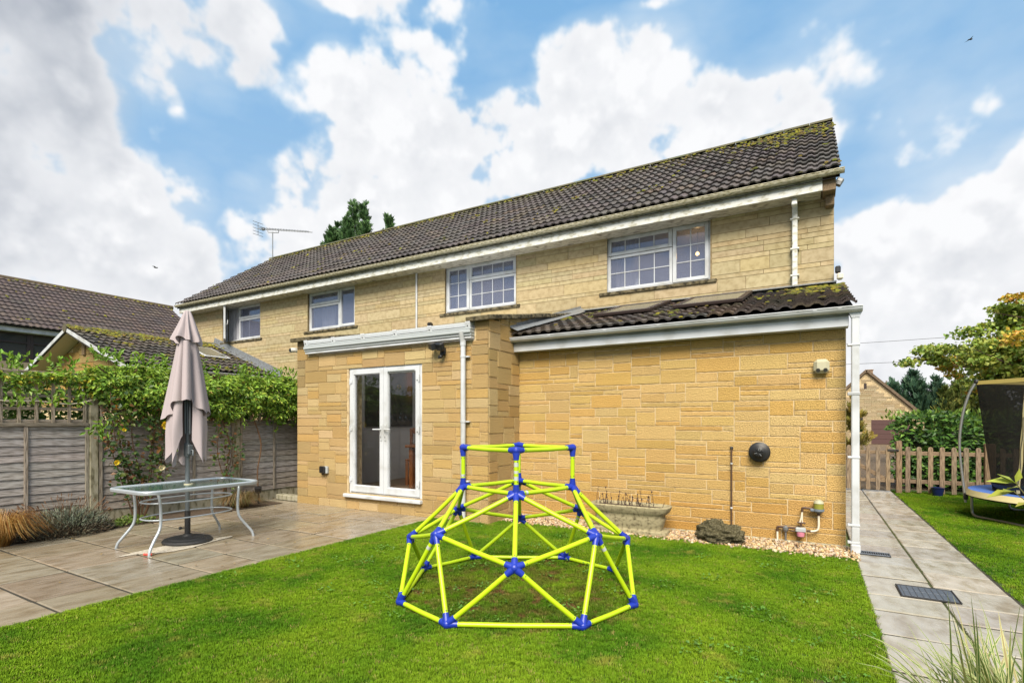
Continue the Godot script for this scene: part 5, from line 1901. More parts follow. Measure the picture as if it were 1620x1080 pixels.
func build_furniture() -> void:
	# table
	var t := thing("garden_table", "glass-topped garden table on curved grey metal legs on the patio", "table", Vector3(-6.09, 0, -3.26))
	var hx := 0.39
	var hz := 0.625
	var rim := []
	var cr := 0.13
	for q in 4:
		var cx := (hx - cr) * (1.0 if q == 0 or q == 3 else -1.0)
		var cz := (hz - cr) * (1.0 if q < 2 else -1.0)
		for k in 7:
			var a := PI / 2 * q + PI / 2 * k / 6.0
			rim.append(Vector3(cx + cos(a) * cr, 0.648, cz + sin(a) * cr))
	var rm := MB.new()
	rm.tube(rim, 0.017, 10, false, true)
	var rm2 := []
	for p in rim:
		rm2.append(p + Vector3(0, -0.014, 0))
	rm.tube(rm2, 0.015, 8, false, true)
	obj("rim", rm, M.table_metal, t)
	var gl := MB.new()
	var poly := []
	for p in rim:
		poly.append(Vector2(p.x * 0.985, -p.z * 0.985))
	poly.reverse()
	gl.t = Transform3D(Basis(Vector3(1, 0, 0), -PI / 2), Vector3(0, 0.648, 0))
	gl.prism(poly, 0.0, 0.006)
	obj("glass_top", gl, M.table_glass, t)
	var co := MB.new()
	co.lathe([Vector2(0.026, 0.65), Vector2(0.045, 0.65), Vector2(0.045, 0.662), Vector2(0.026, 0.664)], 16)
	obj("hole_collar", co, M.beige_plastic, t)
	for sx in [-1.0, 1.0]:
		for sz in [-1.0, 1.0]:
			var lg := MB.new()
			lg.tube(bez([Vector3(sx * 0.20, 0.632, sz * 0.46), Vector3(sx * 0.255, 0.60, sz * 0.435), Vector3(sx * 0.262, 0.50, sz * 0.42), Vector3(sx * 0.262, 0.36, sz * 0.415), Vector3(sx * 0.272, 0.25, sz * 0.43), Vector3(sx * 0.30, 0.14, sz * 0.50), Vector3(sx * 0.33, 0.06, sz * 0.55), Vector3(sx * 0.34, 0.0, sz * 0.56)], 22), 0.0145, 10)
			obj("leg", lg, M.table_metal, t)
	for y in [0.50, 0.325]:
		var rg := []
		for k in 40:
			var a := TAU * k / 40
			rg.append(Vector3(0.25 * signf(cos(a)) * pow(absf(cos(a)), 0.75), y, 0.46 * signf(sin(a)) * pow(absf(sin(a)), 0.85)))
		var rgm := MB.new()
		rgm.tube(rg, 0.0085, 8, false, true)
		obj("stretcher_ring", rgm, M.table_metal, t)
	# parasol
	var u := thing("parasol", "tall closed mauve parasol standing through the glass table", "parasol", Vector3(-6.09, 0, -3.25))
	var bs := MB.new()
	bs.lathe([Vector2(0.0, 0.008), Vector2(0.255, 0.008), Vector2(0.265, 0.03), Vector2(0.25, 0.048), Vector2(0.20, 0.055), Vector2(0.19, 0.064), Vector2(0.06, 0.078), Vector2(0.045, 0.10), Vector2(0.0, 0.10)], 40, 1.0, 0.92)
	obj("base", bs, M.base_black, u)
	var lt := MB.new()
	lt.tube([Vector3(0, 0.09, 0), Vector3(0, 0.36, 0)], 0.029, 16)
	lt.tube([Vector3(0.0, 0.17, 0.02), Vector3(-0.03, 0.17, 0.055)], 0.008, 8)
	lt.ball(Vector3(-0.035, 0.17, 0.06), 0.018, 8)
	obj("base_tube", lt, M.base_black, u)
	var pl := MB.new()
	pl.tube([Vector3(0, 0.361, 0), Vector3(0, 2.52, 0)], 0.0235, 16)
	obj("pole", pl, M.pole_metal, u)
	var hub := MB.new()
	hub.tube([Vector3(0, 0.97, 0), Vector3(0, 1.12, 0)], 0.038, 14)
	hub.box(Vector3(0.03, 0.99, -0.03), Vector3(0.07, 1.10, 0.03), 0.01)
	hub.tube([Vector3(0.07, 1.04, 0), Vector3(0.11, 1.04, 0), Vector3(0.11, 0.98, 0)], 0.008, 6)
	obj("crank_hub", hub, M.pole_metal, u)
	var fa := atan2(3.25, 6.09)   # towards the lawn
	for k in 8:
		var a := fa + TAU * (k + 0.5) / 8.0
		var rb := MB.new()
		rb.tube([Vector3(cos(a) * 0.03, 2.45, sin(a) * 0.03), Vector3(cos(a) * 0.065, 1.8, sin(a) * 0.065), Vector3(cos(a) * 0.06, 1.22, sin(a) * 0.06)], 0.009, 6)
		obj("rib", rb, M.pole_metal, u)
	var fold := func(th: float, s: float) -> float:
		return 0.80 + 0.20 * (cos(th * 7.0 + 1.1 * sin(th * 2.0) + s * 0.6) * (0.35 + 0.65 * s)) + 0.06 * sin(th * 13.0 + s * 4.0) * s
	var layers := [
		# [name, start, end (angles from the front), top y, top r, low r, hem levels by angle]
		["canopy", 0.10, TAU - 0.06, 2.52, 0.05, 0.275, [1.60, 1.58, 1.44, 1.38, 1.50, 1.35, 1.45, 1.40, 1.48, 1.42, 1.50, 1.62]],
		["canopy_flap", 0.36, TAU - 0.36, 1.9, 0.16, 0.25, [1.20, 0.86, 1.02, 0.90, 1.1, 0.86, 0.98, 1.12, 0.90, 1.02, 0.88, 1.15]],
		["vent_flounce", 0.0, TAU, 2.60, 0.035, 0.165, [2.26, 2.30, 2.22, 2.27, 2.20, 2.28, 2.23, 2.29, 2.21, 2.28, 2.24, 2.26]],
	]
	for L in layers:
		var m := MB.new()
		var pts := []
		var NU := 132
		var NV := 26
		for i in NU + 1:
			var f := float(i) / NU
			var th := lerpf(L[1], L[2], f)
			var hem: Array = L[6]
			var q := f * (hem.size() - 1)
			var i0 := int(minf(q, hem.size() - 2))
			var hy: float = lerpf(hem[i0], hem[i0 + 1], smoothstep(0.0, 1.0, q - i0))
			var col := []
			for j in NV + 1:
				var s := float(j) / NV
				var y := lerpf(L[3], hy, s)
				# the taper of a furled parasol: swells below the middle, falls in at the hem
				var g: float = (L[3] - y) / (L[3] - 0.85) if L[0] != "vent_flounce" else s
				var r := lerpf(L[4], L[5], pow(clampf(g * (1.35 if L[0] == "canopy" else 1.0), 0, 1), 0.85))
				r *= fold.call(th, clampf(g + 0.1, 0, 1))
				if L[0] == "canopy_flap":
					r *= 1.0 - 0.16 * smoothstep(0.55, 1.0, s)
				var a := fa + th
				col.append(Vector3(cos(a) * r, y, sin(a) * r))
			pts.append(col)
		grid_sheet(m, pts)
		obj(L[0], m, M.fabric, u)
	# a narrow fold hanging over the pole at the front
	var fp := []
	for i in 15:
		var f := i / 14.0
		var col := []
		for j in 24:
			var s := j / 23.0
			var y := lerpf(2.25, 1.60 - 0.03 * absf(f - 0.4), s)
			var r := lerpf(0.13, 0.235, s) + 0.03 * sin(f * PI)
			var a := fa + 0.06 + (f - 0.5) * lerpf(0.5, 0.36, s)
			col.append(Vector3(cos(a) * r, y, sin(a) * r))
		fp.append(col)
	var fm := MB.new()
	grid_sheet(fm, fp)
	obj("front_fold", fm, M.fabric, u)
	# white residue on the slabs and a red peg
	var ch := MB.new()
	var cp := []
	for k in 20:
		var a := TAU * k / 20
		cp.append(Vector3(cos(a) * 0.15 * (1 + 0.3 * sin(a * 3 + 1) + 0.15 * sin(a * 9)), 0.0155, sin(a) * 0.50 * (1 + 0.2 * sin(a * 4.0) + 0.12 * sin(a * 11))))
	for k in 20:
		ch.tri(Vector3(0, 0.0145, 0), cp[(k + 1) % 20], cp[k])
	tag(obj("chalky_stain", ch, M.chalk, self, Transform3D(Basis(), Vector3(-5.93, 0, -3.12))), "pale chalky stain on the slabs round the parasol base", "stain", "", "structure")
	var pg := MB.new()
	pg.tube([Vector3(0, 0.022, 0), Vector3(0.07, 0.024, -0.02)], 0.012, 8)
	pg.ball(Vector3(0.075, 0.026, -0.022), 0.017, 8)
	tag(obj("red_peg", pg, M.red, self, Transform3D(Basis(), Vector3(-5.83, 0, -2.69))), "small red plastic peg lying by the near table leg", "peg")
	# inside the garden room: a dining chair, a table edge and a picture
	var c := thing("dining_chair", "orange-brown wooden chair seen through the right-hand glass door", "chair", Vector3(-6.28, 0.22, -7.45), 0.5)
	var seat := MB.new()
	seat.box(Vector3(-0.21, 0.43, -0.21), Vector3(0.21, 0.47, 0.21), 0.01)
	obj("seat", seat, M.pine_wood, c)
	for sx in [-1.0, 1.0]:
		for sz in [-1.0, 1.0]:
			var lg := MB.new()
			lg.box(Vector3(sx * 0.18 - 0.025, 0.0, sz * 0.18 - 0.025), Vector3(sx * 0.18 + 0.025, 0.43 if sz > 0 else 1.02, sz * 0.18 + 0.025), 0.005)
			obj("leg", lg, M.pine_wood, c)
	for y in [0.62, 0.92]:
		var br := MB.new()
		br.box(Vector3(-0.155, y, -0.20), Vector3(0.155, y + 0.11, -0.17), 0.006)
		obj("back_rail", br, M.pine_wood, c)
	var dt := thing("dining_table", "wooden table beside the chair inside the garden room", "table", Vector3(-5.55, 0.22, -7.55))
	var tt := MB.new()
	tt.box(Vector3(-0.5, 0.70, -0.75), Vector3(0.6, 0.745, 0.75), 0.01)
	obj("top", tt, M.pine_wood, dt)
	for sx in [-0.42, 0.5]:
		for sz in [-0.65, 0.65]:
			var lg := MB.new()
			lg.box(Vector3(sx - 0.04, 0, sz - 0.04), Vector3(sx + 0.04, 0.70, sz + 0.04), 0.006)
			obj("leg", lg, M.pine_wood, dt)
	var im := Image.create_empty(128, 112, false, Image.FORMAT_RGB8)
	var pn := FastNoiseLite.new()
	pn.frequency = 0.06
	pn.fractal_octaves = 4
	for y in 112:
		for x in 128:
			var dx := (x - 66.0) / 52.0
			var dy := (y - 40.0) / 62.0
			var r := sqrt(dx * dx + dy * dy)
			var a := atan2(dy, dx)
			var k := 0.5 + 0.5 * pn.get_noise_2d(a * 55.0, r * 22.0)
			var v := (0.05 + 0.42 * pow(k, 2.2)) * (1.0 - 0.45 * smoothstep(0.5, 1.1, r))
			var cc := Color(v * 1.0, v * 0.88, v * 0.70)
			if x > 88:
				cc = cc.lerp(Color(0.62, 0.36, 0.06), smoothstep(96, 118, x) * smoothstep(85, 25, y) * 0.9)
			for ex in [48.0, 88.0]:
				var er := Vector2((x - ex) / 7.0, (y - 34.0) / 4.2).length()
				if er < 1.35:
					cc = Color(0.03, 0.025, 0.02)
				if er < 0.95:
					cc = Color(0.50, 0.40, 0.16)
				if er < 0.45:
					cc = Color(0.01, 0.01, 0.01)
			im.set_pixel(x, y, cc)
	var pmat := mat("picture_print", Color(1, 1, 1), 0.6, {"tex": ImageTexture.create_from_image(im)})
	var p := thing("picture", "large dark print of an animal face hanging on the inside wall", "picture", Vector3(-7.218, 1.27, -7.68))
	var cv := MB.new()
	cv.box(Vector3(0, 0, -0.66), Vector3(0.02, 1.16, 0.66), 0.004)
	obj("canvas", cv, M.screw, p)
	var pq := MB.new()
	pq.quad(Vector3(0.0225, 0.01, 0.65), Vector3(0.0225, 0.01, -0.65), Vector3(0.0225, 1.15, -0.65), Vector3(0.0225, 1.15, 0.65))
	pq.uv = PackedVector2Array([Vector2(0, 1), Vector2(1, 0), Vector2(1, 1), Vector2(0, 1), Vector2(0, 0), Vector2(1, 0)])
	obj("print", pq, pmat, p)
	# the lit lamp in the right upper room
	var l := thing("ceiling_lamp", "small glowing lamp seen through the right casement of the upper window", "lamp", Vector3(-1.79, 4.37, -9.75))
	var bm := MB.new()
	bm.ball(Vector3.ZERO, 0.032, 14)
	obj("bulb", bm, M.bulb, l)
	var fx := MB.new()
	fx.tube([Vector3(0, 0.034, 0), Vector3(0, 0.38, 0)], 0.006, 6)
	obj("flex", fx, M.upvc, l)
	var ol := OmniLight3D.new()
	ol.name = "lamp_light"
	ol.light_color = Color(1.0, 0.8, 0.5)
	ol.light_energy = 0.03
	ol.light_size = 0.03
	ol.omni_range = 8.0
	ol.omni_attenuation = 2.0
	ol.shadow_enabled = true
	l.add_child(ol)
	# ornaments on the window sills
	var vb := MB.new()
	vb.lathe([Vector2(0.0, 0), Vector2(0.05, 0.0), Vector2(0.065, 0.05), Vector2(0.05, 0.12), Vector2(0.028, 0.16), Vector2(0.03, 0.21), Vector2(0.0, 0.21)], 14)
	tag(obj("white_bottle", vb, M.upvc, self, Transform3D(Basis(), Vector3(-2.72, 3.70, -9.20))), "white bottle on the sill inside the largest right upper window", "bottle")
	var wb := MB.new()
	wb.box(Vector3(-11.31, 3.62, -9.27), Vector3(-1.46, 3.698, -9.14), 0.004)

# ---------------------------------------------------------------- climbing frame
func build_climber() -> void:
	var t := thing("dome_climber", "lime yellow dome climbing frame with blue joints on the lawn", "climbing frame", Vector3(-2.08, 0.0, -3.695))
	var base := []
	var mid := []
	var top := []
	var high := []
	for k in 4:
		var c := deg_to_rad(62.0 + 90.0 * k)
		for s in [-27.3, 27.3]:
			var a: float = c + deg_to_rad(s)
			base.append(Vector3(cos(a) * 0.962, 0.035, sin(a) * 0.962))
		mid.append(Vector3(cos(c) * 0.88, 0.412, sin(c) * 0.88))
		var d := c + PI / 4
		mid.append(Vector3(cos(d) * 0.80, 0.555, sin(d) * 0.80))
		top.append(Vector3(cos(c) * 0.445, 0.828, sin(c) * 0.445))
		high.append(Vector3(cos(c) * 0.445, 1.145, sin(c) * 0.445))
	var nodes := base + mid + top + high     # 0-7, 8-15, 16-19, 20-23
	var bars := []
	for i in 8:
		bars.append([i, (i + 1) % 8])
		bars.append([8 + i, 8 + (i + 1) % 8])
	for k in 4:
		bars.append([8 + 2 * k, 2 * k])
		bars.append([8 + 2 * k, 2 * k + 1])
		bars.append([9 + 2 * k, 2 * k + 1])
		bars.append([9 + 2 * k, (2 * k + 2) % 8])
		bars.append([16 + k, 8 + 2 * k])
		bars.append([16 + k, 9 + 2 * k])
		bars.append([16 + k, 8 + (2 * k + 7) % 8])
		bars.append([16 + k, 16 + (k + 1) % 4])
		bars.append([16 + k, 20 + k])
		bars.append([20 + k, 20 + (k + 1) % 4])
	var ends := []
	for i in nodes.size():
		ends.append([])
	for b in bars:
		var p: Vector3 = nodes[b[0]]
		var q: Vector3 = nodes[b[1]]
		var d := (q - p).normalized()
		ends[b[0]].append(d)
		ends[b[1]].append(-d)
		var m := MB.new()
		var sag := Vector3(0, -0.004, 0)
		m.tube([p + d * 0.045, (p + q) * 0.5 + sag, q - d * 0.045], 0.0172, 14)
		var br := obj("bar", m, M.lime, t)
		var side := d.cross(UP).normalized() if absf(d.y) < 0.9 else Vector3(0.87, 0, 0.5)
		var out := side.cross(d).normalized()
		for e in [p + d * 0.085, q - d * 0.085]:
			for w in [out, Vector3(0.87, 0.2, 0.5).normalized()]:
				var sm := MB.new()
				sm.tube([e + w * 0.0155, e + w * 0.0184], 0.0042, 6)
				obj("screw", sm, M.screw, br)
	# grey stickers near some bar ends
	for sp in [[16, 20, 0.10, 0.028], [16, 20, 0.15, 0.02], [16, 20, 0.20, 0.03], [16, 20, 0.25, 0.015], [13, 5, 0.09, 0.02], [9, 2, 0.10, 0.025], [15, 7, 0.10, 0.025], [16, 19, 0.09, 0.02], [17, 21, 0.08, 0.02]]:
		var p: Vector3 = nodes[sp[0]]
		var d: Vector3 = ((nodes[sp[1]] as Vector3) - p).normalized()
		var m := MB.new()
		m.tube([p + d * sp[2], p + d * (sp[2] + sp[3])], 0.0178, 14)
		obj("sticker", m, M.sticker, t)
	for i in nodes.size():
		var m := MB.new()
		var p: Vector3 = nodes[i]
		var dirs: Array = ends[i]
		var mean := Vector3.ZERO
		for d in dirs:
			mean += d
		# a moulded joint: sockets grow out of a rounded core
		m.ball(p, 0.031, 14)
		for d in dirs:
			m.tube([p, p + d * 0.022, p + d * 0.05, p + d * 0.066, p + d * 0.070], [0.026, 0.0275, 0.0225, 0.0215, 0.0190], 14)
		obj("joint", m, M.blue_plastic, t)

# ---------------------------------------------------------------- trampoline
func arc_sheet(r0: float, r1: float, y0: float, y1: float, a0: float, a1: float, n: int) -> MB:
	var m := MB.new()
	for i in n:
		var a := lerpf(a0, a1, float(i) / n)
		var b := lerpf(a0, a1, float(i + 1) / n)
		var pa := Vector3(cos(a), 0, sin(a))
		var pb := Vector3(cos(b), 0, sin(b))
		var u := Vector3(0, y0, 0)
		var v := Vector3(0, y1, 0)
		var nn := Vector3(y1 - y0, r0 - r1, 0) * signf(a1 - a0)
		m.tri_n(pa * r0 + u, pb * r1 + v, pb * r0 + u, pa * nn.x + UP * nn.y, pb * nn.x + UP * nn.y, pb * nn.x + UP * nn.y)
		m.tri_n(pa * r0 + u, pa * r1 + v, pb * r1 + v, pa * nn.x + UP * nn.y, pa * nn.x + UP * nn.y, pb * nn.x + UP * nn.y)
	return m

func build_trampoline() -> void:
	var t := thing("trampoline", "round trampoline with dark safety net, blue pad and curved steel poles", "trampoline", Vector3(3.05, 0, -9.68))
	t.scale = Vector3(0.88, 1.0, 0.88)
	obj("mat", arc_sheet(0.0, 1.0, 0.372, 0.372, TAU, 0, 48), M.black_plastic, t)
	obj("pad", arc_sheet(0.96, 1.27, 0.395, 0.40, TAU, 0, 64), M.tramp_blue, t)
	obj("pad_skirt", arc_sheet(1.305, 1.27, 0.325, 0.402, 0, TAU, 64), M.cream_trim, t)
	obj("pad_skirt", arc_sheet(1.27, 1.302, 0.30, 0.327, 0, TAU, 64), M.black_plastic, t)
	var rg := []
	for k in 64:
		rg.append(Vector3(cos(TAU * k / 64) * 1.24, 0.36, sin(TAU * k / 64) * 1.24))
	var rm := MB.new()
	rm.tube(rg, 0.02, 8, false, true)
	obj("frame_ring", rm, M.tramp_steel, t)
	# the net hangs from straight edges between four pole tops and meets the pad in a circle
	var topr := func(a: float) -> float:
		var k := fposmod(a - deg_to_rad(185.0), PI / 2) - PI / 4
		return 1.17 * cos(PI / 4) / cos(k)
	var nm := MB.new()
	var nbm := MB.new()
	for i in 96:
		var a := TAU * i / 96.0 + deg_to_rad(185.0)
		var b := TAU * (i + 1) / 96.0 + deg_to_rad(185.0)
		var pa := Vector3(cos(a), 0, sin(a))
		var pb := Vector3(cos(b), 0, sin(b))
		var ta: float = topr.call(a)
		var tb: float = topr.call(b + (-0.0001 if i % 24 == 23 else 0.0))
		nm.quad_out(pa * 0.97 + UP * 0.40, pb * 0.97 + UP * 0.40, pb * tb + UP * 1.90, pa * ta + UP * 1.90, UP)
		nbm.quad_out(pa * (ta + 0.006) + UP * 1.888, pb * (tb + 0.006) + UP * 1.888, pb * (tb + 0.006) + UP * 1.94, pa * (ta + 0.006) + UP * 1.94, UP)
	obj("net", nm, M.net, t)
	var hem := arc_sheet(0.95, 0.99, 0.395, 0.50, 0, TAU, 64)
	obj("net_hem", hem, M.black_plastic, t)
	obj("net_band", nbm, M.yellow_trim, t)
	var lb := MB.new()
	lb.t = Transform3D()
	var sm := MB.new()
	for k in 40:
		var f := k / 40.0
		var g := (k + 1) / 40.0
		var pr := func(ff: float, s: float) -> Vector3:
			var r := lerpf(0.98, float(topr.call(deg_to_rad(147.0))) + 0.008, ff)
			var a := deg_to_rad(147.0) + s * 0.032 * (1.0 if ff > 0.62 else 0.85) + 0.010 * sin(ff * 17.0) * (1.0 - ff)
			return Vector3(cos(a) * r, lerpf(0.42, 1.89, ff), sin(a) * r)
		sm.quad_out(pr.call(f, -1.0), pr.call(f, 1.0), pr.call(g, 1.0), pr.call(g, -1.0), Vector3(0, 1, 0))
	obj("entrance_strip", sm, M.cream_trim, t)
	var zp := []
	for k in 24:
		var f := lerpf(0.08, 0.68, k / 23.0)
		var r := lerpf(0.985, float(topr.call(deg_to_rad(147.0))) + 0.015, f)
		var a := deg_to_rad(147.0) + 0.008 * sin(f * 21.0)
		zp.append(Vector3(cos(a) * r, lerpf(0.42, 1.89, f), sin(a) * r))
	var zm := MB.new()
	zm.tube(zp, 0.005, 5)
	obj("zip", zm, M.screw, t)
	# lettering down the strip
	var tm := TextMesh.new()
	var sf := SystemFont.new()
	sf.font_names = PackedStringArray(["Droid Sans"])
	sf.font_weight = 700
	tm.font = sf
	tm.text = "ZERO GRAVITY"
	tm.font_size = 48
	tm.pixel_size = 0.0011
	tm.depth = 0.002
	var aa := deg_to_rad(147.0)
	var nrm := Vector3(cos(aa), 0, sin(aa))
	var side := UP.cross(nrm)
	var up_n := Vector3(nrm.x * 0.128, 0.99, nrm.z * 0.128).normalized()
	var rr := lerpf(0.98, float(topr.call(aa)), 0.83) + 0.012
	# reading downwards
	obj("lettering", tm, M.screw, t, Transform3D(Basis(-up_n, side, side.cross(up_n) * 1.0), Vector3(nrm.x * rr, lerpf(0.42, 1.89, 0.83), nrm.z * rr)))
	for d in [185.0, 275.0, 365.0, 95.0]:
		var a := deg_to_rad(d)
		var n := Vector3(cos(a), 0, sin(a))
		var pm := MB.new()
		pm.tube(bez([n * 1.30 + UP * 0.20, n * 1.33 + UP * 0.45, n * 1.37 + UP * 0.85, n * 1.375 + UP * 1.15, n * 1.33 + UP * 1.50, n * 1.25 + UP * 1.78, n * 1.17 + UP * 1.93], 24), 0.019, 10)
		obj("pole", pm, M.tramp_steel, t)
		var cp := MB.new()
		cp.ball(n * 1.17 + UP * 1.93, 0.035, 10)
		cp.box(n * 1.30 + Vector3(-0.03, 0.24, -0.03), n * 1.30 + Vector3(0.03, 0.34, 0.03), 0.01)
		obj("pole_cap", cp, M.black_plastic, t)
	for d in [[183.0, 118.0], [245.0, 300.0], [35.0, -20.0]]:
		var pts := []
		var a: float = deg_to_rad(d[0])
		var b: float = deg_to_rad(d[1])
		var na := Vector3(cos(a), 0, sin(a))
		var nb := Vector3(cos(b), 0, sin(b))
		pts = bez([na * 1.23 + UP * 0.36, na * 1.23 + UP * 0.15, na * 1.22 + UP * 0.05, na.lerp(nb, 0.08) * 1.24 + UP * 0.022, na.lerp(nb, 0.5) * 1.22 + UP * 0.02, na.lerp(nb, 0.92) * 1.24 + UP * 0.022, nb * 1.22 + UP * 0.05, nb * 1.23 + UP * 0.15, nb * 1.23 + UP * 0.36], 40)
		var lm := MB.new()
		lm.tube(pts, 0.019, 10)
		obj("leg", lm, M.tramp_steel, t)
	var bag := MB.new()
	var bp := []
	for i in 13:
		var col := []
		for j in 25:
			var a := TAU * j / 24.0
			var r := cos(PI / 2 * i / 12.0)
			col.append(Vector3(cos(a) * r * 0.42, 0.375 + 0.16 * sin(PI / 2 * i / 12.0) * (1 + 0.25 * sin(a * 3 + i)), sin(a) * r * 0.30))
		bp.append(col)
	grid_sheet(bag, bp)
	tag(obj("crumpled_cover", bag, M.teal, self, Transform3D(Basis(), Vector3(2.72, 0.0, -9.45))), "crumpled dark teal cover lying on the trampoline mat", "cover")

# ---------------------------------------------------------------- things fixed to the walls
func build_wall_things() -> void:
	var s := thing("security_light", "black twin security light above the french doors", "light", Vector3(-4.436, 2.33, -5.785))
	var b := MB.new()
	b.box(Vector3(-0.045, -0.05, 0), Vector3(0.045, 0.05, 0.03), 0.008)
	b.tube([Vector3(0, 0, 0.03), Vector3(0, 0.02, 0.07)], 0.018, 8)
	obj("mount", b, M.black_plastic, s)
	var hd := MB.new()
	hd.t = Transform3D(Basis(Vector3(1, 0, 0), 0.5) * Basis(UP, -0.35), Vector3(0.02, 0.06, 0.10))
	hd.box(Vector3(-0.075, -0.06, -0.03), Vector3(0.075, 0.06, 0.04), 0.02)
	obj("lamp_head", hd, M.black_plastic, s)
	var hood := MB.new()
	hood.t = Transform3D(Basis(UP, -0.6) * Basis(Vector3(1, 0, 0), 0.35), Vector3(-0.10, 0.06, 0.10))
	hood.prism([Vector2(-0.08, 0.0), Vector2(0.05, -0.045), Vector2(0.06, 0.04), Vector2(-0.02, 0.05)], -0.05, 0.05)
	obj("hood", hood, M.black_plastic, s)
	var sn := MB.new()
	sn.ball(Vector3(0.0, -0.075, 0.06), 0.028, 10)
	sn.tube([Vector3(0.02, -0.03, 0.03), Vector3(0.0, -0.07, 0.06)], 0.014, 8)
	sn.box(Vector3(-0.045, -0.10, 0.045), Vector3(-0.015, -0.06, 0.075), 0.006)
	obj("sensor", sn, M.black_plastic, s)
	var ks := thing("outdoor_socket", "small dark outdoor socket with grey cover low on the garden room wall", "socket", Vector3(-6.82, 0.585, -5.785))
	var kb := MB.new()
	kb.box(Vector3(-0.07, -0.055, 0), Vector3(0.08, 0.06, 0.04), 0.008)
	obj("back_box", kb, M.eaves_grey, ks)
	var kl := MB.new()
	kl.box(Vector3(-0.072, -0.05, 0.041), Vector3(0.05, 0.064, 0.075), 0.012)
	obj("lid", kl, M.black_plastic, ks)
	var kg := MB.new()
	for x in [-0.04, 0.0]:
		kg.tube([Vector3(x, -0.055, 0.03), Vector3(x, -0.075, 0.03)], 0.012, 8)
	obj("cable_gland", kg, M.black_plastic, ks)
	# cameras
	camera_thing("white bullet camera on the left corner of the garden room wall", Vector3(-7.535, 2.56, -5.84), M.upvc_dirty, Vector3(-0.06, 0.0, 0.10))
	camera_thing("small black camera under the middle upper window", Vector3(-7.224, 3.49, -8.99), M.black_plastic, Vector3(0.03, -0.02, 0.11))
	var fl := thing("floodlight", "grey floodlight on the gable edge just below the roof gutter", "light", Vector3(0.275, 4.83, -8.95))
	var fb := MB.new()
	fb.tube([Vector3(0, -0.02, 0), Vector3(0.03, 0.01, 0.04)], 0.014, 8)
	obj("arm", fb, M.black_plastic, fl)
	var fh := MB.new()
	fh.t = Transform3D(Basis(Vector3(0, 0, 1), -0.55), Vector3(0.055, -0.01, 0.06))
	fh.box(Vector3(-0.045, -0.055, -0.03), Vector3(0.045, 0.05, 0.05), 0.01)
	obj("lamp_head", fh, M.grey_metal, fl)
	var fp := MB.new()
	fp.t = fh.t
	fp.box(Vector3(-0.032, 0.0, 0.051), Vector3(0.03, 0.035, 0.054))
	obj("lens", fp, M.upvc, fl)
	var al := thing("gable_lamp", "black and cream lamp on the gable above the lean-to roof verge", "light", Vector3(0.28, 3.47, -8.9))
	var ab := MB.new()
	ab.box(Vector3(0, 0.04, -0.03), Vector3(0.07, 0.14, 0.04), 0.015)
	obj("sensor", ab, M.black_plastic, al)
	var ac := MB.new()
	ac.box(Vector3(0.02, -0.06, -0.03), Vector3(0.10, 0.035, 0.05), 0.02)
	obj("lamp_head", ac, M.copper_white, al)
	# on the extension wall
	var z := ZX + 0.006
	var sl := thing("wall_spotlight", "beige box light with two dark eyes high on the orange stone wall", "light", Vector3(0.082, 1.955, z))
	var sb := MB.new()
	sb.box(Vector3(-0.075, -0.075, 0), Vector3(0.075, 0.08, 0.075), 0.035)
	obj("housing", sb, M.beige_plastic, sl)
	for x in [-0.032, 0.036]:
		var em := MB.new()
		em.tube([Vector3(x, -0.038, 0.06), Vector3(x, -0.045, 0.088)], 0.021, 14)
		em.tube([Vector3(x, -0.0445, 0.0865), Vector3(x, -0.0455, 0.0895)], 0.012, 10)
		obj("lens", em, M.screw, sl)
	var cw := thing("flue_terminal", "round black flue terminal sticking out of the orange stone wall", "vent", Vector3(-0.53, 1.01, z))
	var cm := MB.new()
	cm.t = Transform3D(Basis(Vector3(1, 0, 0), PI / 2), Vector3.ZERO)
	cm.lathe([Vector2(0.112, 0.0), Vector2(0.115, 0.01), Vector2(0.085, 0.03), Vector2(0.082, 0.05), Vector2(0.10, 0.055), Vector2(0.10, 0.075), Vector2(0.075, 0.085), Vector2(0.04, 0.11), Vector2(0.0, 0.11)], 32)
	obj("cowl", cm, M.black_plastic, cw)
	for i in 10:
		var fm := MB.new()
		var a := TAU * i / 10
		fm.box(Vector3(-0.004, 0.018, 0.085), Vector3(0.004, 0.048, 0.125), 0.002)
		obj("fin", fm, M.grey_metal if i % 3 == 0 else M.black_plastic, cw, Transform3D(Basis(Vector3(0, 0, 1), a), Vector3.ZERO))
	var pp := thing("brown_pipe", "thin brown vertical pipe clipped to the orange stone wall", "pipe", Vector3(-0.827, 0, z + 0.012))
	var pm := MB.new()
	pm.tube([Vector3(0, 0.0, 0.005), Vector3(0, 1.03, 0.005), Vector3(0, 1.045, -0.01)], 0.0095, 8)
	obj("pipe", pm, M.brown_pipe, pp)
	for y in [0.34, 0.86]:
		var cl := MB.new()
		cl.tube([Vector3(0, y, 0.005), Vector3(0, y + 0.018, 0.005)], 0.014, 8)
		obj("clip", cl, M.upvc, pp)
	var ce := MB.new()
	ce.ball(Vector3(0, 1.05, -0.006), 0.02, 8)
	obj("end_plug", ce, M.screw, pp)
	# the oil filter and its pipes
	var o := thing("oil_filter_set", "pipes with round yellow-labelled filter and pink valve at the wall foot", "pipework", Vector3(0, 0, z))
	var p1 := MB.new()
	p1.tube([Vector3(-0.344, 0.0, 0.04), Vector3(-0.345, 0.135, 0.04)], 0.011, 8)
	p1.tube(bez([Vector3(0.055, 0.345, 0.05), Vector3(0.055, 0.22, 0.05), Vector3(0.04, 0.18, 0.05), Vector3(0.0, 0.165, 0.05), Vector3(-0.05, 0.165, 0.05)], 16), 0.011, 8)
	p1.tube([Vector3(-0.10, 0.375, 0.05), Vector3(-0.11, 0.30, 0.05), Vector3(-0.125, 0.245, 0.05)], 0.009, 8)
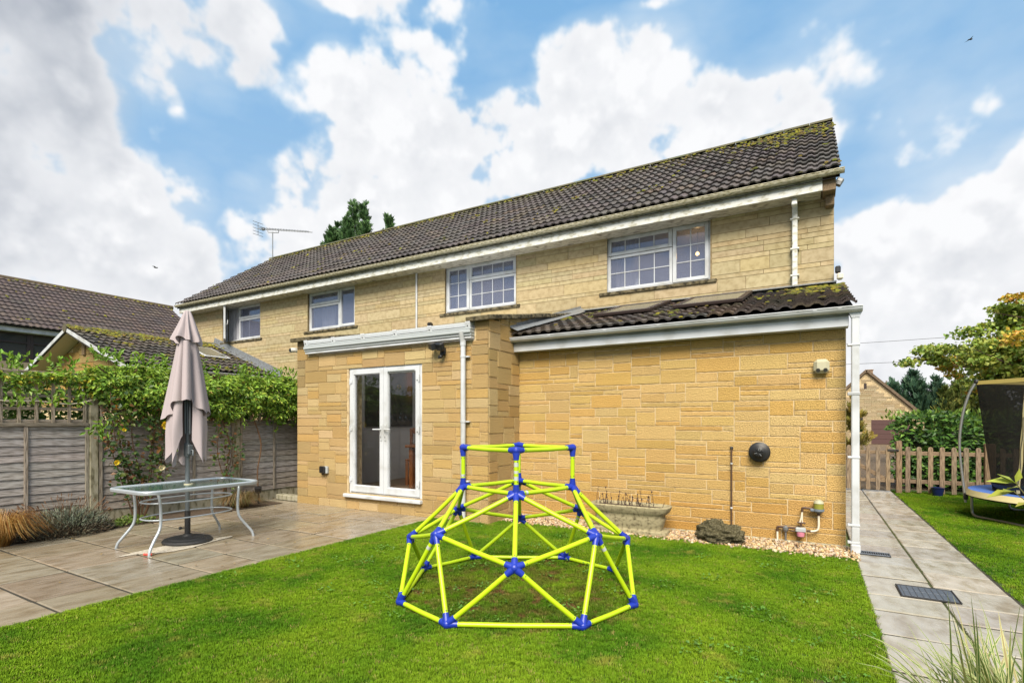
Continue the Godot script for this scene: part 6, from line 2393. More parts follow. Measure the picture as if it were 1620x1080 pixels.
	p1.tube([Vector3(-0.10, 0.375, 0.05), Vector3(-0.10, 0.30, 0.055), Vector3(-0.098, 0.245, 0.05)], 0.006, 8)
	obj("white_pipe", p1, M.copper_white, o)
	var p2 := MB.new()
	p2.tube([Vector3(-0.345, 0.13, 0.04), Vector3(-0.345, 0.175, 0.04), Vector3(-0.335, 0.183, 0.042), Vector3(-0.16, 0.183, 0.05)], 0.013, 8)
	p2.tube([Vector3(-0.21, 0.150, 0.05), Vector3(-0.15, 0.150, 0.05)], 0.008, 8)
	p2.tube([Vector3(-0.10, 0.37, 0.05), Vector3(-0.10, 0.408, 0.05), Vector3(-0.09, 0.415, 0.05), Vector3(0.02, 0.408, 0.05)], 0.013, 8)
	p2.tube([Vector3(0.055, 0.34, 0.05), Vector3(0.055, 0.39, 0.05)], 0.014, 8)
	p2.tube([Vector3(-0.06, 0.165, 0.05), Vector3(-0.02, 0.165, 0.05)], 0.014, 8)
	p2.tube([Vector3(-0.15, 0.25, 0.05), Vector3(-0.07, 0.245, 0.05)], 0.010, 8)
	p2.tube([Vector3(-0.11, 0.25, 0.05), Vector3(-0.115, 0.215, 0.05)], 0.012, 8)
	obj("fitting", p2, M.brown_pipe, o)
	var jn := MB.new()
	jn.t = Transform3D(Basis(), Vector3(-0.262, 0.13, 0.045))
	jn.lathe([Vector2(0, 0), Vector2(0.018, 0.005), Vector2(0.03, 0.03), Vector2(0.03, 0.055), Vector2(0.012, 0.07), Vector2(0, 0.07)], 12)
	jn.tube([Vector3(0, 0.02, 0), Vector3(0, -0.1, -0.01)], 0.010, 8)
	obj("junction", jn, M.grey_metal, o)
	var vl := MB.new()
	vl.box(Vector3(-0.165, 0.148, 0.02), Vector3(-0.065, 0.195, 0.09), 0.008)
	obj("valve_body", vl, M.eaves_grey, o)
	var vp := MB.new()
	vp.t = Transform3D(Basis(), Vector3(-0.115, 0.10, 0.055))
	vp.lathe([Vector2(0, -0.008), Vector2(0.036, 0.0), Vector2(0.042, 0.047), Vector2(0, 0.047)], 14)
	obj("valve_bowl", vp, M.pink, o)
	var ft := MB.new()
	ft.t = Transform3D(Basis(), Vector3(0.055, 0.385, 0.06))
	ft.lathe([Vector2(0, -0.012), Vector2(0.03, -0.012), Vector2(0.055, 0.008), Vector2(0.055, 0.03), Vector2(0.0, 0.03)], 18)
	ft.box(Vector3(-0.08, 0.0, -0.03), Vector3(0.0, 0.028, 0.03), 0.006)
	obj("filter_head", ft, mat("blue_grey", lin(0.14, 0.17, 0.21), 0.5), o)
	var fb2 := MB.new()
	fb2.t = Transform3D(Basis(), Vector3(0.055, 0.416, 0.06))
	fb2.lathe([Vector2(0.048, 0.0), Vector2(0.048, 0.055)], 18)
	obj("filter_label", fb2, M.olive_label, o)
	var fb3 := MB.new()
	fb3.t = Transform3D(Basis(), Vector3(0.055, 0.472, 0.06))
	fb3.lathe([Vector2(0.048, 0.0), Vector2(0.05, 0.004), Vector2(0.042, 0.03), Vector2(0.028, 0.032), Vector2(0.028, 0.042), Vector2(0, 0.042)], 18)
	obj("filter_cap", fb3, M.beige_plastic, o)
	# stone trough with dead stems
	var tr := thing("stone_trough", "long mossy stone planter with dead stems against the orange wall", "planter", Vector3(-1.95, 0.0, -6.28))
	var prof := [[0.0, 0.47, 0.165], [0.055, 0.47, 0.165], [0.062, 0.455, 0.155], [0.064, 0.385, 0.125], [0.09, 0.40, 0.14], [0.165, 0.42, 0.15], [0.20, 0.428, 0.155], [0.215, 0.415, 0.148], [0.26, 0.43, 0.16], [0.275, 0.47, 0.18], [0.335, 0.497, 0.197], [0.35, 0.49, 0.19], [0.352, 0.455, 0.165], [0.31, 0.44, 0.15]]
	var pts := []
	for p in prof:
		var col := []
		for q in 49:
			var a := TAU * q / 48.0
			var e: float = 0.38 if p[0] < 0.063 else 0.5
			col.append(Vector3(p[1] * signf(cos(a)) * pow(absf(cos(a)), e), p[0], -p[2] * signf(sin(a)) * pow(absf(sin(a)), e)))
		pts.append(col)
	var tb := MB.new()
	grid_sheet(tb, pts)
	obj("trough", tb, M.trough, tr)
	var so := MB.new()
	so.box(Vector3(-0.43, 0.27, -0.14), Vector3(0.43, 0.315, 0.14))
	obj("soil", so, M.earth, tr)
	var st := MB.new()
	for i in 34:
		var x := R(-0.40, 0.40)
		var zz := R(-0.12, 0.12)
		var hh := R(0.05, 0.17)
		if i % 7 == 0:
			hh = R(0.18, 0.26)
		var lean := Vector3(R(-0.04, 0.04), hh, R(-0.03, 0.03))
		var p0 := Vector3(x, 0.31, zz)
		st.tube([p0, p0 + lean * 0.5 + Vector3(R(-0.01, 0.01), 0, 0), p0 + lean], [0.004, 0.0035, 0.002], 5)
		if i % 2 == 0:
			st.ball(p0 + lean, R(0.007, 0.013), 6)
		for k in rng.randi_range(0, 3):
			var a := p0 + lean * R(0.2, 0.9)
			st.tube([a, a + Vector3(R(-0.03, 0.03), R(-0.02, 0.03), R(-0.02, 0.02))], [0.005, 0.002], 4)
	obj("dead_stems", st, mat("dead_stem", lin(0.06, 0.035, 0.03), 0.9), tr)
	# rock
	var rk := MB.new()
	var rn := FastNoiseLite.new()
	rn.frequency = 2.2
	rn.fractal_octaves = 5
	rn.seed = 12
	var rp := []
	for i in 37:
		var col := []
		var la := -PI / 2 + PI * i / 36.0
		for j in 61:
			var lo := TAU * j / 60.0
			var d := Vector3(cos(la) * cos(lo), sin(la), -cos(la) * sin(lo))
			var r := 1.0 + 0.36 * rn.get_noise_3dv(d) + 0.13 * rn.get_noise_3dv(d * 4.0)
			var p := Vector3(d.x * 0.245, d.y * 0.16, d.z * 0.15) * r
			if d.x > 0.1:
				p.y *= 0.80
			p.y = maxf(p.y + 0.10, -0.02)
			col.append(p)
		rp.append(col)
	grid_sheet(rk, rp)
	tag(obj("rock", rk, M.rock, self, Transform3D(Basis(), Vector3(-0.90, 0, -6.22))), "rough grey-green rock on the gravel below the brown pipe", "rock")
	# drain covers in the path
	var dg := thing("drain_grate", "slotted channel drain cover beside the white downpipe foot", "drain cover", Vector3(0.385, 0.012, -6.36))
	var db := MB.new()
	db.box(Vector3(0.0, -0.01, -0.14), Vector3(0.29, 0.003, 0.0))
	obj("pit", db, M.drain_dark, dg)
	for i in 15:
		var gm := MB.new()
		gm.box(Vector3(0.008 + i * 0.0192, 0.0035, -0.128), Vector3(0.018 + i * 0.0192, 0.012, -0.012), 0.002)
		obj("bar", gm, M.grate, dg)
	var fr := frame_mesh(0.0, 0.29, 0.0, 0.14, 0.010, 0.0, 0.013)
	obj("frame", fr, M.grate, dg, Transform3D(Basis(Vector3(1, 0, 0), -PI / 2), Vector3(0, 0.001, 0)))
	var mh := thing("manhole_cover", "rectangular grey metal inspection cover let into the path slabs", "manhole cover", Vector3(0.60, 0.012, -4.985), 0.0)
	var mb := MB.new()
	mb.box(Vector3(0, -0.01, -0.32), Vector3(0.345, 0.0045, 0.0))
	obj("plate", mb, M.grate, mh)
	for i in 8:
		for j in 2:
			var pm2 := MB.new()
			pm2.box(Vector3(0.018 + i * 0.039, 0.005, -0.302 + j * 0.146), Vector3(0.051 + i * 0.039, 0.0085, -0.164 + j * 0.146), 0.0015)
			obj("raised_panel", pm2, M.grate, mh)
	obj("frame", frame_mesh(-0.012, 0.357, -0.012, 0.332, 0.014, 0.0, 0.010), M.drain_dark, mh, Transform3D(Basis(Vector3(1, 0, 0), -PI / 2), Vector3.ZERO))

func camera_thing(label: String, at: Vector3, m: Material, aim: Vector3) -> void:
	var c := thing("security_camera", label, "camera", at, 0.0)
	var b := MB.new()
	b.tube([Vector3.ZERO, aim * 0.35], 0.035, 12)
	obj("mount", b, m, c)
	var h := MB.new()
	h.tube([aim * 0.35 + Vector3(0, 0.01, 0), aim + Vector3(0, 0.0, 0.02)], 0.04, 14)
	obj("housing", h, m, c)
	var l := MB.new()
	l.tube([aim + Vector3(0, 0, 0.021), aim + Vector3(0, 0, 0.03)], 0.034, 14)
	obj("lens", l, M.black_plastic, c)

# ---------------------------------------------------------------- plants
func build_plants() -> void:
	# climber over the trellis
	var v := thing("climbing_vine", "leafy green climber covering the top of the trellis fence", "climbing plant", Vector3(-8.2, 0, -4.8))
	var off := Vector3(8.2, 0, 4.8)
	var s := Scatter.new()
	var nz := FastNoiseLite.new()
	nz.frequency = 1.1
	nz.seed = 31
	nz.fractal_octaves = 3
	var pal := [Color(0.23, 0.38, 0.045), Color(0.18, 0.32, 0.04), Color(0.30, 0.44, 0.055), Color(0.12, 0.23, 0.03), Color(0.085, 0.17, 0.025), Color(0.34, 0.44, 0.06)]
	for i in 30000:
		var z := R(-8.8, -1.3)
		if z > -3.1 and rng.randf() < 0.80:
			continue
		var full := smoothstep(-3.0, -3.7, z)
		var n := nz.get_noise_2d(z * 1.0, 0.0)
		var n2 := nz.get_noise_2d(z * 1.6, 20.0)
		var topy := lerpf(1.99, 2.13, full) + n * 0.16
		var boty := lerpf(1.80, 1.42, full) + n2 * lerpf(0.16, 0.24, full)
		var f := pow(R(0, 1), 0.85)
		var y := lerpf(boty, topy, f)
		var bulge := lerpf(0.10, 0.30, full) * (0.35 + 0.9 * sin(PI * clampf(0.12 + f * 0.8, 0, 1))) * (0.75 + 0.6 * nz.get_noise_2d(z * 2.2, y * 3.0))
		var x := -8.24 + bulge * pow(R(0, 1), 0.4) - (0.30 * R(0, 1) if rng.randf() < 0.45 else 0.0)
		var p := Vector3(x, y, z)
		var c: Color = pick(pal)
		if z > -3.2 and rng.randf() < 0.25:
			c = Color(0.34, 0.30, 0.03)
		elif rng.randf() < 0.02:
			c = Color(0.30, 0.20, 0.03)
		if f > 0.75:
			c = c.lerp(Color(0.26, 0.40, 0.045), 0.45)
		s.add(leaf_flat(p + off, Vector3(R(-0.1, 0.8), R(-0.9, 0.25), R(-0.9, 0.9)), Vector3(R(0.2, 1), R(0.1, 1), R(-0.5, 0.5)), R(0.05, 0.088)), vary(c, 0.25, 0.08))
	for i in 260:
		# shoots that stick up or hang down
		var z := R(-8.6, -1.5)
		var up := rng.randf() < 0.6
		var o := Vector3(-8.15 + R(-0.1, 0.15), (2.10 + nz.get_noise_2d(z, 0.0) * 0.16) if up else (1.42 + nz.get_noise_2d(z * 1.6, 20.0) * 0.3), z)
		if z > -3.1:
			o.y = 1.98 if up else 1.75
		var d := Vector3(R(-0.2, 0.4), R(0.5, 1.2) if up else R(-1.2, -0.5), R(-0.6, 0.6)).normalized()
		for k in 6:
			var p := o + d * k * 0.035
			s.add(leaf_flat(p + off, d + rand_dir() * 0.9, Vector3(1, 0.4, 0) + rand_dir() * 0.5, R(0.055, 0.09)), vary(pick([Color(0.18, 0.30, 0.03), Color(0.13, 0.25, 0.025)]), 0.2, 0.06))
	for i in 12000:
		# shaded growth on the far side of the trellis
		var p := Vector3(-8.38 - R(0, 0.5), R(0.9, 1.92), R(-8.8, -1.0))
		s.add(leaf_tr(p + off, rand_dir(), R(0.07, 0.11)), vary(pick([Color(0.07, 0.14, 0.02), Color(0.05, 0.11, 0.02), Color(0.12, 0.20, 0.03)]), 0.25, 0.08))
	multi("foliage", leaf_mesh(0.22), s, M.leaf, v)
	var vs := MB.new()
	for i in 26:
		var z := R(-8.3, -3.3)
		var p0 := Vector3(-8.2, 1.38, z) + off
		vs.tube(bez([p0, p0 + Vector3(0.03, 0.2, R(-0.2, 0.2)), p0 + Vector3(0.0, 0.45, R(-0.35, 0.35)), p0 + Vector3(R(-0.1, 0.15), 0.7, R(-0.4, 0.4))], 8), 0.010, 5)
	for z in [-4.95, -5.5]:
		var p0 := Vector3(-8.1, 0.0, z) + off
		vs.tube(bez([p0, p0 + Vector3(0.02, 0.5, 0.06), p0 + Vector3(-0.03, 1.0, -0.04), p0 + Vector3(-0.08, 1.5, 0.1)], 14), 0.012, 6)
	obj("stem", vs, M.stem_brown, v)
	# climbing rose
	var r := thing("climbing_rose", "straggly climbing rose with a few yellow flowers on the fence behind the parasol", "rose", Vector3(-8.1, 0, -3.7))
	var ro := Vector3(8.1, 0, 3.7)
	var rs := MB.new()
	var rl := Scatter.new()
	var rpal := [Color(0.045, 0.095, 0.025), Color(0.065, 0.12, 0.03), Color(0.035, 0.075, 0.025), Color(0.10, 0.14, 0.03), Color(0.17, 0.08, 0.03)]
	var canes := [[-3.66, -3.30, 1.75], [-3.66, -3.42, 1.5], [-3.70, -3.62, 1.8], [-3.68, -3.95, 1.7], [-3.72, -4.15, 1.55], [-3.62, -3.25, 1.2], [-3.74, -3.85, 1.35], [-3.66, -3.50, 1.0], [-3.70, -4.3, 1.7], [-4.85, -4.75, 1.3], [-4.86, -4.98, 1.2]]
	for c in canes:
		var p := bez([Vector3(-8.08, 0.0, c[0]) + ro, Vector3(-8.05, c[2] * 0.3, lerpf(c[0], c[1], 0.25) + R(-0.05, 0.05)) + ro, Vector3(-8.10, c[2] * 0.65, lerpf(c[0], c[1], 0.75) + R(-0.08, 0.08)) + ro, Vector3(-8.02, c[2], c[1]) + ro], 16)
		var rad := []
		for i in 17:
			rad.append(lerpf(0.011, 0.004, i / 16.0))
		rs.tube(p, rad, 6)
		for k in 90:
			var f := clampf(0.28 + pow(R(0, 1), 0.7) * 0.75, 0, 1)
			var q: Vector3 = p[int(f * 16)] + Vector3(R(-0.03, 0.10), R(-0.08, 0.08), R(-0.14, 0.14))
			rl.add(leaf_flat(q, Vector3(R(-0.2, 0.8), R(-0.6, 0.5), R(-1, 1)), Vector3(R(0.2, 1), R(0.2, 1), R(-0.5, 0.5)), R(0.045, 0.085)), vary(pick(rpal), 0.25, 0.1))
			if k % 6 == 0:
				rs.tube([p[int(f * 16)], q], [0.003, 0.0018], 4)
	obj("stem", rs, M.stem_brown, r)
	multi("foliage", leaf_mesh(0.36), rl, M.leaf, r)
	for fl in [[-7.98, 1.31, -3.95, 0.05, 0], [-8.0, 0.816, -3.36, 0.030, 0], [-7.98, 0.71, -3.90, 0.036, 1], [-8.0, 1.55, -3.36, 0.028, 2], [-7.98, 1.25, -3.44, 0.022, 0]]:
		var m := MB.new()
		var rad: float = fl[3]
		for ring in 3:
			for k in 6:
				var a := TAU * k / 6 + ring * 0.5
				var d := Vector3(0.5 + ring * 0.0, sin(a), cos(a)).normalized()
				var o := d * rad * (0.2 + 0.3 * ring)
				var side := d.cross(Vector3(1, 0, 0)).normalized() * rad * 0.42
				var tip := o + d * rad * 0.55 + Vector3(rad * (0.7 - 0.3 * ring), 0, 0)
				m.quad(o - side, o + side, tip + side * 0.9, tip - side * 0.9)
		m.ball(Vector3.ZERO, rad * 0.55, 8)
		var pm: StandardMaterial3D = [mat("yellow_petal", lin(0.80, 0.62, 0.05), 0.6), mat("cream_petal", lin(0.75, 0.68, 0.45), 0.6), mat("apricot_petal", lin(0.65, 0.35, 0.06), 0.6)][fl[4]]
		obj("flower", m, pm, r, Transform3D(Basis(), Vector3(fl[0], fl[1], fl[2]) + ro))
	# border plants along the fence foot
	grass_clump("bronze_sedge", "orange-brown tufted sedge at the left end of the fence bed", Vector3(-7.65, 0.0, -2.10), 900, 0.50, 0.38, [Color(0.27, 0.13, 0.03), Color(0.33, 0.18, 0.05), Color(0.20, 0.09, 0.025), Color(0.38, 0.25, 0.09)])
	grass_clump("bronze_sedge", "dull brown tufted sedge below the fence behind the garden table", Vector3(-7.80, 0.0, -4.95), 700, 0.42, 0.26, [Color(0.16, 0.10, 0.045), Color(0.21, 0.14, 0.06), Color(0.11, 0.075, 0.035), Color(0.13, 0.13, 0.05)])
	# lavender
	var l := thing("lavender_bush", "silvery lavender bush with brown seed heads beside the sedge", "shrub", Vector3(-7.72, 0.0, -2.72))
	var ls := Scatter.new()
	var lp := [Color(0.22, 0.25, 0.19), Color(0.16, 0.19, 0.14), Color(0.27, 0.29, 0.23), Color(0.12, 0.14, 0.09), Color(0.13, 0.11, 0.08)]
	for i in 4200:
		var d := rand_dir()
		d.y = absf(d.y)
		var rr := pow(R(0, 1), 0.4)
		var p := Vector3(d.x * 0.30, 0.02 + d.y * 0.30, d.z * 0.46) * rr
		ls.add(leaf_tr(p, d + UP * 0.5 + rand_dir() * 0.5, R(0.035, 0.075)), vary(pick(lp) if p.y > 0.12 else pick([Color(0.12, 0.10, 0.07), Color(0.10, 0.075, 0.05), Color(0.16, 0.16, 0.12)]), 0.25, 0.06))
	multi("foliage", leaf_mesh(0.10), ls, M.needle, l)
	var lst := MB.new()
	for i in 90:
		var d := Vector3(R(-0.7, 0.7), R(0.6, 1.0), R(-1.0, 1.0)).normalized()
		var p0 := Vector3(d.x * 0.12, 0.12, d.z * 0.25)
		var p1 := p0 + d * R(0.22, 0.36)
		lst.tube([p0, p1], [0.0016, 0.0012], 4)
		lst.tube([p1, p1 + d * 0.02, p1 + d * 0.045], [0.002, 0.006, 0.002], 5)
	obj("seed_heads", lst, M.stem_brown, l)
	# a low weed by the chalky gravel board
	var w := thing("low_weed", "low bright green weed at the fence foot behind the near table leg", "weed", Vector3(-7.80, 0.012, -3.45))
	var ws := Scatter.new()
	for i in 500:
		var p := Vector3(R(-0.16, 0.16), R(0.01, 0.11), R(-0.30, 0.30))
		p.y *= 1.0 - absf(p.z) * 2.0
		ws.add(leaf_flat(p, rand_dir() + UP * 0.3, UP + rand_dir() * 0.6, R(0.025, 0.05)), vary(pick([Color(0.12, 0.19, 0.03), Color(0.085, 0.14, 0.025), Color(0.16, 0.20, 0.05)]), 0.25))
	multi("foliage", leaf_mesh(0.38), ws, M.leaf, w)
	# small dark lamp at the fence foot
	var sl := thing("spike_light", "small black spike light at the fence foot near the house corner", "light", Vector3(-7.92, 0, -5.35))
	var sb := MB.new()
	sb.tube([Vector3(0, 0, 0), Vector3(0, 0.22, 0)], 0.012, 8)
	sb.tube([Vector3(0, 0.20, 0), Vector3(0.02, 0.28, 0.02)], [0.05, 0.055], 12)
	obj("lamp", sb, M.black_plastic, sl)
	# shrubs beyond the fence
	for q in [[Vector3(-10.3, 0, -2.2), 2.55, 0.7, "feathery yellow-green shrub beyond the trellis at the far left"]]:
		var sh := thing("garden_shrub", q[3], "shrub", q[0])
		var ss := Scatter.new()
		for i in 1500:
			var d := rand_dir()
			var rr := pow(R(0, 1), 0.5)
			var p := Vector3(d.x * q[2], q[1] * 0.55 + d.y * q[1] * 0.45, d.z * q[2]) * Vector3(rr, 1, rr)
			ss.add(leaf_flat(p, rand_dir() + UP * 0.6, rand_dir() + UP * 0.5, R(0.05, 0.10)), vary(pick([Color(0.13, 0.18, 0.04), Color(0.09, 0.13, 0.03), Color(0.20, 0.22, 0.06), Color(0.22, 0.17, 0.05)]), 0.25, 0.08))
		multi("foliage", leaf_mesh(0.2), ss, M.leaf, sh)
		var st := MB.new()
		for i in 7:
			st.tube([Vector3(R(-0.1, 0.1), 0, R(-0.1, 0.1)), Vector3(R(-0.5, 0.5) * q[2], q[1] * 0.6, R(-0.5, 0.5) * q[2]), Vector3(R(-0.8, 0.8) * q[2], q[1] * 0.95, R(-0.8, 0.8) * q[2])], [0.02, 0.012, 0.004], 5)
		obj("stem", st, M.bark, sh)
	# striped grass close to the camera
	var g := thing("striped_grass", "cream and green striped grass in the near right corner", "grass plant", Vector3(0.66, 0.0, -2.60))
	var gm := MB.new()
	for i in 420:
		var a := R(0, TAU)
		var b0 := Vector3(cos(a) * R(0, 0.10), 0.0, sin(a) * R(0, 0.10)) + Vector3(R(-0.13, 0.16), 0, R(-0.08, 0.08))
		var ln := R(0.42, 0.68)
		var tall := i % 11 == 0
		var out := R(0.12, 0.42) * (0.5 if tall else 1.0)
		if tall:
			ln = R(0.66, 0.78)
		var w0 := R(0.0055, 0.0105)
		var dir := Vector3(cos(a), 0, sin(a))
		var side := Vector3(-sin(a), 0, cos(a))
		var pts := []
		for k in 9:
			var f := k / 8.0
			var droop := pow(f, 2.4) * out * 0.75
			pts.append(b0 + dir * out * pow(f, 1.5) + UP * (ln * f - droop * 0.9) + side * 0.015 * sin(f * 3 + a * 3))
		for k in 8:
			var f := k / 8.0
			var wa := w0 * (1.0 - pow(f, 2.5)) + 0.0004
			var wb := w0 * (1.0 - pow((k + 1) / 8.0, 2.5)) + 0.0004
			var tw := side.rotated(dir, 0.5 * sin(a * 5.0))
			var cream := vary(Color(0.48, 0.48, 0.24), 0.15)
			var green := vary(Color(0.075, 0.165, 0.028), 0.2)
			if i % 9 == 4 and f > 0.5:
				green = Color(0.33, 0.26, 0.13)
			var cs := [cream, green, cream]
			for q in 3:
				var u0 := -1.0 + q * 2.0 / 3.0 if q != 1 else -0.42
				var u1 := -1.0 + (q + 1) * 2.0 / 3.0 if q != 1 else 0.42
				if q == 0:
					u1 = -0.42
				elif q == 2:
					u0 = 0.42
				gm.col = cs[q]
				gm.quad(pts[k] + tw * wa * u0, pts[k] + tw * wa * u1, pts[k + 1] + tw * wb * u1, pts[k + 1] + tw * wb * u0)
	obj("blades", gm, M.leaf, g).set_meta("kind", "stuff")
	# big-leaved young shrub at the right edge
	var y := thing("young_shrub", "young shrub with large yellow-green leaves at the right edge before the trampoline", "shrub", Vector3(1.90, 0, -6.65))
	var ym := MB.new()
	ym.tube(bez([Vector3(0, 0, 0), Vector3(-0.05, 0.35, 0), Vector3(-0.14, 0.62, -0.02), Vector3(-0.24, 0.78, 0)], 12), [0.012, 0.012, 0.011, 0.011, 0.010, 0.010, 0.009, 0.009, 0.008, 0.007, 0.006, 0.005, 0.004], 6)
	ym.tube([Vector3(-0.10, 0.55, 0), Vector3(-0.26, 0.70, 0.03)], 0.005, 5)
	ym.tube([Vector3(-0.05, 0.38, 0), Vector3(0.02, 0.75, 0.1)], 0.007, 5)
	obj("stem", ym, M.stem, y)
	for q in [[-0.24, 0.78, 0.0, -0.9, 0.05, 0.1, 0.17], [-0.22, 0.76, 0.0, -0.8, 0.55, 0.2, 0.15], [-0.26, 0.70, 0.03, -0.9, -0.25, 0.2, 0.17], [-0.26, 0.70, 0.03, -0.6, 0.1, 0.8, 0.14], [-0.18, 0.68, 0.0, 0.3, 0.4, 0.6, 0.14], [-0.24, 0.78, 0.0, 0.2, 0.9, 0.1, 0.11], [-0.12, 0.6, 0, -0.7, -0.1, 0.6, 0.16], [0.0, 0.7, 0.1, -0.4, 0.5, 0.6, 0.15], [-0.22, 0.74, 0.01, -0.3, -0.2, -0.9, 0.13]]:
		var lm := MB.new()
		lm.col = vary(Color(0.30, 0.31, 0.05), 0.25, 0.15)
		var lf := leaf_mesh(0.26, 0.08)
		for i in lf.v.size():
			lm.v.append(lf.v[i])
			lm.n.append(lf.n[i])
			lm.c.append(lm.col)
		obj("leaf", lm, M.leaf, y, leaf_flat(Vector3(q[0], q[1], q[2]), Vector3(q[3], q[4], q[5]), Vector3(R(-0.3, 0.3), 1, R(0, 0.5)), q[6] * 1.3))

func grass_clump(called: String, label: String, at: Vector3, n: int, spread: float, h: float, pal: Array) -> void:
	var t := thing(called, label, "grass plant", at, 0.0)
	var m := MB.new()
	for i in n:
		var a := R(0, TAU)
		var f0 := pow(R(0, 1), 0.6)
		var b0 := Vector3(cos(a), 0, sin(a)) * f0 * 0.10
		var dir := Vector3(cos(a + R(-0.4, 0.4)), 0, sin(a + R(-0.4, 0.4)))
		var out := spread * R(0.3, 1.0)
		var hh := h * R(0.55, 1.1)
		m.col = vary(pick(pal), 0.25, 0.08)
		var side := dir.cross(UP) * R(0.0012, 0.0028)
		var last := b0
		for k in 4:
			var f := (k + 1) / 4.0
			var p := b0 + dir * out * f + UP * hh * (1.0 - pow(2.0 * f * 0.62 - 0.75, 2) / 0.5625 * 1.0) * 0.95
			p.y = maxf(p.y, 0.01)
			m.quad(last - side, last + side, p + side * (1.0 - f * 0.7), p - side * (1.0 - f * 0.7))
			last = p
	obj("blades", m, M.leaf, t).set_meta("kind", "stuff")

# ---------------------------------------------------------------- mown grass
func build_lawn_grass() -> void:
	var tufts := []
	var m := MB.new()
	for i in 8:
		var a := TAU * i / 8.0 + R(-0.3, 0.3)
		var d := Vector3(cos(a), 0, sin(a))
		var o := d * R(0.002, 0.014)
		var side := Vector3(-d.z, 0, d.x) * R(0.0011, 0.0019)
		var h := R(0.013, 0.027)
		var lean := d * R(0.004, 0.022)
		m.col = Color(1, 1, 1) * R(0.85, 1.1)
		m.quad(o - side, o + side, o + side * 0.8 + lean * 0.4 + UP * h * 0.6, o - side * 0.8 + lean * 0.4 + UP * h * 0.6)
		m.tri(o - side * 0.8 + lean * 0.4 + UP * h * 0.6, o + side * 0.8 + lean * 0.4 + UP * h * 0.6, o + lean + UP * h)
	var s := Scatter.new()
	var nz := FastNoiseLite.new()
	nz.frequency = 0.9
	nz.fractal_octaves = 4
	nz.seed = 8
	var n2 := FastNoiseLite.new()
	n2.frequency = 3.2
	n2.fractal_octaves = 3
	n2.seed = 18
	var regions := [[-4.62, 0.40, -6.12, -1.0, 150000], [1.32, 5.2, -12.6, -3.4, 80000]]
	for g in regions:
		for i in int(g[4]):
			var x := R(g[0], g[1])
			var z := R(g[2], g[3])
			if g[0] < 0:
				# nothing to see beyond the frame's lower edge
				if x * -0.5 - z * 0.866 < 2.35:
					continue
				if z < -5.78 and x < -3.72:
					continue
				z = minf(z, 90.0)
			else:
				if x * -0.5 - z * 0.866 < 2.3 or x > -z * 0.30 + 0.3:
					continue
			if g[0] < 0 and (x > 0.365 + 0.03 * n2.get_noise_2d(z * 6.0, 1.0) or x < -4.59 + 0.035 * n2.get_noise_2d(z * 6.0, 7.0)):
				continue
			if g[0] > 0 and x < 1.345 + 0.03 * n2.get_noise_2d(z * 6.0, 4.0):
				continue
			var a := nz.get_noise_2d(x, z)
			var b := n2.get_noise_2d(x, z)
			var c := Color(0.098, 0.205, 0.011)
			c = c.lerp(Color(0.18, 0.285, 0.016), clampf(0.35 + a * 1.1, 0, 1))
			c = c.lerp(Color(0.042, 0.125, 0.010), clampf(-a * 1.2 + b * 0.5, 0, 0.8))
			c = c.lerp(Color(0.34, 0.31, 0.06), clampf(b * 1.3 - 0.42, 0, 0.7))
			var k := R(0.75, 1.25)
			if g[0] < 0:
				var dd := Vector2(x + 2.08, z + 3.695).length()
				# worn, thin grass under the climbing frame
				var worn := (1.0 - smoothstep(0.55, 1.0, dd)) * clampf(0.62 + b * 1.4, 0, 1)
				var spot := clampf(n2.get_noise_2d(x * 1.7 + 40.0, z * 1.7) * 3.2 - 0.55, 0, 1) * (1.0 - smoothstep(0.8, 1.15, dd))
				c = c.lerp(Color(0.12, 0.135, 0.022), worn * 0.85)
				c = c.lerp(Color(0.17, 0.095, 0.04), spot)
				if rng.randf() < worn * 0.3 + spot * 0.75:
					k *= 0.35
			if rng.randf() < 0.03:
				c = Color(0.28, 0.24, 0.08)
			s.add(Transform3D(Basis(UP, R(0, TAU)).rotated(Vector3(R(-1, 1), 0, R(-1, 1)).normalized(), R(0, 0.25)).scaled_local(Vector3(R(0.9, 1.4), k, R(0.9, 1.4))), Vector3(x, 0.0, z)), vary(c, 0.22, 0.07))
	var o := multi("grass", m, s, M.blade)
	tag(o, "short mown green grass of both lawns", "grass", "", "stuff")
	# clover and other low weeds in the lawn
	var w := Scatter.new()
	for i in 75:
		var cx := R(-4.4, 0.3)
		var cz := R(-5.8, -2.6)
		if cx * -0.5 - cz * 0.866 < 2.5:
			continue
		if i < 14:
			cx = -2.08 + R(-0.8, 0.8)
			cz = -3.7 + R(-0.8, 0.8)
		for k in rng.randi_range(8, 34):
			w.add(leaf_flat(Vector3(cx + R(-0.09, 0.09), R(0.018, 0.036), cz + R(-0.09, 0.09)), Vector3(R(-1, 1), R(0, 0.5), R(-1, 1)), UP + rand_dir() * 0.4, R(0.012, 0.03)), vary(Color(0.10, 0.22, 0.03), 0.3, 0.1))
	tag(multi("lawn_weeds", leaf_mesh(0.4), w, M.leaf), "low clover and weeds scattered through the lawn", "weeds", "", "stuff")
	# moss and small weeds in the paving joints
	var j := Scatter.new()
	for i in 900:
		var x := 0.85 + R(-0.012, 0.012)
		j.add(Transform3D(Basis(UP, R(0, 6)).scaled_local(Vector3(R(0.006, 0.012), R(0.004, 0.008), R(0.008, 0.02))), Vector3(x, 0.0, -3.2 - pow(R(0, 1), 1.5) * 6.0)), vary(Color(0.07, 0.085, 0.02), 0.4, 0.1))
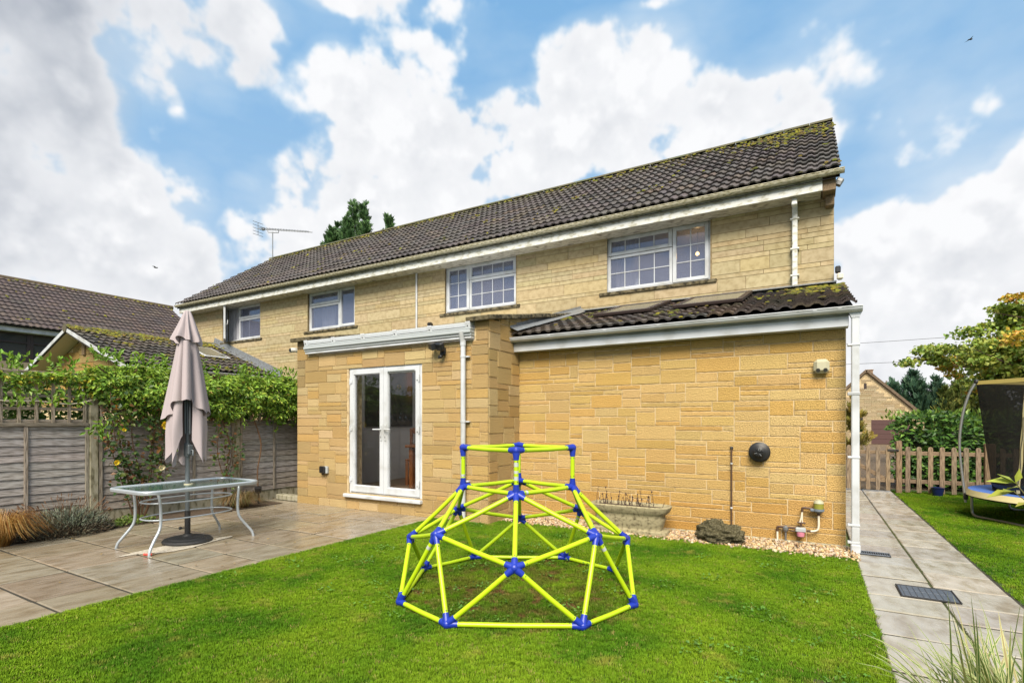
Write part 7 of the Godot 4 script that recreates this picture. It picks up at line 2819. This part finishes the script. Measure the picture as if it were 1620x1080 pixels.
	for i in 700:
		j.add(Transform3D(Basis(UP, R(0, 6)).scaled_local(Vector3(R(0.008, 0.02), R(0.006, 0.015), R(0.008, 0.02))), Vector3(-4.585 + R(-0.02, 0.03), 0.003, R(-5.8, -1.0))), vary(Color(0.09, 0.12, 0.02), 0.4, 0.1))
	tag(multi("joint_moss", moss_mesh(), j, M.moss), "moss along the path joint and patio edge", "moss", "", "stuff")
	# fallen leaves
	var fl := Scatter.new()
	for i in 60:
		fl.add(leaf_flat(Vector3(R(-8.0, -4.7), 0.020, R(-5.7, -1.5)), Vector3(R(-1, 1), 0, R(-1, 1)), UP + rand_dir() * 0.2, R(0.018, 0.04)), vary(pick([Color(0.3, 0.2, 0.05), Color(0.2, 0.12, 0.05)]), 0.3))
	tag(multi("fallen_leaves", leaf_mesh(0.35), fl, M.leaf), "a few small fallen leaves on the patio", "leaves", "", "stuff")

func build_small_things() -> void:
	for q in [[Vector3(-62.5, 18.3, -30), 0.35, "tiny dark bird flying low left over the far house"], [Vector3(6.0, 18.2, -30), 0.16, "tiny dark bird high in the right-hand sky"]]:
		var b := thing("bird", q[2], "bird", q[0], 0.6)
		var m := MB.new()
		var k: float = q[1]
		m.tube([Vector3(-k * 0.6, 0, 0), Vector3(-k * 0.2, 0.02, 0), Vector3(k * 0.3, 0.02, 0), Vector3(k * 0.6, 0.05, 0)], [0.01, k * 0.14, k * 0.16, 0.03], 8)
		for s in [-1.0, 1.0]:
			m.quad_out(Vector3(k * 0.25, 0.02, 0), Vector3(k * 0.1, k * 0.35, s * k * 0.7), Vector3(-k * 0.35, k * 0.2, s * k * 1.4), Vector3(-k * 0.2, 0.02, 0), Vector3(0, -5, 0))
		obj("body", m, M.bird, b)
	# debris at the picket foot
	var pot := thing("garden_pot", "small dark pot at the foot of the picket fence hedge", "plant pot", Vector3(1.98, 0, -12.15))
	var pm := MB.new()
	pm.lathe([Vector2(0, 0), Vector2(0.07, 0), Vector2(0.10, 0.14), Vector2(0.11, 0.16), Vector2(0.09, 0.16), Vector2(0.0, 0.13)], 14)
	obj("pot", pm, M.blue_glaze, pot)
	var hs := MB.new()
	hs.box(Vector3(-8.14, 0.0, -5.98), Vector3(-7.56, 0.10, -5.82), 0.015)
	tag(obj("stone_step", hs, M.concrete), "dark stone edging block between fence and house corner", "block")
	var hose := MB.new()
	hose.tube(bez([Vector3(0.72, 0.018, -12.2), Vector3(0.74, 0.018, -10.5), Vector3(0.80, 0.018, -8.5), Vector3(0.87, 0.018, -6.6)], 24), 0.006, 5)
